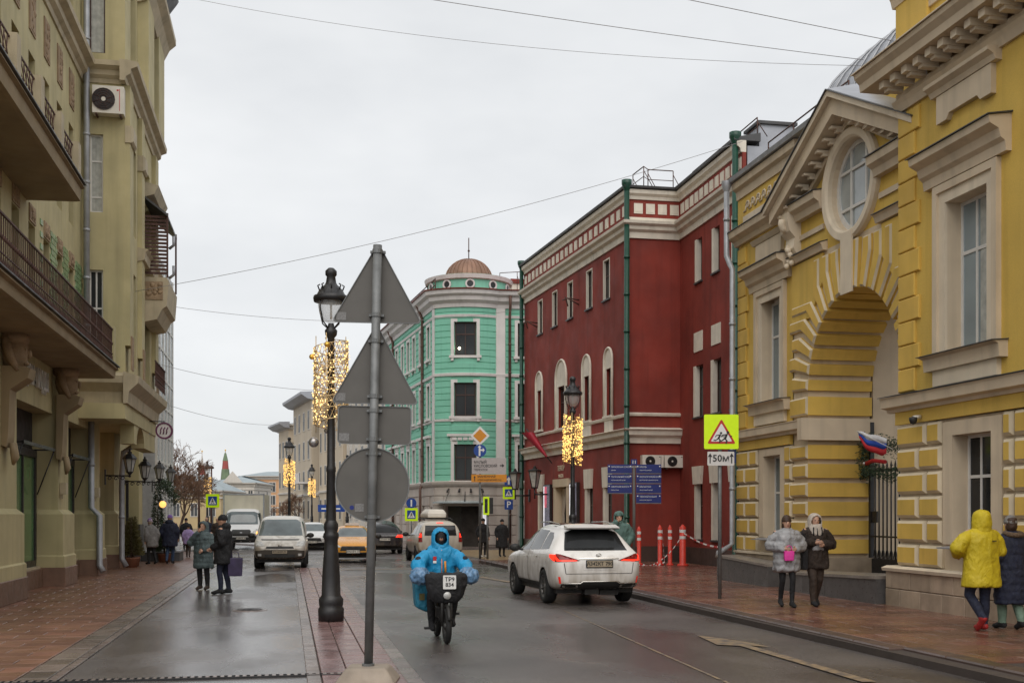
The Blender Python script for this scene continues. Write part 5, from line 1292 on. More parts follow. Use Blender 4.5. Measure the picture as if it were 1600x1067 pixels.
m = MB(f1); m.profile(-.6, 12.6, [(0, 13.4), (.5, 13.5), (1.1, 13.9), (1.15, 14.15), (0, 14.2)]); m.build('deep_eaves', 'roof_grey', t)
m = MB(f1); m.box(1.5, 4.5, 0, 1.1, 5.0, 5.2); m.build('balcony', 'white_clean', t)
for i in range(9): MB(f1).box(1.55 + i * .34, 1.65 + i * .34, 1.0, 1.08, 5.2, 6.1).build('baluster', 'white_clean', t)
MB(f0).box(4, 6, -.5, .2, 14.1, 16.2).build('parapet', 'beige_far2', t)
t, f1, f0 = far_house('beige_corner_house', 'beige corner house with overhanging dark cornice far down the street', (-25.6, 132), (-.36, .93), 6.5, 12, 12.2, 'beige_far', 3, 3, .9, 1.8, 'roof_blue', 1.)
MB(f1).profile(-.7, 7.2, [(0, 11.7), (.6, 11.8), (1.2, 12.2), (1.2, 12.4), (0, 12.45)]).build('deep_eaves', 'roof_grey', t); MB(f0).box(4.5, 6.5, -2, -.5, 12.4, 15).build('chimney', 'beige_far', t)
# houses closing the view
t, f1, f0 = far_house('peach_house', 'peach coloured house with white windows closing the street', (-36, 196), (-1, -.03), 9.5, 10, 8.4, 'peach_far', 3, 5, 1., 1.5, 'roof_blue', .9)
t, f1, f0 = far_house('white_mansion', 'pale mansion with a small gable closing the street', (-38.5, 172), (-1, .0), 6.4, 12, 6.6, 'pale_far', 1, 6, .6, 3.0, 'roof_blue', 1.2, z0=1.8)
f0_ = MB(lambda u, n, z: (t.location.x + u * math.cos(YAW), t.location.y - u * math.sin(YAW) - n, z)); f0_.prism([(-4.7, 6.6), (-1.7, 6.6), (-3.2, 8.3)], 0, .6); f0_.build('gable', 'pale_far', t)
t, f1, f0 = far_house('ochre_low_house', 'low ochre house with blue grey roof behind the bare tree', (-37.9, 150), (-1, .0), 11.6, 12, 5.0, 'ochre_far', 1, 5, .8, 1.6, 'roof_blue', 2.2, z0=1.2)
t, f1, f0 = far_house('grey_roof_house', 'long house under a pale sheet roof beyond the bare tree', (-46.5, 166), (-1, .0), 15.5, 12, 5.6, 'ochre_far', 2, 9, .8, 1.4, 'roof_blue', 2.2)
# kremlin-like towers on the skyline
def tower(label, xc, tiers):
    p = cam2w(xc, 420); t = root('skyline_tower', label, 'tower', (*p, 0), 0, 'distant towers on the skyline')
    for name, mat, r0, z0, r1, z1, k in tiers: m = MB(); m.lathe([(r0, z0), (r1, z1), (0, z1)], k=k, sm=False); m.build(name, mat, t)
    z = tiers[-1][5]; m = MB(); m.tube([(0, 0, z - .1), (0, 0, z + 1.2)], .1, 5); m.ball((0, 0, z + 1.0), .3, 8); m.build('finial', 'gold', t)
tower('slender red skyline tower with a pale spire above the roofs', -113, [('shaft', 'kremlin_red', 1.5, 0, 1.4, 16.5, 4), ('belfry', 'kremlin_red', 1.2, 16.5, .8, 19.6, 8), ('spire', 'pale_far', .62, 19.6, .08, 23.8, 8)])
tower('broad green tented skyline tower above the roofs', -104.5, [('shaft', 'kremlin_red', 2.4, 0, 2.3, 14, 4), ('lower_roof', 'kremlin_green', 1.75, 14, 1.35, 18.3, 8), ('belfry', 'kremlin_red', 1.2, 18.3, .95, 21.3, 8), ('spire', 'kremlin_green', 1.0, 21.3, .3, 24.2, 8)])

# ================================================================ street furniture
def garland(par, z0, z1, r, hot, n_turn=3.6, band=.34, dense=1.0, start=0.):
    """helical ribbon of gilded wire lattice with small bulbs"""
    wires = MB(); bulbs = MB(); N = int(n_turn * 22)
    P = lambda t, w: (r * math.cos(start + t * n_turn * 2 * math.pi), r * math.sin(start + t * n_turn * 2 * math.pi), z0 + (z1 - z0 - band) * t + band * w)
    for w in (0, .5, 1): wires.tube([P(i / N, w) for i in range(N + 1)], .008, 4, cap=False)
    for i in range(N):
        wires.tube([P(i / N, 0), P((i + 1) / N, .5), P(i / N, 1)], .006, 3, cap=False); wires.tube([P((i + 1) / N, 0), P(i / N, .5), P((i + 1) / N, 1)], .006, 3, cap=False)
    for i in range(int(N * 7 * dense)):
        p = Vector(P(random.random(), random.random())) + Vector((random.gauss(0, .012), random.gauss(0, .012), 0)); bulbs.ball(tuple(p), random.uniform(.009, .017) * (1.5 if hot else 1), 4)
    for a in (0.5, 2.6, 4.4): wires.tube([(r * math.cos(a), r * math.sin(a), z0), (r * math.cos(a), r * math.sin(a), z1)], .01, 4)
    g = wires.build('garland_frame', 'gold_wire', par); bulbs.build('garland_bulbs', 'bulb_hot' if hot else 'bulb_gold', g, kind='stuff')
    return g
LAMPS = 'tall black street lamps along the road'
def street_lamp(label, loc, hot=True, baubles=False, sc=1.):
    t = root('street_lamp', label, 'street lamp', loc, 0, LAMPS)
    MB().lathe([(0, 0), (.22, 0), (.225, .22), (.2, .25), (.21, .3), (.215, .38), (.19, .42), (.165, .46), (.155, .8), (.12, 1.3), (.118, 1.42), (.135, 1.46), (.135, 1.52), (.11, 1.56), (.125, 1.62), (.125, 1.7), (.09, 1.76)], k=20).build('base', 'iron', t)
    MB().lathe([(.09, 1.74), (.075, 2.6), (.085, 2.62), (.085, 2.68), (.07, 2.72), (.06, 4.95), (.1, 5.0), (.11, 5.08), (.06, 5.14), (.05, 5.2)], k=14).build('pole', 'iron', t)
    h = MB()
    for j in range(4):
        a = R(45) + j * R(90); h.tube([(.05 * math.cos(a), .05 * math.sin(a), 5.1), (.2 * math.cos(a), .2 * math.sin(a), 5.22), (.27 * math.cos(a), .27 * math.sin(a), 5.45), (.265 * math.cos(a), .265 * math.sin(a), 5.62)], .012, 6)
    h.build('cradle', 'iron', t)
    MB().lathe([(.02, 5.2), (.12, 5.24), (.19, 5.34), (.225, 5.5), (.23, 5.6)], k=20).build('globe', 'lamp_globe', t)
    m = MB(); m.tube([(0, 0, 5.28), (0, 0, 5.58)], .02, 6); m.build('burner', 'white_frame', t)
    c = MB(); c.lathe([(.2, 5.58), (.3, 5.58), (.31, 5.64), (.3, 5.68), (.25, 5.7), (.21, 5.78), (.13, 5.86), (.11, 5.88), (.09, 5.92), (.075, 6.02), (.1, 6.05), (.1, 6.12), (.05, 6.17), (0, 6.18)], k=20); c.build('hood', 'iron', t)
    f = MB()
    for j in range(8): a = j * R(45); f.tube([(.2 * math.cos(a), .2 * math.sin(a), 5.78), (.23 * math.cos(a), .23 * math.sin(a), 5.86), (.19 * math.cos(a), .19 * math.sin(a), 5.88)], .013, 5)
    f.build('crest', 'iron', t)
    g = garland(t, 3.3, 5.0, .3, hot, 3.4 if hot else 4.3, .34 if hot else .4, 1.1 if hot else .75)
    for i in range(9 if baubles else 0):
        a, z = random.uniform(0, 6.28), 3.35 + i * .18; m = MB(); m.ball((.33 * math.cos(a), .33 * math.sin(a), z), .05, 12); m.build('bauble', 'gold' if i % 3 else 'silver', g)
    if baubles: m = MB(); m.ball((-.3, -.05, 3.12), .09, 14); m.build('large_bauble', 'silver', g)
    return t
def globe_mat():
    m = bpy.data.materials.new('lamp_globe'); m.use_nodes = True; MATS['lamp_globe'] = m; nt = m.node_tree; n = nt.nodes
    b = n['Principled BSDF']; b.inputs['Base Color'].default_value = (.75, .75, .73, 1); b.inputs['Roughness'].default_value = .12
    tr = n.new('ShaderNodeBsdfTransparent'); mx = n.new('ShaderNodeMixShader'); mx.inputs[0].default_value = .38
    nt.links.new(tr.outputs[0], mx.inputs[1]); nt.links.new(b.outputs[0], mx.inputs[2]); nt.links.new(mx.outputs[0], n['Material Output'].inputs[0])
globe_mat()
street_lamp('nearest black street lamp, wound with a gold wire garland and baubles', (.74, 20.4, .03), False, True)
street_lamp('black garlanded street lamp behind the parked white van', (.07, 65.2, .0))
street_lamp('black garlanded street lamp in front of the red house', (8.95, 35.85, .13))
street_lamp('black garlanded street lamp behind the cab of the box truck', (-6.4, 96, 0))
street_lamp('black garlanded street lamp before the cream house, right of the van', (2.0, 100, 0))
street_lamp('black garlanded street lamp standing left of the round sign plate', (4.2, 84, 0))

def sq_pole(par, h, r=.035, mat='galv'): m = MB(); m.tube([(0, 0, 0), (0, 0, h)], r, 10); return m.build('pole', mat, par)
def disc(par, name, mat, c, r, y0, y1, k=28):
    m = MB(); m.prism([(c[0] + r * math.cos(2 * math.pi * i / k), c[1] + r * math.sin(2 * math.pi * i / k)) for i in range(k)], y0, y1); return m.build(name, mat, par)
def rounded(w, h, r, c=(0, 0), k=5):
    out = []
    for (sx, sz, a0) in ((1, 1, 0), (-1, 1, 90), (-1, -1, 180), (1, -1, 270)):
        for i in range(k + 1): a = R(a0 + 90 * i / k); out.append((c[0] + sx * (w / 2 - r) + r * math.cos(a), c[1] + sz * (h / 2 - r) + r * math.sin(a)))
    return out
def tri(w, h, r, c):
    P = [Vector((-w / 2, 0)), Vector((w / 2, 0)), Vector((0, h))]; ctr = Vector((0, h / 3)); out = []
    for i, p in enumerate(P):
        d1 = (P[i - 1] - p).normalized(); d2 = (P[(i + 1) % 3] - p).normalized(); a = p + d1 * r * 1.7; e = p + d2 * r * 1.7
        for k in range(5): t = k / 4; q = a * (1 - t) ** 2 + p * 2 * t * (1 - t) + e * t * t; out.append((q.x + c[0], q.y + c[1]))
    return out
# the near pole seen from behind: two triangles, a plate, a disc
sp = root('road_sign_pole', 'galvanised pole carrying four road signs seen from behind', 'road sign', (.88, 12.97, .0), -YAW, rot=(R(.0), R(1.25), -YAW))
m = MB(); m.tube([(0, 0, .1), (0, 0, 4.91)], .05, 16); m.build('pole', 'galv', sp)
def plate_back(name, poly, y=.075):
    m = MB(); m.prism(poly, y, y + .012); o = m.build(name, 'sign_back', sp)
    cx = sum(p[0] for p in poly) / len(poly); cz = sum(p[1] for p in poly) / len(poly)
    m = MB(); k = len(poly)
    rim = [(cx + (p[0] - cx) * 1.0, cz + (p[1] - cz) * 1.0) for p in poly]; ins = [(cx + (p[0] - cx) * .972, cz + (p[1] - cz) * .972) for p in poly]
    v = [(a, y - .012, b) for a, b in rim] + [(a, y - .012, b) for a, b in ins] + [(a, y, b) for a, b in rim] + [(a, y, b) for a, b in ins]
    m.add(v, [(i, (i + 1) % k, k + (i + 1) % k, k + i) for i in range(k)] + [(i, (i + 1) % k, 2 * k + (i + 1) % k, 2 * k + i) for i in range(k)] + [(k + i, k + (i + 1) % k, 3 * k + (i + 1) % k, 3 * k + i) for i in range(k)]); m.build('rim', 'galv', o)
    return o
T1 = plate_back('triangle_plate', tri(1.03, .91, .045, (.0, 4.05))); T2 = plate_back('triangle_plate', tri(1.0, .91, .045, (.0, 3.14)))
P3 = plate_back('rectangular_plate', rounded(.83, .43, .045, (.0, 2.9))); D4 = plate_back('round_plate', [(-.01 + .42 * math.cos(2 * math.pi * i / 40), 2.23 + .42 * math.sin(2 * math.pi * i / 40)) for i in range(40)])
for par, (x, z), w in ((T1, (-.40, 4.12), .11), (T2, (-.39, 3.21), .11), (P3, (-.34, 2.76), .115), (D4, (-.15, 1.97), .10)): MB().prism(rounded(w, .09, .005, (x, z)), .0715, .0745).build('sticker', 'sticker', par)
disc(D4, 'blue_mark', 'navy_sign', (-.235, 1.97), .025, .0712, .0744)
for z in (4.13, 4.84, 3.22, 3.84, 3.06, 2.74, 2.58, 1.87):
    m = MB(); m.lathe([(.052, -.022), (.058, -.022), (.058, .022), (.052, .022)], (0, 0, z), 14, sm=False); m.box(-.085, .085, .03, .073, z - .014, z + .014); m.build('clamp', 'galv', sp)
cb = root('concrete_foot', 'truncated concrete block holding the near road sign pole', 'base block', (.88, 12.95, .036), -YAW)
m = MB(); w0, w1, h = .34, .22, .17
m.add([(-w0, -w0, 0), (w0, -w0, 0), (w0, w0, 0), (-w0, w0, 0), (-w1, -w1, h), (w1, -w1, h), (w1, w1, h), (-w1, w1, h)], [(0, 3, 2, 1), (4, 5, 6, 7), (0, 1, 5, 4), (1, 2, 6, 5), (2, 3, 7, 6), (3, 0, 4, 7)])
cbm = evaluated(m.mesh(), [('BEVEL', dict(width=.025, segments=3))]); link('block', cbm, 'concrete', cb)
m = MB(); m.lathe([(.05, .17), (.07, .17), (.07, .2), (.05, .2)], k=14, sm=False); m.build('sleeve', 'galv', cb)

def ped_figure(par, c, s, y, mat='ink'):
    m = MB(); m.prism([(c[0] + .1 * s * math.cos(2 * math.pi * i / 12), c[1] + .33 * s + .1 * s * math.sin(2 * math.pi * i / 12)) for i in range(12)], y - .002, y)
    for p in ([(-.08, .2), (.1, .2), (.1, -.08), (-.08, -.08)], [(.02, -.05), (.1, -.05), (.24, -.4), (.14, -.4)], [(-.08, -.05), (.03, -.05), (-.16, -.4), (-.26, -.4)], [(.1, .18), (.25, .0), (.2, -.04), (.06, .1)], [(-.08, .18), (-.24, -.02), (-.18, -.06), (-.04, .1)]):
        m.prism([(c[0] + a * s, c[1] + b * s) for a, b in p], y - .002, y)
    return m.build('walking_figure', mat, par)
def crossing_sign(label, loc, zc, w=.7, rotz=-YAW, pole=True, extra=None):
    t = root('crossing_sign', label, 'road sign', loc, rotz, 'pedestrian crossing signs')
    if pole: sq_pole(t, zc + w * .5)
    MB().prism(rounded(w, w, .03, (0, zc)), -.06, -.045).build('backing', 'lime_sign', t)
    MB().prism(rounded(w * .66, w * .66, .02, (0, zc)), -.066, -.0605).build('blue_field', 'blue_sign', t)
    MB().prism(tri(w * .58, w * .5, .02, (0, zc - w * .25)), -.07, -.0665).build('white_triangle', 'white_ink', t)
    ped_figure(t, (0, zc - .02), w * .42, -.0705)
    return t
crossing_sign('lime bordered pedestrian crossing sign on the left pavement by the truck', (*cam2w(-16.1, 62), 0), 2.62, .72)
t = crossing_sign('lime bordered pedestrian crossing sign before the mint house, left of the courier', (*cam2w(-5.28, 60.5), 0), 1.88, .68); disc(t, 'blue_disc', 'blue_sign', (0, 2.48), .27, -.06, -.045)
MB().prism([(-.04, 2.3), (.04, 2.3), (.04, 2.66), (-.04, 2.66)], -.064, -.0605).build('arrow', 'white_ink', t)
t = crossing_sign('lime bordered pedestrian crossing sign above a blue parking sign, right of mint house door', (*cam2w(-.17, 60), .02), 2.98, .62)
m = MB(); m.prism(rounded(.44, .5, .03, (0, 3.62)), -.06, -.045); m.build('direction_plate', 'blue_sign', t); MB().prism([(-.05, 3.42), (.05, 3.42), (.05, 3.65), (.14, 3.65), (0, 3.82), (-.14, 3.65), (-.05, 3.65)], -.064, -.0605).build('arrow', 'white_ink', t)
m = MB(); m.prism(rounded(.44, .5, .03, (0, 2.37)), -.06, -.045); m.build('parking_plate', 'blue_sign', t); text('letter', 'P', .46, 'white_ink', t, (0, -.063, 2.37), (R(90), 0, 0), bold=True)
# school crossing warning
ss_ = root('children_warning_sign', 'lime square children warning sign with a 50 metre plate below', 'road sign', (8.88, 22.86, .13), -YAW)
sq_pole(ss_, 3.84, .04, 'galv')
MB().prism(rounded(.72, .72, .03, (.02, 3.49)), -.07, -.055).build('backing', 'lime_sign', ss_)
MB().prism(tri(.6, .52, .03, (.02, 3.24)), -.076, -.0705).build('red_triangle', 'red_sign', ss_); MB().prism(tri(.45, .385, .02, (.02, 3.285)), -.081, -.0765).build('white_triangle', 'white_ink', ss_)
for dx, s in ((-.05, .19), (.085, .22)):
    m = MB(); y = -.084; c = (.02 + dx, 3.375)
    m.prism([(c[0] + .22 * s + .13 * s * math.cos(2 * math.pi * i / 12), c[1] + .46 * s + .13 * s * math.sin(2 * math.pi * i / 12)) for i in range(12)], y, y + .0025)
    for p in ([(.25, .36), (.05, .3), (-.16, -.1), (.06, -.16)], [(-.14, -.1), (.04, -.14), (.2, -.34), (.1, -.62), (-.02, -.58), (.04, -.34)], [(-.1, -.05), (-.02, -.18), (-.38, -.4), (-.6, -.36), (-.58, -.26), (-.36, -.28)], [(.2, .34), (.26, .26), (.45, .1), (.6, .16), (.62, .07), (.42, 0)], [(.06, .3), (.1, .2), (-.25, .16), (-.4, .0), (-.46, .06), (-.28, .26)]): m.prism([(c[0] + a * s, c[1] + b * s) for a, b in p], y, y + .0025)
    m.build('running_child', 'ink', ss_)
MB().prism(rounded(.56, .29, .02, (.01, 2.93)), -.07, -.055).build('distance_plate', 'white_sign', ss_)
m = MB(); y = -.073
for x in (-.215, .235): m.prism([(x - .012, 2.83), (x + .012, 2.83), (x + .012, 2.97), (x + .05, 2.96), (x, 3.045), (x - .05, 2.96), (x - .012, 2.97)], y, y + .0025); 
m.build('arrow', 'ink', ss_); text('distance', '50м', .2, 'ink', ss_, (.012, -.073, 2.93), (R(90), 0, 0), bold=True)
m = MB(); m.box(.18, .34, .02, .05, 2.84, 3.12); m.build('rear_plate', 'navy_sign', ss_)
# blue direction boards
db = root('direction_signpost', 'grey post with stacked navy direction boards before the red house', 'signpost', (*cam2w(3.6, 34), .13), -YAW)
sq_pole(db, 3.2, .045, 'sign_back')
WORDS = ['МОСКОВСКАЯ КОНСЕРВАТОРИЯ', 'ТЕАТРАЛЬНЫЙ МУЗЕЙ', 'НИКИТСКИЕ ВОРОТА', 'КРЕМЛЬ', 'ЗООЛОГИЧЕСКИЙ МУЗЕЙ', 'БИБЛИОТЕКА', 'ТВЕРСКОЙ БУЛЬВАР']
k = 0
for side, n, x0, x1 in ((-1, 3, -.78, -.06), (1, 4, .06, .8)):
    for i in range(n):
        z = 2.98 - i * .292; o = MB().box(x0, x1, -.035, .0, z, z + .255).build('board', 'navy_sign', db)
        MB().box(x0, x1, -.04, .005, z - .025, z - .004).build('board_rail', 'galv', o)
        text('board_text', WORDS[k % 7], .062, 'white_ink', o, (x0 + .1, -.037, z + .18), (R(90), 0, 0), ext=.001, align='LEFT', sx=.8); text('board_text', WORDS[(k + 3) % 7].lower(), .045, 'white_ink', o, (x0 + .1, -.037, z + .085), (R(90), 0, 0), ext=.001, align='LEFT', sx=.9)
        for xx in (x0 + .045, x1 - .045): MB().prism(rounded(.035, .035, .008, (xx, z + .2)), -.039, -.0355).build('board_mark', 'white_ink', o)
        k += 1
MB().prism(rounded(.18, .18, .02, (0, 3.3)), -.03, .02).build('top_cube', 'navy_sign', db); text('number', '11', .14, 'white_ink', db, (0, -.033, 3.3), (R(90), 0, 0), bold=True)
# priority, turn arrows and lane name boards
pb = root('priority_signpost', 'post with yellow diamond, blue arrow disc and grey street name board', 'road sign', (*cam2w(-1.26, 45.4), .13), -YAW)
sq_pole(pb, 4.8, .045, 'galv')
def dia(r): return [(0, -r), (r, 0), (0, r), (-r, 0)]
o = MB().prism([(a - .0, b + 4.85) for a, b in dia(.38)], -.07, -.055).build('diamond', 'white_ink', pb); MB().prism([(a, b + 4.85) for a, b in dia(.27)], -.0755, -.0705).build('diamond_field', 'orange_sign', o)
o = disc(pb, 'arrow_disc', 'blue_sign', (0, 4.27), .25, -.07, -.055); m = MB(); m.prism([(-.05, 4.06), (.02, 4.06), (.02, 4.26), (.11, 4.26), (.11, 4.2), (.19, 4.29), (.11, 4.38), (.11, 4.32), (.02, 4.32), (.02, 4.4), (.06, 4.4), (-.015, 4.48), (-.09, 4.4), (-.05, 4.4)], -.0745, -.0705); m.build('arrow', 'white_ink', o)
o = MB().box(-.32, 1.03, -.07, -.04, 3.35, 3.98).build('name_board', 'grey_sign', pb)
for i, s in enumerate(('МАЛЫЙ', 'КИСЛОВСКИЙ', 'ПЕРЕУЛОК')): text('name_text', s, .15 if i < 2 else .12, 'ink', o, (-.24, -.0725, 3.81 - i * .15), (R(90), 0, 0), align='LEFT', bold=True, sx=.85)
MB().prism([(.78, 3.66), (.88, 3.66), (.86, 3.6), (.96, 3.68), (.86, 3.76), (.88, 3.70), (.78, 3.70)], -.0745, -.0705).build('arrow', 'ink', o)
o = MB().box(-.34, 1.05, -.07, -.04, 3.03, 3.33).build('orange_board', 'orange_sign', pb)
text('name_text', 'МАНЕЖНАЯ', .12, 'ink', o, (-.1, -.0725, 3.245), (R(90), 0, 0), align='LEFT', bold=True); text('name_text', 'АЛЕКСАНДРОВСКИЙ САД', .09, 'ink', o, (-.1, -.0725, 3.11), (R(90), 0, 0), align='LEFT', bold=True, sx=.8)
MB().prism([(-.225, 3.07), (-.195, 3.07), (-.195, 3.2), (-.165, 3.2), (-.21, 3.28), (-.255, 3.2), (-.225, 3.2)], -.0745, -.0705).build('arrow', 'ink', o)
# pedestrian signal with a lime backing seen side on
tl = root('traffic_signal', 'black traffic signal with lime backing on a thin grey post', 'traffic light', (*cam2w(-.97, 45.6), .13), -YAW)
sq_pole(tl, 2.55, .045, 'galv'); MB().prism(rounded(.24, .72, .02, (-.05, 2.1)), -.09, -.075).build('backing', 'lime_sign', tl); MB().box(.05, .22, -.07, .2, 1.78, 2.42).build('housing', 'car_black', tl)
MB().prism(rounded(.12, .56, .02, (-.05, 2.1)), -.097, -.0905).build('lamp_panel', 'car_black', tl)
for z in (1.92, 2.1, 2.28): disc(tl, 'lens', 'glass', (-.05, z), .045, -.1, -.0975, 14)
# orange posts leaning group with tape
for i, (x, y, h, r, lab) in enumerate(((12.05, 38.7, 1.25, .07, 'leftmost, slender and alone'), (12.65, 38.2, 1.3, .075, 'second, wound with white tape'), (12.98, 38.1, 1.3, .07, 'third from the left'), (13.3, 37.7, 1.32, .11, 'rightmost and thickest'))):
    t = root('bollard', 'orange red plastic bollard by the red wall, ' + lab, 'bollard', (x, y, .13), i * .8, 'orange bollards by the red wall')
    MB().lathe([(0, 0), (r * 1.9, 0), (r * 1.7, .05), (r, .08), (r, h), (r * .7, h + .03), (r * .3, h + .09), (0, h + .1)], k=16).build('post', 'orange_post', t)
    for z in (h - .18, h - .4): MB().lathe([(r + .003, z), (r + .003, z + .1)], k=16).build('reflective_band', 'white_ink', t)
tp = root('barrier_tape', 'red and white barrier tape slung from the bollards to the yellow house', 'tape', (13.3, 37.6, .13))
def tape(pts):
    m = MB(); n = 24; v = []
    P = [Vector(p) for p in pts]
    for i in range(n + 1):
        f = i / n * (len(P) - 1); k = min(int(f), len(P) - 2); q = P[k].lerp(P[k + 1], f - k); q.z -= .12 * math.sin(math.pi * (f - k)); v += [tuple(q), tuple(q + Vector((.004, 0, .05)))]
    for i in range(n): m.add([v[2 * i], v[2 * i + 2], v[2 * i + 3], v[2 * i + 1]], [(0, 1, 2, 3)], i % 2)
    return m.build('tape', ['white_ink', 'red_sign'], tp)
tape([(0, 0, 1.1), (.1, -3.5, .7), (-1.7, -8.0, 1.0)]); tape([(-.6, .5, 1.2), (-.55, .4, .1), (-1.3, .7, .02)]); tape([(0, 0, 1.1), (-.7, .6, .1), (-1.6, .3, .05)])

# overhead wires
def wire(label, a, c, sag, r=.008):
    A, C = Vector(a), Vector(c); n = 20; m = MB(); o0 = A
    m.tube([tuple(A.lerp(C, i / n) - o0 - Vector((0, 0, sag * 4 * (i / n) * (1 - i / n)))) for i in range(n + 1)], r, 5)
    o = m.build('overhead_wire', 'wire', None); o.location = A; tag(o, label, 'cable', 'cables strung across the street'); return o
wire('overhead cable rising from the olive house to the corner of the red house', (-4.7, 37.6, 8.85), (14.2, 34.6, 13.75), .35)
wire('overhead cable highest in the sky, ending at the curved roof', (-5.95, 25.5, 14.1), (13.75, 25.9, 12.95), .15)
wire('overhead cable crossing the top right corner of the sky', (-5.95, 19.9, 12.9), (13.9, 23.85, 12.5), .1)
wire('thin overhead cable from the olive house top to the gate wing roof', (-4.6, 37.2, 18.2), (13.7, 25.9, 12.8), .5, .006)
wire('thin overhead cable from the small balcony towards the red house', (-5.7, 45.7, 10.0), (11.35, 55, 11.9), .7, .008)
wire('overhead cable sagging low behind the tall street lamp', (-5.9, 47.8, 8.1), (9.0, 65.0, 9.6), 1.0, .009)
wire('thin overhead cable furthest down the street', (-5.9, 54, 7.0), (2.0, 112, 11.0), .8, .011)

# bare street trees
def bare_tree(label, loc, h, seed, spread=1.0, mat='twig'):
    rnd = random.Random(seed); t = root('bare_tree', label, 'tree', loc, 0, 'bare winter trees')
    trunk = MB(); limbs = MB(); twigs = MB()
    def grow(p, d, L, r, lvl):
        n = 3; pts = [p]; q = p
        for i in range(n):
            d = (d + Vector((rnd.gauss(0, .16), rnd.gauss(0, .16), rnd.gauss(.04, .1)))).normalized(); q = q + d * (L / n); pts.append(q)
        (trunk if lvl == 0 else limbs if lvl < 3 else twigs).tube([tuple(x) for x in pts], [max(.011, r * (1 - .45 * i / n)) for i in range(n + 1)], 7 if lvl == 0 else 5 if lvl < 3 else 3, cap=False)
        if lvl >= 6: return
        kids = 6 if lvl == 0 else rnd.choice((3, 4)) if lvl < 4 else 3
        for i in range(kids):
            a = rnd.uniform(0, 6.28); tilt = rnd.uniform(.35, .85) * spread; o = d.orthogonal().normalized(); o.rotate(Matrix.Rotation(a, 3, d)); nd = (d * math.cos(tilt) + o * math.sin(tilt)).normalized()
            s = pts[-1] if i == 0 else pts[rnd.randint(2, n)]
            grow(s, nd, L * rnd.uniform(.55, .78), r * .5, lvl + 1)
    grow(Vector((0, 0, 0)), Vector((0, 0, 1)), h * .32, h * .02, 0)
    trunk.build('trunk', 'bark', t); limbs.build('limbs', 'bark', t); twigs.build('crown', mat, t, kind='stuff'); return t
bare_tree('bare twiggy tree beyond the olive house, taller of the two', (-8.0, 76, 0), 7.8, 21, .85)
bare_tree('low spreading bare tree with reddish twigs beside the crossing sign', (-7.6, 84, 0), 6.0, 8, .95)
bare_tree('bare reddish tree low behind the walkers on the left', (-8.6, 92, 0), 6.6, 33, 1.1)
bare_tree('small bare tree far down the street behind the parked van', (1.0, 120, 0), 5.0, 14)

# potted conifers
def potted_conifer(label, loc, h, seed, mat='needle', lights=False):
    rnd = random.Random(seed); t = root('potted_conifer', label, 'potted plant', loc, seed, 'potted conifers by the entrance')
    MB().lathe([(0, 0), (.2, 0), (.25, .3), (.27, .32), (.25, .34), (.22, .33), (0, .3)], k=18).build('pot', 'terracotta', t); MB().tube([(0, 0, .3), (0, 0, h)], [.035, .008], 6).build('trunk', 'bark', t)
    m = MB()
    for i in range(2600):
        z = .42 + (h - .42) * (1 - rnd.random() ** .6); rr = .36 * (1 - (z - .35) / (h - .3)) + .05; a = rnd.uniform(0, 6.28); q = rr * (rnd.random() ** .35) * rnd.uniform(.8, 1.1)
        p = Vector((q * math.cos(a), q * math.sin(a), z)); d = Vector((math.cos(a), math.sin(a), rnd.uniform(-.2, .8))).normalized() * .11; w = d.orthogonal().normalized() * .014; w.rotate(Matrix.Rotation(rnd.uniform(0, 3), 3, d.normalized()))
        m.add([tuple(p - w), tuple(p + w), tuple(p + d)], [(0, 1, 2)])
    m.build('foliage', mat, t, kind='stuff')
    if lights:
        m = MB(); [m.ball((.25 * math.cos(i * 2.4) * (1 - i / 40), .25 * math.sin(i * 2.4) * (1 - i / 40), .5 + i * .04), .014, 4) for i in range(34)]; m.build('fairy_lights', 'bulb_gold', t, kind='stuff')
potted_conifer('potted conifer nearest the camera beside the grey coat', (-5.45, 42.6, .02), 1.75, 1, 'needle_gold')
potted_conifer('potted conifer just behind the nearest one at the entrance', (-5.5, 43.5, .02), 1.8, 2, 'needle_gold')
potted_conifer('potted conifer on the far side of the dark coated walker', (-4.75, 46.9, .02), 1.6, 3, 'needle')
potted_conifer('tall conifer against the corner pillar under the lanterns', (-5.35, 50.2, .02), 3.1, 4, 'needle')
lp_ = root('entrance_globe_lamp', 'warm glowing globe lamp under the far wall lanterns', 'lamp', (-5.0, 48.7, 2.3)); m = MB(); m.ball((0, 0, 0), .14, 12); m.build('globe', 'lamp_amber', lp_); m = MB(); m.tube([(-.3, 0, .2), (0, 0, .2), (0, 0, .1)], .02, 6); m.build('arm', 'iron', lp_)
st_ = root('entrance_step', 'low dark entrance platform with a pale top behind the walkers', 'step', (-4.75, 48.2, .024)); MB().box(-1.1, .5, -.5, 1.2, 0, .36).build('riser', 'roof_dark', st_); MB().box(-1.14, .54, -.54, 1.2, .36, .42).build('tread', 'zinc', st_)
ev = root('evergreen_garland', 'dark evergreen garland wound along the far lantern bracket', 'garland', (-4.9, 50, 2.2)); m = MB(); rnd = random.Random(5)
for i in range(1400):
    t_ = rnd.random(); p = Vector((-.3 + t_ * .5 + rnd.gauss(0, .12), -.8 + t_ * 1.7, 1.0 - .8 * t_ * t_ + rnd.gauss(0, .14))) if i % 3 else Vector((-.45 + rnd.gauss(0, .1), .3 + rnd.gauss(0, .12), rnd.uniform(-1.8, .9)))
    d = Vector((rnd.gauss(0, 1), rnd.gauss(0, 1), rnd.gauss(0, 1))).normalized() * .12; w = d.orthogonal().normalized() * .02; m.add([tuple(p - w), tuple(p + w), tuple(p + d)], [(0, 1, 2)])
m.build('foliage', 'needle', ev, kind='stuff')
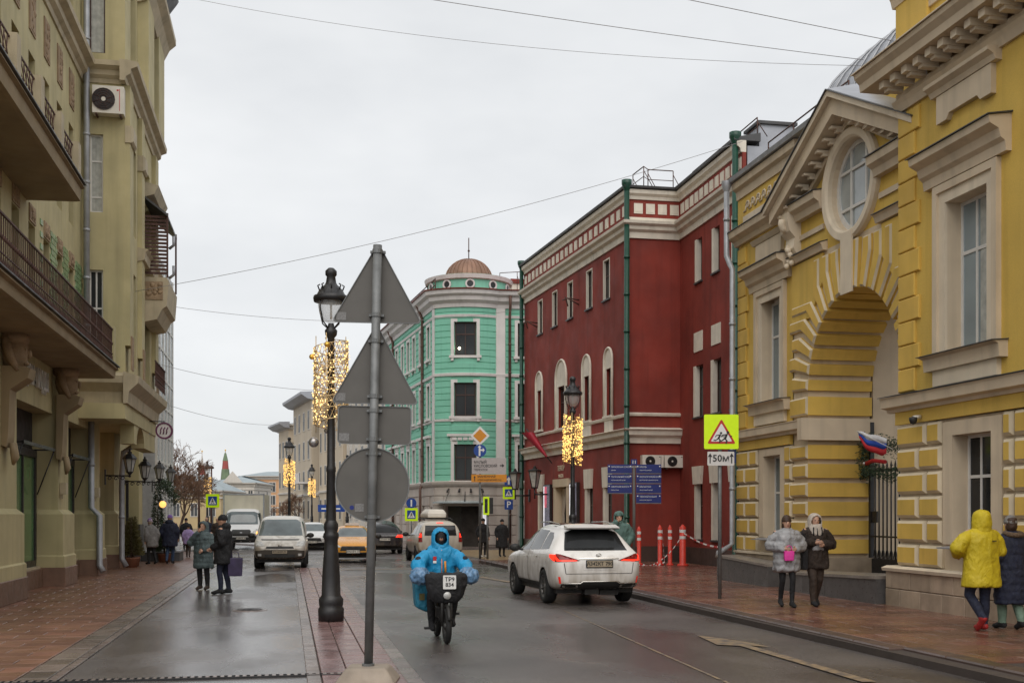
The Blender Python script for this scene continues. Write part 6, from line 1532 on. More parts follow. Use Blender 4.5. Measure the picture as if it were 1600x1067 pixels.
# far posts and small signs at the end of the street
for i, (xc, yc, h) in enumerate(((-37.5, 138, 7.2), (-36.0, 138, 7.3))):
    t = root('tall_post', ('left' if i == 0 else 'right') + ' of two tall thin brown posts before the low ochre house', 'post', (*cam2w(xc, yc), 0), 0, 'thin brown posts'); MB().tube([(0, 0, 0), (0, 0, h)], [.16, .09], 8).build('shaft', 'brown_frame', t); MB().lathe([(.09, h), (.3, h + .1), (.3, h + .25), (0, h + .4)], k=8).build('lamp_head', 'brown_frame', t)
t = root('street_name_board', 'small blue board on a post to the right of the parked van', 'sign', (*cam2w(-16.4, 98), 0), -YAW); sq_pole(t, 3.4, .05, 'galv'); MB().box(-.1, 2.2, -.08, -.04, 2.1, 2.7).build('board', 'blue_sign', t); MB().box(.2, 1.8, -.085, -.0805, 2.3, 2.42).build('board_text', 'white_ink', t)

# ================================================================ vehicles
def shell(stations, mat, par, arches=(), arch_r=.4, sub=2, name='body'):
    """body lofted through cross-sections (y, zb, w, zbelt, wt, zt), smoothed, wheel arches cut"""
    rings = []
    for (y, zb, w, zbelt, wt, zt) in stations:
        h = [(0, zb), (w * .84, zb), (w * .965, zb + .07), (w, zb + (zbelt - zb) * .5), (w * .985, zbelt - .07), (w * .955, zbelt), (wt, zt - max(.03, min(.07, (zt - zbelt) * .3))), (wt * .62, zt - .008), (0, zt)]
        ring = [(x, y, z) for x, z in h] + [(-x, y, z) for x, z in h[-2:0:-1]]; rings.append(ring)
    k = len(rings[0]); m = MB(); vs = [p for r in rings for p in r]
    fs = [(i * k + j, i * k + (j + 1) % k, (i + 1) * k + (j + 1) % k, (i + 1) * k + j) for i in range(len(rings) - 1) for j in range(k)]
    for off in (0, (len(rings) - 1) * k): fs += [(off + j, off + j + 1, off + k - j - 1, off + (k - j) % k) for j in range(0, 8)]
    fs = [tuple(dict.fromkeys(f)) for f in fs]; m.add(vs, [f for f in fs if len(f) > 2], 0, True)
    me = evaluated(m.mesh(), [('SUBSURF', dict(levels=sub, render_levels=sub))])
    for p in me.polygons: p.use_smooth = True
    bm = bmesh.new(); bm.from_mesh(me); bmesh.ops.triangulate(bm, faces=bm.faces[:]); bvh = BVHTree.FromBMesh(bm); bm.free()
    if arches:
        me.materials.append(MATS[mat]); me.materials.append(MATS['car_black'])
        wmax = max(s[2] for s in stations); c = MB()
        for y in arches:
            for s in (-1, 1):
                vs = [(x, y + arch_r * math.cos(2 * math.pi * i / 24), arch_r * .86 + arch_r * math.sin(2 * math.pi * i / 24)) for x in (s * (wmax - .3), s * (wmax + .2)) for i in range(24)]
                c.add(vs, [tuple(range(24)), tuple(range(24, 48))] + [(i, (i + 1) % 24, 24 + (i + 1) % 24, 24 + i) for i in range(24)], 1)
        cm = c.mesh(); cm.materials.append(MATS[mat]); cm.materials.append(MATS['car_black']); co = bpy.data.objects.new('cut', cm)
        me = evaluated(me, [('BOOLEAN', dict(object=co, operation='DIFFERENCE', solver='EXACT'))])
    o = link(name, me, mat, par); return o, bvh
def panel(bvh, poly, axis, sign, mat, par, name, off=.006, fine=.07, d=None, thick=0.):
    """piece of glass, lamp or trim laid on the body: polygon projected along an axis on to the shell"""
    bm = bmesh.new()
    mk = {'x': lambda a, b: (sign * 4, a, b), 'y': lambda a, b: (a, sign * 6, b), 'z': lambda a, b: (a, b, 4)}[axis]
    dv = Vector({'x': (-sign, 0, 0), 'y': (0, -sign, 0), 'z': (0, 0, -1)}[axis]) if d is None else Vector(d).normalized()
    vs = [bm.verts.new(mk(a, b)) for a, b in poly]; bm.faces.new(vs); bmesh.ops.triangulate(bm, faces=bm.faces[:])
    for _ in range(5):
        le = [e for e in bm.edges if e.calc_length() > fine]
        if not le: break
        bmesh.ops.subdivide_edges(bm, edges=le, cuts=1); bmesh.ops.triangulate(bm, faces=bm.faces[:])
    last = None
    for v in bm.verts:
        loc, nor, idx, dist = bvh.ray_cast(v.co, dv)
        if loc is None:
            q = bvh.find_nearest(v.co + dv * (4 if axis == 'x' else 5)); loc, nor = q[0], q[1]
        v.co = loc - dv * off
    bmesh.ops.recalc_face_normals(bm, faces=bm.faces)
    me = bpy.data.meshes.new(name); bm.to_mesh(me); bm.free()
    for p in me.polygons: p.use_smooth = True
    return link(name, me, mat, par)
def wheels(par, ys, x, r, w=.22, spokes=10, rim='rim', rr=.68):
    ty = MB(); ty.lathe([(r * .66, -w / 2), (r * .9, -w / 2), (r * .985, -w * .38), (r, -w * .2), (r, w * .2), (r * .985, w * .38), (r * .9, w / 2), (r * .66, w / 2), (r * .66, -w / 2)], k=28); tm_ = ty.mesh()
    ri = MB(); ri.lathe([(r * .66, w * .46), (r * .62, w * .5), (r * .6, w * .3), (r * .6, -w * .4)], k=28); ri.lathe([(0, w * .36), (r * .13, w * .36), (r * .15, w * .28)], k=14, sm=False)
    for s in range(spokes):
        a = 2 * math.pi * s / spokes; q = Matrix.Rotation(a, 3, 'Z'); b_ = [Vector(p) for p in ((r * .08, -r * .05, w * .3), (r * .62, -r * .035, w * .42), (r * .62, r * .035, w * .42), (r * .08, r * .05, w * .3), (r * .08, -r * .05, w * .2), (r * .62, -r * .035, w * .3), (r * .62, r * .035, w * .3), (r * .08, r * .05, w * .2))]
        ri.add([tuple(q @ p) for p in b_], [(0, 1, 2, 3), (4, 7, 6, 5), (0, 4, 5, 1), (2, 6, 7, 3)])
    ri.lathe([(0, -w * .1), (r * .6, -w * .1)], k=20, mi=1); rm_ = ri.mesh()
    tm_.materials.append(MATS['rubber']); rm_.materials.append(MATS[rim]); rm_.materials.append(MATS['car_black'])
    for y in ys:
        for s in (-1, 1):
            e = bpy.data.objects.new('wheel', tm_); COL.objects.link(e); e.parent = par; e.location = (s * x, y, r); e.rotation_euler = (0, R(90) * s, 0); 
            o = link('rim', rm_, None, e)
def vehicle(name, label, cat, loc, rotz): return root(name, label, cat, loc, rotz)
def plate_(par, bvh, y_sign, z, txt, w=.52, h=.115, mat='plate_dirty', off=.02, x=0, tilt=0, size=.1):
    loc, nor, i, d_ = bvh.ray_cast(Vector((x, y_sign * 6, z)), Vector((0, -y_sign, 0))); y = loc.y + y_sign * off
    m = MB(); m.prism(rounded(w, h, .01, (x, z)), y - .006, y + .006); o = m.build('number_plate', mat, par)
    text('plate_text', txt, size, 'ink', o, (x, y + y_sign * .0075, z), (R(90), 0, 0 if y_sign < 0 else R(180)), ext=.001, bold=True)
    m = MB(); m.prism(rounded(w + .04, h + .035, .012, (x, z)), y - y_sign * .015 - .005, y - y_sign * .015 + .005); m.build('plate_frame', 'car_black', o)
    return o
def mirror(par, x, y, z, s, mat='car_black'):
    m = MB(); m.ball((s * (x + .12), y, z), (.13, .07, .09), 10); m.tube([(s * (x - .06), y, z - .05), (s * (x + .05), y, z - .03)], .03, 6); return m.build('mirror', mat, par)

# ---- white crossover seen from behind
lx = vehicle('white_crossover', 'dirty white crossover driving away with glowing red tail lights', 'car', (6.2, 25.3, .02), R(2.0))
ST = [(-2.40, .46, .66, .78, .58, .88), (-2.36, .40, .84, .92, .72, 1.02), (-2.24, .33, .935, 1.03, .80, 1.11), (-2.08, .31, .965, 1.08, .79, 1.18), (-1.92, .30, .97, 1.10, .71, 1.38), (-1.76, .30, .965, 1.11, .645, 1.56), (-1.60, .30, .96, 1.11, .625, 1.63), (-1.2, .30, .95, 1.09, .62, 1.68), (-.5, .30, .94, 1.07, .64, 1.70), (.2, .30, .94, 1.05, .62, 1.675), (.62, .30, .94, 1.03, .61, 1.56), (1.0, .3, .945, 1.01, .66, 1.33), (1.32, .3, .95, .99, .76, 1.12), (1.55, .3, .95, .98, .80, 1.07), (2.0, .32, .94, .92, .78, 1.0), (2.3, .36, .88, .82, .7, .88), (2.44, .42, .72, .7, .58, .74)]
bd, bv = shell(ST, 'paint_lexus', lx, (-1.42, 1.40), .41)
panel(bv, [(-.68, 1.13), (.68, 1.13), (.56, 1.50), (.40, 1.555), (-.40, 1.555), (-.56, 1.50)], 'y', -1, 'car_glass', lx, 'rear_window', .008)
panel(bv, [(-.60, 1.575), (.60, 1.575), (.57, 1.63), (-.57, 1.63)], 'y', -1, 'paint_lexus', lx, 'spoiler_lip', .07)
m = MB(); m.profile(-.57, .57, [(-1.72, 1.585), (-1.98, 1.575), (-2.0, 1.60), (-1.72, 1.66)]); m.build('spoiler', 'paint_lexus', lx); MB().box(-.56, .56, -1.985, -1.73, 1.562, 1.574).build('spoiler_underside', 'car_black', lx)
panel(bv, [(-.48, -1.1), (.48, -1.1), (.46, -.1), (-.46, -.1)], 'z', 1, 'sunroof_glass', lx, 'sunroof', .004)
for s in (-1, 1):
    panel(bv, [(-1.7, 1.16), (-1.02, 1.13), (-1.0, 1.50), (-1.28, 1.49), (-1.52, 1.38)], 'x', s, 'car_glass', lx, 'quarter_window', .006)
    panel(bv, [(-.96, 1.13), (-.06, 1.10), (-.06, 1.55), (-.9, 1.53)], 'x', s, 'car_glass', lx, 'rear_door_window', .006); panel(bv, [(.0, 1.10), (.98, 1.07), (.62, 1.40), (.3, 1.52), (.0, 1.55)], 'x', s, 'car_glass', lx, 'front_door_window', .006)
    # L-shaped lamps wrapping the corner
    sx = s
    panel(bv, [(sx * .40, .93), (sx * .90, .90), (sx * .945, 1.0), (sx * .93, 1.075), (sx * .80, 1.06), (sx * .60, .985)], 'y', -1, 'tail_dull', lx, 'tail_lamp', .012)
    panel(bv, [(sx * .46, .925), (sx * .78, .91), (sx * .82, .945), (sx * .52, .948)], 'y', -1, 'tail_hot', lx, 'light_strip', .018); panel(bv, [(sx * .80, .915), (sx * .885, .92), (sx * .93, 1.03), (sx * .895, 1.04), (sx * .86, .97)], 'y', -1, 'tail_hot', lx, 'light_strip', .018)
    panel(bv, [(-2.25, .91), (-1.98, 1.0), (-1.95, 1.05), (-2.2, 1.05)], 'x', s, 'tail_hot', lx, 'side_lamp', .012)
    panel(bv, [(sx * .80, .46), (sx * .835, .46), (sx * .86, .60), (sx * .82, .60)], 'y', -1, 'tail_red', lx, 'reflector', .012)
    panel(bv, [(sx * .44, .36), (sx * .74, .36), (sx * .78, .42), (sx * .46, .43)], 'y', -1, 'chrome', lx, 'exhaust_trim', .02); panel(bv, [(sx * .49, .375), (sx * .71, .375), (sx * .73, .41), (sx * .5, .415)], 'y', -1, 'car_black', lx, 'exhaust', .03)
    panel(bv, [(-1.15, .3), (1.12, .3), (1.1, .42), (-1.1, .42)], 'x', s, 'car_black', lx, 'sill_trim', .01)
    panel(bv, [(-.14, .93), (.05, .93), (.05, .96), (-.14, .955)], 'x', s, 'chrome', lx, 'door_handle', .03, .04); panel(bv, [(-1.0, .95), (-.82, .955), (-.82, .985), (-1.0, .98)], 'x', s, 'chrome', lx, 'door_handle', .03, .04)
    panel(bv, [(-.025, .44), (-.01, .44), (-.01, 1.08), (-.025, 1.08)], 'x', s, 'car_black', lx, 'door_seam', .002)
    panel(bv, [(.98, .44), (.995, .44), (1.0, .98), (.985, .98)], 'x', s, 'car_black', lx, 'door_seam', .002)
    m = MB(); m.tube([(s * .60, -1.5, 1.665), (s * .615, -.8, 1.715), (s * .60, .1, 1.70)], .014, 6); m.build('roof_rail', 'chrome', lx)
    mirror(lx, .93, .72, 1.12, s)
panel(bv, [(-.80, .31), (.80, .31), (.80, .45), (.45, .455), (.4, .50), (-.4, .50), (-.45, .455), (-.80, .45)], 'y', -1, 'car_black', lx, 'rear_diffuser', .012)
m = MB(); m.tube([(-.78, -2.40, .46), (-.42, -2.43, .46), (-.36, -2.43, .50), (.36, -2.43, .50), (.42, -2.43, .46), (.78, -2.40, .46)], .012, 6); m.build('bumper_trim', 'chrome', lx)
panel(bv, [(-.42, .965), (.42, .965), (.42, .985), (-.42, .985)], 'y', -1, 'chrome', lx, 'tailgate_bar', .03)
for s in (-1, 1): panel(bv, [(s * .70, .66), (s * .715, .66), (s * .75, .88), (s * .735, .88)], 'y', -1, 'car_black', lx, 'tailgate_seam', .004)
panel(bv, [(-.71, .655), (.71, .655), (.71, .665), (-.71, .665)], 'y', -1, 'car_black', lx, 'tailgate_seam', .004)
panel(bv, [(-.34, .73), (.34, .73), (.38, .95), (-.38, .95)], 'y', -1, 'paint_lexus', lx, 'plate_recess', .004)
plate_(lx, bv, -1, .86, 'А342КТ 790', .54, .125, 'plate_dirty', .03, size=.105)
m = MB(); m.tube([(.052 * math.cos(a), -2.40, 1.035 + .035 * math.sin(a)) for a in [2 * math.pi * i / 18 for i in range(19)]], .008, 5); m.tube([(-.025, -2.40, 1.055), (-.018, -2.40, 1.02), (.03, -2.40, 1.02)], .009, 5); em = m.build('badge', 'chrome', lx); em.location = (0, .055, 0)
text('model_badge', 'RX 350', .05, 'chrome', lx, (.56, -2.375, .70), (R(90), 0, 0), ext=.004)
m = MB(); m.box(-.25, .05, -2.2, -1.9, .22, .34); m.box(.1, .5, -2.1, -1.7, .2, .3); m.build('underbody', 'car_black', lx)
MB().box(-.82, .82, -2.0, 2.1, .24, .42).build('floor_pan', 'car_black', lx)
wheels(lx, (-1.42, 1.40), .83, .365, .24, 10, 'rim')

# ---- parked white van, facing the camera
vn = vehicle('white_van', 'dirty white compact van parked in the lane facing the camera', 'van', (-.2, 42.6, .016), R(180) - R(2))
ST = [(-2.15, .35, .82, .95, .74, 1.70), (-2.1, .3, .88, 1.0, .78, 1.78), (-1.6, .3, .9, 1.02, .79, 1.82), (-.5, .3, .9, 1.03, .79, 1.84), (.45, .3, .9, 1.03, .77, 1.82), (.8, .3, .9, 1.03, .76, 1.70), (1.25, .3, .9, 1.03, .78, 1.40), (1.58, .3, .9, 1.0, .80, 1.13), (1.72, .3, .9, .97, .79, 1.07), (2.0, .32, .88, .88, .74, .95), (2.16, .34, .80, .78, .66, .82), (2.24, .38, .62, .66, .5, .68)]
bd, bv = shell(ST, 'paint_van', vn, (-1.3, 1.42), .37)
panel(bv, [(-.76, 1.14), (.76, 1.14), (.66, 1.66), (.5, 1.70), (-.5, 1.70), (-.66, 1.66)], 'y', 1, 'windscreen', vn, 'windscreen', .008)
panel(bv, [(-.62, .985), (.62, .985), (.66, 1.02), (-.66, 1.02)], 'y', 1, 'car_black', vn, 'wiper_cowl', .01)
panel(bv, [(-.48, .70), (.48, .70), (.45, .78), (-.45, .78)], 'y', 1, 'car_black', vn, 'grille', .01); panel(bv, [(-.86, .33), (.86, .33), (.88, .62), (.5, .66), (-.5, .66), (-.88, .62)], 'y', 1, 'bumper_grey', vn, 'bumper', .012)
panel(bv, [(-.5, .40), (.5, .40), (.52, .50), (-.52, .50)], 'y', 1, 'car_black', vn, 'lower_grille', .02)
plate_(vn, bv, 1, .59, 'Е715ОН 77', .5, .11, 'plate_dirty', .03, size=.09)
m = MB(); m.tube([(-.06, 2.26, .80), (0, 2.26, .84), (.06, 2.26, .80)], .012, 5); m.tube([(-.06, 2.26, .77), (0, 2.26, .81), (.06, 2.26, .77)], .012, 5); m.build('badge', 'chrome', vn).location = (0, -.06, 0)
for s in (-1, 1):
    panel(bv, [(s * .50, .80), (s * .80, .78), (s * .87, .90), (s * .80, .97), (s * .62, .93)], 'y', 1, 'lamp_clear', vn, 'headlight', .012); panel(bv, [(s * .62, .45), (s * .74, .45), (s * .74, .53), (s * .62, .53)], 'y', 1, 'lamp_clear', vn, 'fog_lamp', .02)
    mirror(vn, .9, 1.2, 1.14, s); panel(bv, [(.35, 1.1), (1.25, 1.1), (.7, 1.6), (.35, 1.64)], 'x', s, 'car_glass', vn, 'door_window', .006)
m = MB(); m.tube([(0, -.1, 1.83), (0, -.25, 1.95)], .012, 5); m.build('aerial', 'car_black', vn)
m = MB(); m.box(-.35, -.05, 1.5, 1.52, 1.16, 1.2); m.build('dash_paper', 'white_ink', vn).location = (.45, -.02, .0)
MB().box(-.78, .78, -1.9, 1.95, .22, .4).build('floor_pan', 'car_black', vn)
wheels(vn, (-1.3, 1.42), .80, .315, .2, 8, 'rim_dark')

# ---- box truck behind it
tk = vehicle('box_truck', 'white box truck with a tall beige body behind the two standing walkers', 'truck', (-2.3, 66.0, 0), R(180) - R(3))
ST = [(1.2, .4, .98, 1.25, .92, 2.1), (1.3, .38, 1.0, 1.28, .94, 2.2), (1.6, .36, 1.01, 1.28, .93, 2.22), (1.85, .36, 1.01, 1.27, .90, 2.12), (2.2, .36, 1.01, 1.25, .92, 1.68), (2.45, .36, 1.0, 1.2, .93, 1.33), (2.7, .38, .98, 1.1, .88, 1.2), (2.98, .42, .92, .95, .78, 1.02), (3.06, .46, .74, .8, .6, .84)]
bd, bv = shell(ST, 'paint_white', tk, (2.25,), .42)
panel(bv, [(-.84, 1.36), (.84, 1.36), (.78, 1.98), (.6, 2.04), (-.6, 2.04), (-.78, 1.98)], 'y', 1, 'windscreen', tk, 'windscreen', .01)
panel(bv, [(-.42, .74), (.42, .74), (.52, .98), (.45, 1.08), (-.45, 1.08), (-.52, .98)], 'y', 1, 'car_black', tk, 'grille', .015); panel(bv, [(-.95, .42), (.95, .42), (.95, .68), (-.95, .68)], 'y', 1, 'car_black', tk, 'bumper', .015)
panel(bv, [(-.06, .9), (.06, .9), (.06, .94), (-.06, .94)], 'y', 1, 'zinc', tk, 'badge', .03); plate_(tk, bv, 1, .62, 'Р208МВ 97', .5, .11, 'plate', .035)
for s in (-1, 1):
    panel(bv, [(s * .58, .82), (s * .9, .8), (s * .96, 1.08), (s * .8, 1.12), (s * .62, .98)], 'y', 1, 'lamp_clear', tk, 'headlight', .015); panel(bv, [(s * .78, .84), (s * .9, .84), (s * .92, .98), (s * .8, .98)], 'y', 1, 'lamp_amber', tk, 'indicator', .03)
    mirror(tk, 1.0, 2.15, 1.45, s); panel(bv, [(1.45, 1.4), (2.25, 1.36), (1.95, 1.95), (1.45, 2.0)], 'x', s, 'car_glass', tk, 'door_window', .008)
MB().box(-1.08, 1.12, -3.0, 1.12, .85, 2.98).build('cargo_box', 'truck_box', tk)
for x in (-1.09, 1.05): MB().box(x, x + .08, 1.1, 1.135, .84, 2.99).build('box_corner_trim', 'zinc', tk)
MB().box(-1.09, 1.13, 1.1, 1.135, 2.95, 3.03).build('box_top_trim', 'zinc', tk); MB().box(-.4, .4, -2.9, 1.3, .5, .85).build('chassis', 'car_black', tk)
wheels(tk, (-1.6, 2.25), .88, .36, .24, 6, 'rim')

def saloon(name, label, loc, rot, mat, H=1.45, L=4.85, w=.92, front=True, suv=False):
    t = vehicle(name, label, 'car', loc, rot); h = L / 2
    ST = [(-h, .42, .7, .78, .6, .86), (-h + .1, .34, .86, .92, .74, .98), (-h + .45, .26, w, .96, .76, 1.04 if not suv else H - .25), (-h + .95, .24, w, .97, .68, H - .14), (-.7, .24, w, .95, .60, H - .01), (.1, .24, w, .93, .60, H), (.55, .24, w, .92, .62, H - .12), (1.05, .24, w, .9, .70, 1.05), (1.25, .24, w, .89, .76, .98), (h - .5, .26, w * .98, .82, .74, .88), (h - .16, .3, w * .9, .72, .66, .76), (h, .36, w * .72, .6, .54, .64)]
    bd, bv = shell(ST, mat, t, (-1.42, 1.42), .36)
    panel(bv, [(-.66, 1.0), (.66, 1.0), (.55, H - .11), (-.55, H - .11)], 'y', 1, 'windscreen', t, 'windscreen', .008)
    panel(bv, [(-.64, 1.02), (.64, 1.02), (.54, H - .18), (-.54, H - .18)], 'y', -1, 'car_glass', t, 'rear_window', .008)
    for s in (-1, 1):
        panel(bv, [(-1.25, 1.0), (.82, .96), (.45, H - .2), (-.2, H - .12), (-.9, H - .14)], 'x', s, 'car_glass', t, 'side_window', .006); mirror(t, w, .75, 1.0, s)
        panel(bv, [(s * .46, .62), (s * .80, .60), (s * .86, .70), (s * .55, .70)], 'y', 1, 'lamp_clear', t, 'headlight', .012)
        panel(bv, [(s * .5, .80), (s * .88, .78), (s * .90, .92), (s * .6, .92)], 'y', -1, 'tail_hot' if not front else 'tail_red', t, 'tail_lamp', .012)
        if front: panel(bv, [(s * .60, .635), (s * .74, .63), (s * .76, .675), (s * .62, .68)], 'y', 1, 'lamp_on', t, 'running_light', .022)
    panel(bv, [(-.5, .48), (.5, .48), (.44, .66), (-.44, .66)], 'y', 1, 'car_black', t, 'grille', .012); panel(bv, [(-.72, .30), (.72, .30), (.66, .42), (-.66, .42)], 'y', 1, 'car_black', t, 'lower_intake', .012)
    plate_(t, bv, 1, .45, 'М431РУ 77', .5, .11, 'plate', .03); plate_(t, bv, -1, .7, 'С516АХ 99', .5, .11, 'plate', .03)
    MB().box(-w * .85, w * .85, -h + .3, h - .3, .2, .36).build('floor_pan', 'car_black', t)
    wheels(t, (-1.42, 1.42), w - .12, .325, .21, 10, 'rim_dark'); return t
tx_ = saloon('yellow_taxi', 'orange yellow taxi saloon coming towards the camera', (2.55, 47.2, .01), R(180) - R(2), 'paint_taxi')
m = MB(); m.box(-.28, .28, -.1, .1, 1.445, 1.53); m.build('roof_light', 'white_sign', tx_)
saloon('white_hatchback', 'white car with lit headlight coming round behind the white van', (1.35, 63.3, 0), R(180) - R(3), 'paint_white', 1.48, 4.3)
saloon('dark_estate', 'dark car driving away beyond the taxi with red tail light', (4.45, 56.8, .01), R(1), 'paint_dark', 1.6, 4.6, .92, False, True)
# ---- sandy estate with a roof box, going away behind the courier
es = vehicle('sand_estate', 'sandy high estate car with a pale roof box behind the courier', 'car', (5.72, 46.2, .01), R(1))
ST = [(-2.2, .4, .74, .85, .66, 1.0), (-2.17, .36, .86, .95, .72, 1.3), (-2.08, .33, .88, 1.0, .70, 1.54), (-1.8, .32, .89, 1.02, .68, 1.63), (-1.0, .32, .89, 1.02, .66, 1.67), (.0, .32, .89, 1.0, .65, 1.66), (.55, .32, .89, .98, .64, 1.52), (1.05, .32, .89, .96, .68, 1.15), (1.3, .32, .89, .95, .74, 1.05), (1.9, .34, .86, .86, .7, .93), (2.2, .4, .7, .7, .56, .74)]
bd, bv = shell(ST, 'paint_sand', es, (-1.35, 1.4), .37)
panel(bv, [(-.62, 1.07), (.62, 1.07), (.58, 1.46), (-.58, 1.46)], 'y', -1, 'car_glass', es, 'rear_window', .008); plate_(es, bv, -1, .62, 'Т604КС 50', .5, .11, 'plate_dirty', .03)
panel(bv, [(-.13, 1.54), (.13, 1.54), (.13, 1.57), (-.13, 1.57)], 'y', -1, 'tail_hot', es, 'brake_lamp', .012); panel(bv, [(-.84, .36), (.84, .36), (.84, .5), (-.84, .5)], 'y', -1, 'car_black', es, 'bumper', .012)
for s in (-1, 1):
    panel(bv, [(s * .70, .82), (s * .85, .82), (s * .82, 1.22), (s * .72, 1.22)], 'y', -1, 'tail_dull', es, 'tail_lamp', .012); panel(bv, [(s * .73, 1.0), (s * .83, 1.0), (s * .82, 1.16), (s * .74, 1.16)], 'y', -1, 'tail_hot', es, 'brake_lamp', .02)
    panel(bv, [(-1.95, 1.08), (-1.2, 1.08), (-1.2, 1.48), (-1.85, 1.45)], 'x', s, 'car_glass', es, 'side_window', .006); panel(bv, [(-1.1, 1.08), (.85, 1.02), (.4, 1.46), (-1.1, 1.5)], 'x', s, 'car_glass', es, 'side_window', .006); mirror(es, .88, .75, 1.08, s)
    m = MB(); m.tube([(s * .55, -1.7, 1.66), (s * .57, -.8, 1.74), (s * .55, .2, 1.68)], .02, 6); m.build('roof_rail', 'car_black', es)
wheels(es, (-1.35, 1.4), .79, .32, .2, 8, 'rim_dark'); MB().box(-.76, .76, -1.9, 1.9, .24, .42).build('floor_pan', 'car_black', es)
rb = root('roof_box', 'pale plastic roof box strapped on the sandy estate', 'roof box', (5.72, 45.9, 1.76), R(1))
bx = MB(); bx.add([(-.36, -1.0, 0), (.36, -1.0, 0), (.40, .9, 0), (-.40, .9, 0), (-.38, -1.0, .16), (.38, -1.0, .16), (.42, .9, .16), (-.42, .9, .16), (-.28, -.92, .32), (.28, -.92, .32), (.28, .55, .34), (-.28, .55, .34)], [(0, 3, 2, 1)] + [(i, (i + 1) % 4, 4 + (i + 1) % 4, 4 + i) for i in range(4)] + [(4 + i, 4 + (i + 1) % 4, 8 + (i + 1) % 4, 8 + i) for i in range(4)] + [(8, 9, 10, 11)])
me = evaluated(bx.mesh(), [('BEVEL', dict(width=.05, segments=3))]); link('shell', me, 'white_plastic', rb); MB().box(-.55, .55, -.6, -.55, -.06, 0).build('crossbar', 'car_black', rb); MB().box(-.55, .55, .4, .45, -.06, 0).build('crossbar', 'car_black', rb)

# ================================================================ people
from mathutils import noise as mn
def loft(m, rings, k=16, sm=True):
    """closed elliptical loft through (x, y, z, a, b)"""
    vs = []; n = len(rings)
    for (x, y, z, a, b) in rings:
        for j in range(k): t = 2 * math.pi * j / k; vs.append((x + a * math.cos(t), y + b * math.sin(t), z))
    fs = [(i * k + j, i * k + (j + 1) % k, (i + 1) * k + (j + 1) % k, (i + 1) * k + j) for i in range(n - 1) for j in range(k)]
    m.add(vs, fs + [tuple(range(k))[::-1], tuple(range((n - 1) * k, n * k))], 0, sm)
def limb(m, pts, rs, k=12):
    m.tube(pts, rs, k)
    for p, r in zip(pts, rs): m.ball(tuple(p), r * .99, 10)
def blob(m, voxel=.022, it=5, fold=.0, fscale=7., quilt=0., qstep=.11, seed=0):
    me = evaluated(m.mesh(), [('REMESH', dict(mode='VOXEL', voxel_size=voxel, use_smooth_shade=True)), ('SMOOTH', dict(factor=.5, iterations=it))])
    if fold or quilt:
        me.update(); off = Vector((seed * 3.1, seed * 1.7, 0))
        nr = [v.normal.copy() for v in me.vertices]
        for v, n in zip(me.vertices, nr):
            d = 0
            if fold: q = Vector((v.co.x * fscale, v.co.y * fscale, v.co.z * fscale * .55)) + off; d += fold * (1 - 2.6 * abs(mn.noise(q))) + fold * .7 * (1 - 2.4 * abs(mn.noise(q * 2.1 + Vector((5, 3, 1)))))
            if quilt: d += quilt * (abs(math.sin(math.pi * v.co.z / qstep)) ** .6 - .7)
            v.co += n * d
    for p in me.polygons: p.use_smooth = True
    me.update(); return me
def hand(m, w, d, side, mi, s=1.0, curl=.6):
    """palm, four unequal bent fingers and a thumb leaving the side of the palm"""
    w = Vector(w); d = Vector(d).normalized(); a = d.cross(Vector((0, 1, 0)) if abs(d.y) < .8 else Vector((1, 0, 0))).normalized(); b = d.cross(a)
    c = w + d * .045 * s; m.tube([tuple(w), tuple(c), tuple(w + d * .085 * s)], [.026 * s, .036 * s, .032 * s], 8, mi)
    for i, L in enumerate((.062, .07, .066, .052)):
        o = w + d * .08 * s + a * (i - 1.5) * .018 * s; k1 = o + (d + b * curl * .4).normalized() * L * .5 * s; k2 = k1 + (d * (1 - curl) + b * curl).normalized() * L * .5 * s
        m.tube([tuple(o), tuple(k1), tuple(k2)], [.0095 * s, .009 * s, .007 * s], 6, mi)
    o = w + d * .03 * s + a * side * .03 * s; m.tube([tuple(o), tuple(o + (d * .6 + a * side * .8).normalized() * .035 * s), tuple(o + (d + a * side * .45 + b * .3).normalized() * .065 * s)], [.012 * s, .011 * s, .008 * s], 6, mi)
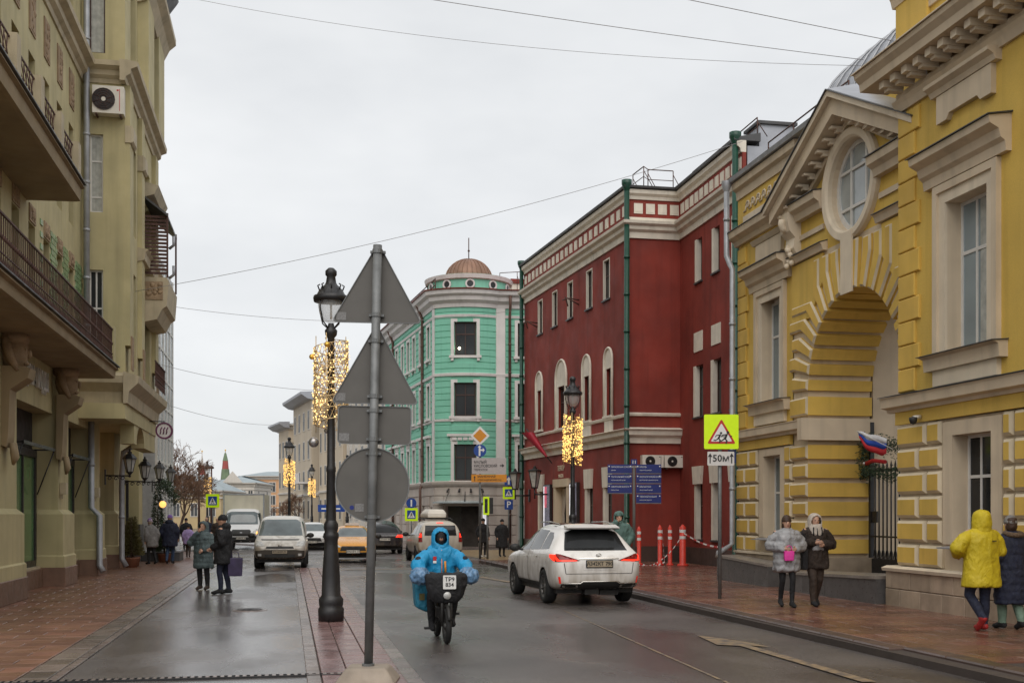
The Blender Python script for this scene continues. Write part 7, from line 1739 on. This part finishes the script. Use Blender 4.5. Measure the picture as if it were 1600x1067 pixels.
def person(label, loc, rotz, H, trousers='cloth_black', shoe='cloth_black', coat='cloth_black', hem=.7, coat_w=.22, coat_d=.16, quilt=0., fold=.012, skin='skin', legs=None, arms=None, head=(0, .02, 1.615), hood=None, hat=None, hair=None, lean=(0, 0), glove=None, trouser_r=1.0, flare=1.1, detail=True, coat2=None, group=None, loose=1.0, face=True, collar=True):
    s = H / 1.75; t = root('person', label, 'person', loc, rotz, group); vx = .021 if detail else .032
    S = lambda p: (p[0] * s, p[1] * s, p[2] * s)
    LX, LY = lean
    sh = lambda x, y, z: (x + LX * (z - .9) / .5, y + LY * (z - .9) / .5, z)
    legs = legs or [((-.09, 0, .93), (-.1, .03, .5), (-.1, -.02, .09), (-.11, .13, .035)), ((.09, 0, .93), (.1, .03, .5), (.1, -.02, .09), (.11, .13, .035))]
    arms = arms or [((-.2, 0, 1.42), (-.27, -.05, 1.14), (-.26, .06, .9)), ((.2, 0, 1.42), (.27, -.05, 1.14), (.26, .06, .9))]
    arms = [tuple([sh(*a[0]), sh(*a[1]), a[2]]) for a in arms]
    hd = sh(*head)
    m = MB(); tr = trouser_r
    for (h, kn, an, to) in legs:
        limb(m, [S(h), S(((h[0] + kn[0]) / 2, (h[1] + kn[1]) / 2, (h[2] + kn[2]) / 2)), S(kn), S(((kn[0] + an[0]) / 2, (kn[1] + an[1]) / 2 - .015, (kn[2] + an[2]) / 2)), S(an)], [x * s * tr for x in (.098, .088, .068, .064, .05)])
        d = Vector(to) - Vector(an); d.z = 0 if abs(d.z) < .12 else d.z; hl = Vector(an) - d * .3; hl.z -= .03
        limb(m, [S(hl), S(((an[0] + to[0]) / 2, (an[1] + to[1]) / 2, (an[2] + to[2]) / 2 - .005)), S(to), S(Vector(to) + d * .28)], [.048 * s, .05 * s, .045 * s, .034 * s])
    loft(m, [(*S(sh(0, 0, z)), a * s, b * s) for z, a, b in ((.86, .15, .11), (.98, .16, .12), (1.12, .145, .11), (1.28, .165, .12), (1.4, .18, .11), (1.46, .12, .08))])
    for a in arms: limb(m, [S(a[0]), S(a[1]), S(a[2])], [.06 * s, .045 * s, .032 * s])
    limb(m, [S(sh(0, 0, 1.42)), S((hd[0], hd[1] - .02, hd[2] - .09))], [.055 * s, .052 * s])
    hx, hy, hz = S(hd)
    loft(m, [(hx, hy + o * s, hz + z * s, a * s, b * s) for z, a, b, o in ((-.118, .03, .03, .035), (-.10, .05, .062, .02), (-.06, .066, .082, .008), (0, .075, .093, 0), (.05, .076, .095, -.004), (.09, .062, .08, -.008), (.118, .025, .035, -.01))])
    m.ball((hx, hy + .098 * s, hz - .018 * s), (.014 * s, .02 * s, .024 * s), 8); m.ball((hx, hy + .083 * s, hz + .028 * s), (.05 * s, .014 * s, .012 * s), 8)
    for q in (-1, 1): m.ball((hx + q * .077 * s, hy - .005 * s, hz - .005 * s), (.012 * s, .022 * s, .032 * s), 8)
    me = blob(m, vx, 3)
    # materials by region: trousers, shoes, skin
    me.materials.clear()
    for x in (trousers, shoe, skin, glove or skin): me.materials.append(MATS[x])
    feet = [Vector(S(l[2])) for l in legs] + [Vector(S(l[3])) for l in legs]
    for p in me.polygons:
        c = p.center
        if c.z > 1.44 * s + LY * .3 or c.z > (hd[2] - .14) * s: p.material_index = 2
        elif any(min((c - Vector(S(l[2]))).length, (c - Vector(S(l[3]))).length) < .115 * s and c.z < (l[2][2] + .012) * s for l in legs) or c.z < .05: p.material_index = 1
        else: p.material_index = 0
    hm = MB()
    for i, a in enumerate(arms):
        w = Vector(S(a[2])); d = (Vector(a[2]) - Vector(a[1])); hand(hm, w, d, 1 if i == 0 else -1, 3, s)
    bm = bmesh.new(); bm.from_mesh(me); tmp = hm.mesh(recalc=False); bm.from_mesh(tmp); bm.to_mesh(me); bm.free(); bpy.data.meshes.remove(tmp)
    link('body', me, None, t)
    if face:
        for q in (-1, 1): m = MB(); m.ball((hx + q * .03 * s, hy + .087 * s, hz + .008 * s), (.013 * s, .008 * s, .008 * s), 8); m.build('eye', 'ink', t)
        m = MB(); m.ball((hx, hy + .086 * s, hz - .058 * s), (.024 * s, .009 * s, .008 * s), 8); m.build('mouth', 'lips', t)
    # coat
    m = MB(); L = loose
    hz_ = [hem, hem + (1.0 - hem) * .5, 1.0, 1.15, 1.3, 1.41, 1.47, 1.5]; aw = [coat_w * flare, coat_w * (1 + (flare - 1) * .5), coat_w, coat_w * .97, coat_w * 1.0, coat_w * .93, coat_w * .55, coat_w * .38]; ab = [coat_d * flare * 1.05, coat_d * (1 + (flare - 1) * .5), coat_d, coat_d * .98, coat_d, coat_d * .85, coat_d * .6, coat_d * .5]
    loft(m, [(*S(sh(0, 0, z) if z > .9 else (0, 0, z)), a * s, b * s) for z, a, b in zip(hz_, aw, ab)], 20)
    for a in arms:
        w = Vector(a[1]).lerp(Vector(a[2]), .93); limb(m, [S(Vector(a[0]) * 1.0 + Vector((-.025 if a[0][0] > 0 else .025, 0, -.03))), S(Vector(a[0]).lerp(Vector(a[1]), .5)), S(a[1]), S(Vector(a[1]).lerp(w, .5)), S(w)], [.074 * s * L ** .4, .078 * s * L ** .8, .076 * s * L, .068 * s * L, .055 * s * L])
    if collar: loft(m, [(*S((hd[0] * .6, hd[1] * .6 - .01, z)), .085 * s, .085 * s) for z in (1.42, 1.5, hd[2] - .1)])
    cme = blob(m, vx, 4, fold * s, 7, quilt * s, .115 * s, seed=len(label)); link('coat', cme, coat, t)
    if hood:
        m = MB(); N = 14; vs = []; up = hood == 'up'
        if up:
            m = MB(); loft(m, [(hx, hy - .03 * s, hz + z * s, a * s, b * s) for z, a, b in ((-.19, .13, .12), (-.12, .118, .118), (-.02, .116, .125), (.05, .108, .12), (.095, .086, .1), (.125, .04, .05))]); hme = blob(m, vx, 3, .008 * s, 9, seed=3)
            bm = bmesh.new(); bm.from_mesh(hme); rem = [f for f in bm.faces if (f.calc_center_median() - Vector((hx, hy + .12 * s, hz - .02 * s))).length < .112 * s]
            bmesh.ops.delete(bm, geom=rem, context='FACES'); bm.to_mesh(hme); bm.free(); hme = evaluated(hme, [('SOLIDIFY', dict(thickness=.014 * s, offset=1))]); link('hood', hme, coat2 or coat, t)
        else:
            loft(m, [(hx * .7, hy - .09 * s, z * s, a * s, b * s) for z, a, b in ((1.38, .06, .04), (1.44, .13, .08), (1.5, .14, .09), (1.55, .11, .07), (1.57, .05, .04))]); link('hood', blob(m, vx, 3, .01 * s), coat2 or coat, t)
    if hat:
        m = MB(); loft(m, [(hx, hy - .012 * s, hz + z * s, a * s, b * s) for z, a, b in ((.025, .086, .104), (.06, .087, .105), (.10, .078, .094), (.135, .05, .06), (.15, .02, .025))]); hme = blob(m, vx * .8, 3, .004 * s, 14); o = link('hat', hme, hat, t)
        m = MB(); m.lathe([(.088 * s, .018 * s), (.094 * s, .03 * s), (.094 * s, .06 * s), (.088 * s, .068 * s)], (0, 0, 0), 18); o2 = m.build('hat_band', hat, o); o2.matrix_local = Matrix.Translation((hx, hy - .012 * s, hz)) @ Matrix.Scale(1.18, 4, (0, 1, 0))
    if hair:
        m = MB(); ln = hair[1]; loft(m, [(hx, hy - .03 * s, hz + z * s, a * s, b * s) for z, a, b in ((-ln, .06, .04), (-ln * .6, .085, .06), (-.04, .088, .078), (.05, .086, .092), (.1, .07, .08), (.128, .03, .035))]); link('hair', blob(m, vx, 3, .008 * s, 14), hair[0], t)
    return t
M('lips', (.30, .10, .09), .5, .05)
M('bag_violet', (.04, .028, .075), .6, .4, 5)
M('fur_dark', (.03, .02, .015), .9, .5, 30, .6, 50)
def bag(label, loc, size, mat, rotz=0., strap=.25, taper=.9, cat='bag'):
    t = root('shopping_bag', label, cat, loc, rotz); w, d, h = size
    m = MB(); m.add([(-w / 2 * taper, -d / 2, 0), (w / 2 * taper, -d / 2, 0), (w / 2 * taper, d / 2, 0), (-w / 2 * taper, d / 2, 0), (-w / 2, -d / 2, h), (w / 2, -d / 2, h), (w / 2, d / 2, h), (-w / 2, d / 2, h)], [(0, 3, 2, 1), (4, 5, 6, 7), (0, 1, 5, 4), (1, 2, 6, 5), (2, 3, 7, 6), (3, 0, 4, 7)])
    me = evaluated(m.mesh(), [('BEVEL', dict(width=min(size) * .2, segments=2)), ('SUBSURF', dict(levels=1, render_levels=1))]); link('pouch', me, mat, t)
    for y in (-d / 3, d / 3): m = MB(); m.tube([(-w * .25, y, h * .95), (-w * .2, y * .5, h + strap * .8), (0, 0, h + strap), (w * .2, y * .5, h + strap * .8), (w * .25, y, h * .95)], .008, 6); m.build('handle', mat, t)
    return t

# two women walking towards the camera on the right
LW = [((-.085, 0, .93), (-.09, .12, .52), (-.08, .10, .09), (-.085, .25, .035)), ((.085, 0, .93), (.08, .02, .5), (.07, -.16, .12), (.075, -.04, .04))]
RW = [((-.085, 0, .93), (-.08, .02, .5), (-.075, -.17, .13), (-.08, -.05, .04)), ((.085, 0, .93), (.085, .13, .52), (.07, .11, .09), (.075, .26, .035))]
ARMW = [((-.2, 0, 1.42), (-.31, -.02, 1.16), (-.13, .2, 1.12)), ((.2, 0, 1.42), (.33, .0, 1.18), (.12, .22, 1.13))]
p = person('woman in a silver grey puffer jacket and brown beanie walking by the arch', (9.33, 20.57, .13), R(172), 1.74, 'cloth_black', 'cloth_black', 'puffer_silver', .68, .245, .19, .016, .014, arms=ARMW, legs=LW, hat='hair_brown', hair=('hair_brown', .17), trouser_r=.86, flare=1.04, loose=1.22)
bag('small bright pink handbag held by the woman in the silver jacket', (9.27, 20.32, 1.02), (.20, .09, .19), 'cloth_pink', R(170), .1)
p = person('woman in a dark fur coat and plaid headscarf walking by the arch', (10.0, 20.75, .13), R(176), 1.78, 'cloth_brown', 'cloth_black', 'fur_dark', .72, .235, .175, 0, .02, arms=[((-.2, 0, 1.42), (-.34, -.03, 1.16), (-.1, .2, 1.16)), ((.2, 0, 1.42), (.3, -.02, 1.16), (.08, .22, 1.2))], legs=RW, hood='up', coat2='scarf', trouser_r=1.15, flare=1.08, loose=1.15, skin='skin')
m = MB(); s = 1.78 / 1.75; loft(m, [(0, .05, z * s, a, b) for z, a, b in ((1.3, .09, .1), (1.36, .14, .13), (1.44, .145, .12), (1.5, .12, .11), (1.54, .09, .09))]); link('scarf', blob(m, .02, 2, .012, 12), 'scarf', p)
for x, z0, z1 in ((-.07, 1.36, 1.52), (.02, 1.34, 1.5), (.09, 1.37, 1.52)): m = MB(); m.tube([(x, .185, z0), (x * 1.1, .185, (z0 + z1) / 2), (x, .165, z1)], .012, 5); m.build('scarf_stripe', 'cloth_black', p)
m = MB(); loft(m, [(0, .16, z, .11, .05) for z in (1.08, 1.14, 1.2, 1.26)]); link('grey_mitten', blob(m, .02, 3, .01, 10), 'puffer_silver', p)
bag('black shoulder bag on the fur coated woman', (9.72, 20.68, .83), (.12, .3, .42), 'cloth_black', R(176), .3)
# couple walking away nearest on the right
p = person('man in a bright yellow hooded jacket walking away on the right pavement', (10.36, 15.85, .13), R(6), 1.83, 'cloth_navy', 'shoe_red', 'cloth_yellow', .64, .27, .185, 0, .009, legs=[((-.09, 0, .93), (-.13, .10, .52), (-.10, -.16, .19), (-.08, -.04, .06)), ((.09, 0, .93), (.09, .04, .5), (.08, .05, .085), (.09, .2, .035))], arms=[((-.22, 0, 1.42), (-.4, .02, 1.2), (-.22, .24, 1.1)), ((.22, 0, 1.42), (.3, -.02, 1.16), (.24, .2, 1.06))], hood='up', hair=None, loose=1.35, flare=1.12, trouser_r=1.12)
m = MB(); m.box(.03, .1, -.215, -.205, 1.36, 1.375); m.build('jacket_logo', 'ink', p)
p = person('person in a long navy quilted coat and grey beanie beside the yellow jacket', (10.93, 15.95, .13), R(4), 1.74, 'cloth_sage', 'cloth_black', 'cloth_navy', .4, .25, .18, .01, .008, hat='cloth_grey', hair=('hair_brown', .1), legs=LW, loose=1.15, flare=1.1, trouser_r=1.2)
m = MB(); m.tube([(.12 * math.cos(a) * 1.1, -.06 + .10 * math.sin(a), 1.47 + .02 * math.sin(a)) for a in [2 * math.pi * i / 16 for i in range(17)]], .04, 8); m.build('fur_trim', 'fur', p)
# pair standing on the parking lane
ARM_MOUTH = [((-.2, 0, 1.42), (-.28, .02, 1.14), (-.1, .2, 1.02)), ((.2, 0, 1.42), (.3, .12, 1.2), (.05, .2, 1.47))]
person('woman in a long teal hooded puffer coat raising a hand to her mouth', (-2.07, 29.7, .02), R(158), 1.70, 'cloth_black', 'cloth_brown', 'cloth_teal', .55, .25, .19, .013, .01, arms=ARM_MOUTH, hood='up', loose=1.2, flare=1.06, trouser_r=1.1)
person('man in a black jacket and cap seen from the side, carrying a bag', (-1.5, 27.95, .02), R(78), 1.86, 'cloth_navy', 'cloth_black', 'cloth_black', .68, .235, .18, 0, .014, hat='cloth_black', hood='down', legs=[((-.09, 0, .93), (-.09, .06, .5), (-.09, .03, .09), (-.1, .18, .035)), ((.09, 0, .93), (.1, -.02, .5), (.1, -.1, .09), (.1, .05, .035))], arms=[((-.2, 0, 1.42), (-.26, -.04, 1.14), (-.16, .2, 1.02)), ((.2, 0, 1.42), (.26, -.08, 1.14), (.27, -.04, .9))], loose=1.15, flare=1.05)
bag('violet and navy shopping bag hanging beside the man in black', (-1.22, 27.85, .44), (.36, .12, .44), 'bag_violet', R(0), .14)
# walkers by the olive house
person('walker in a grey coat and violet beanie leaning towards the entrance', (-5.0, 45.0, .02), R(40), 1.72, 'cloth_black', 'cloth_black', 'cloth_grey', .66, .215, .17, 0, .012, hat='cloth_purple', hair=('cloth_cream', .06), legs=LW, lean=(0, .1), detail=False, flare=1.1)
person('walker in a dark navy coat, jeans and violet beanie going away', (-4.4, 45.4, .02), R(-8), 1.86, 'cloth_jeans', 'cloth_black', 'cloth_navy', .62, .25, .18, 0, .012, hat='cloth_purple', hood='down', legs=RW, detail=False, loose=1.15)
person('child in a lilac jacket walking away down the left pavement', (-4.25, 51.8, .02), R(0), 1.42, 'cloth_brown', 'cloth_brown', 'cloth_lilac', .72, .25, .17, .01, .01, hat='cloth_black', legs=LW, detail=False, loose=1.2)
person('walker in dark clothes furthest left beyond the lilac jacket', (-5.2, 62, .0), R(10), 1.7, detail=False, hat='cloth_black'); person('walker in a dark jacket between the lilac jacket and teal coat', (-4.3, 64, .0), R(170), 1.75, detail=False, coat='cloth_navy'); person('walker in black seen past the teal coat, near the crossing sign', (-3.6, 61.5, 0), R(-20), 1.72, detail=False, coat='cloth_brown')
# right pavement, further
person('man in a green hooded jacket standing behind the white crossover', (8.22, 28.1, .13), R(168), 1.84, 'cloth_black', 'cloth_black', 'cloth_green', .7, .255, .18, 0, .014, hood='up', hat='cloth_green', arms=[((-.2, 0, 1.42), (-.3, .0, 1.14), (-.2, .12, .95)), ((.2, 0, 1.42), (.34, .08, 1.24), (.06, .2, 1.5))], loose=1.2)
person('woman in a long black coat standing before the mint house', (8.75, 47.2, .13), R(190), 1.56, 'cloth_black', 'cloth_black', 'cloth_black', .42, .27, .2, .012, .01, hat='cloth_black', detail=False, loose=1.2)
person('person in dark clothes waiting behind the traffic signal post', (7.85, 46.6, .13), R(200), 1.6, 'cloth_black', 'shoe_white', 'cloth_black', .66, .23, .17, 0, .01, hat='cloth_black', detail=False)

# ---- courier on an electric bicycle
BX, BY, BR = 2.27, 17.2, R(180)
eb = root('electric_bicycle', 'black electric delivery bicycle with fat tyres coming down the road', 'bicycle', (BX, BY, .0), BR)
def bike_wheel(y, r=.262, w=.085):
    ty = MB(); ty.lathe([(r * .72, -w * .35), (r * .86, -w / 2), (r * .96, -w * .36), (r, 0), (r * .96, w * .36), (r * .86, w / 2), (r * .72, w * .35), (r * .72, -w * .35)], k=30); o = ty.build('wheel', 'rubber', eb); o.location = (0, y, r + .012); o.rotation_euler = (0, R(90), 0)
    ri = MB(); ri.lathe([(r * .74, -w * .2), (r * .68, 0), (r * .74, w * .2)], k=30); ri.lathe([(0, -.05), (.05, -.05), (.05, .05), (0, .05)], k=14)
    for i in range(10): a = 2 * math.pi * i / 10; ri.tube([(.04 * math.cos(a), .04 * math.sin(a), 0), (r * .7 * math.cos(a + .2), r * .7 * math.sin(a + .2), 0)], .008, 5)
    ri.build('rim', 'rim_dark', o)
    m = MB(); m.tube([(0, y + (r + .035) * math.cos(a), r + .012 + (r + .035) * math.sin(a)) for a in [R(20 + 12 * i) for i in range(12)]], .028, 6); m.build('mudguard', 'car_black', eb)
bike_wheel(.56); bike_wheel(-.56)
m = MB()
for s in (-1, 1): m.tube([(s * .065, .56, .27), (s * .065, .52, .62), (s * .04, .47, .72)], .022, 8)
m.tube([(0, .47, .68), (0, .40, .98)], .028, 8); m.build('fork', 'car_black', eb)
m = MB(); m.tube([(0, .46, .70), (0, .30, .45), (0, .1, .33), (0, -.25, .36)], [.045, .05, .05, .045], 10); m.tube([(0, -.18, .36), (0, -.24, .80)], .028, 8); m.tube([(.06, -.2, .36), (.07, -.56, .27)], .02, 8); m.tube([(-.06, -.2, .36), (-.07, -.56, .27)], .02, 8); m.box(-.09, .09, -.28, .12, .36, .5); m.build('frame', 'car_black', eb)
m = MB(); m.tube([(-.34, .30, 1.03), (-.2, .38, 1.04), (0, .40, 1.0), (.2, .38, 1.04), (.34, .30, 1.03)], .016, 8); m.build('handlebar', 'car_black', eb)
m = MB(); m.ball((0, -.28, .84), (.11, .16, .05), 12); m.build('saddle', 'cloth_black', eb); m = MB(); m.box(-.12, .12, -.85, -.35, .70, .74); m.build('rear_rack', 'car_black', eb)
m = MB(); m.lathe([(0, .0), (.05, .0), (.06, -.04), (.04, -.09), (0, -.1)], k=14); o = m.build('headlamp', 'lamp_clear', eb); o.location = (0, .63, .72); o.rotation_euler = (R(-90), 0, 0)
m = MB()
for s in (-1, 1): m.tube([(s * .07, .0, .30), (s * .16, .06 * s, .30 - .1 * s)], .014, 6); m.box(s * .16, s * .27, .06 * s - .05, .06 * s + .05, .285 - .1 * s, .315 - .1 * s)
m.lathe([(.07, -.01), (.08, 0), (.07, .01)], k=14); m.build('pedals', 'car_black', eb)
m = MB(); loft(m, [(0, .46, z, a, b) for z, a, b in ((.62, .17, .10), (.70, .25, .13), (.85, .30, .15), (.98, .31, .15), (1.03, .28, .12))]); link('front_basket', blob(m, .02, 4, .012, 8), 'cloth_black', eb)
o = MB().prism(rounded(.19, .20, .012, (-.03, .915)), .62, .634).build('number_plate', 'white_ink', eb); text('plate_text', 'ТР9\n834', .082, 'ink', o, (-.03, .6365, .915), (R(90), 0, R(180)), ext=.001, bold=True)
for s in (-1, 1):
    m = MB(); loft(m, [(s * .36, .32, z, a, b) for z, a, b in ((.88, .06, .06), (.92, .12, .11), (.99, .15, .135), (1.05, .125, .115), (1.1, .07, .07))]); link('handlebar_mitt', blob(m, .018, 2, .018, 13, seed=s), 'mitt_blue', eb)
m = MB(); m.add([(.20, -.35, .42), (.39, -.35, .5), (.39, .05, .5), (.20, .05, .42), (.22, -.38, .95), (.42, -.38, .95), (.42, .08, .95), (.22, .08, .95)], [(0, 3, 2, 1), (4, 5, 6, 7), (0, 1, 5, 4), (1, 2, 6, 5), (2, 3, 7, 6), (3, 0, 4, 7)])
dbg = root('delivery_bag', 'teal blue delivery bag hanging beside the courier', 'bag', (BX, BY, 0), BR); link('pouch', evaluated(m.mesh(), [('BEVEL', dict(width=.05, segments=3))]), 'cloth_blue2', dbg); m = MB(); m.box(.27, .35, .083, .088, .62, .72); m.build('emblem', 'needle_gold', dbg)
cr = person('courier in a bright blue hooded jacket and dark face mask riding the bicycle', (BX, BY + .24, -.055), BR, 1.75, 'cloth_black', 'cloth_black', 'cloth_blue', .84, .255, .185, 0, .015, skin='cloth_black', hood='up', lean=(0, .05),
    legs=[((-.10, 0, .95), (-.18, .36, .74), (-.15, .24, .36), (-.15, .39, .31)), ((.10, 0, .95), (.18, .34, .70), (.15, .2, .30), (.15, .35, .25))],
    arms=[((-.18, 0, 1.39), (-.36, .18, 1.18), (-.345, .5, 1.1)), ((.18, 0, 1.39), (.36, .18, 1.18), (.345, .5, 1.1))], head=(0, .02, 1.61), glove='cloth_black', loose=1.32, flare=1.03, face=False)
m = MB(); m.ball((0, .175, 1.575), (.03, .02, .03), 10); m.build('face_opening', 'skin_dark', cr)
for sgn in (-1, 1): m = MB(); m.ball((sgn * .35, .225, 1.27), (.055, .055, .055), 12); m.build('sleeve_patch', 'cloth_black', cr)
m = MB(); m.tube([(0, .215, 1.42), (.0, .235, 1.2), (0, .225, 1.0)], .008, 5); m.build('zip', 'reflector', cr)
m = MB(); m.tube([(-.05, .23, 1.25), (-.06, .232, 1.05)], .016, 5); m.build('pocket_zip', 'orange_sign', cr)
m = MB(); m.box(.08, .13, .205, .225, 1.26, 1.32); m.build('red_badge', 'red_sign', cr); m = MB(); m.box(.08, .13, .208, .228, 1.22, 1.255); m.build('white_badge', 'white_ink', cr)
bpy.data.scenes.remove(TMP)
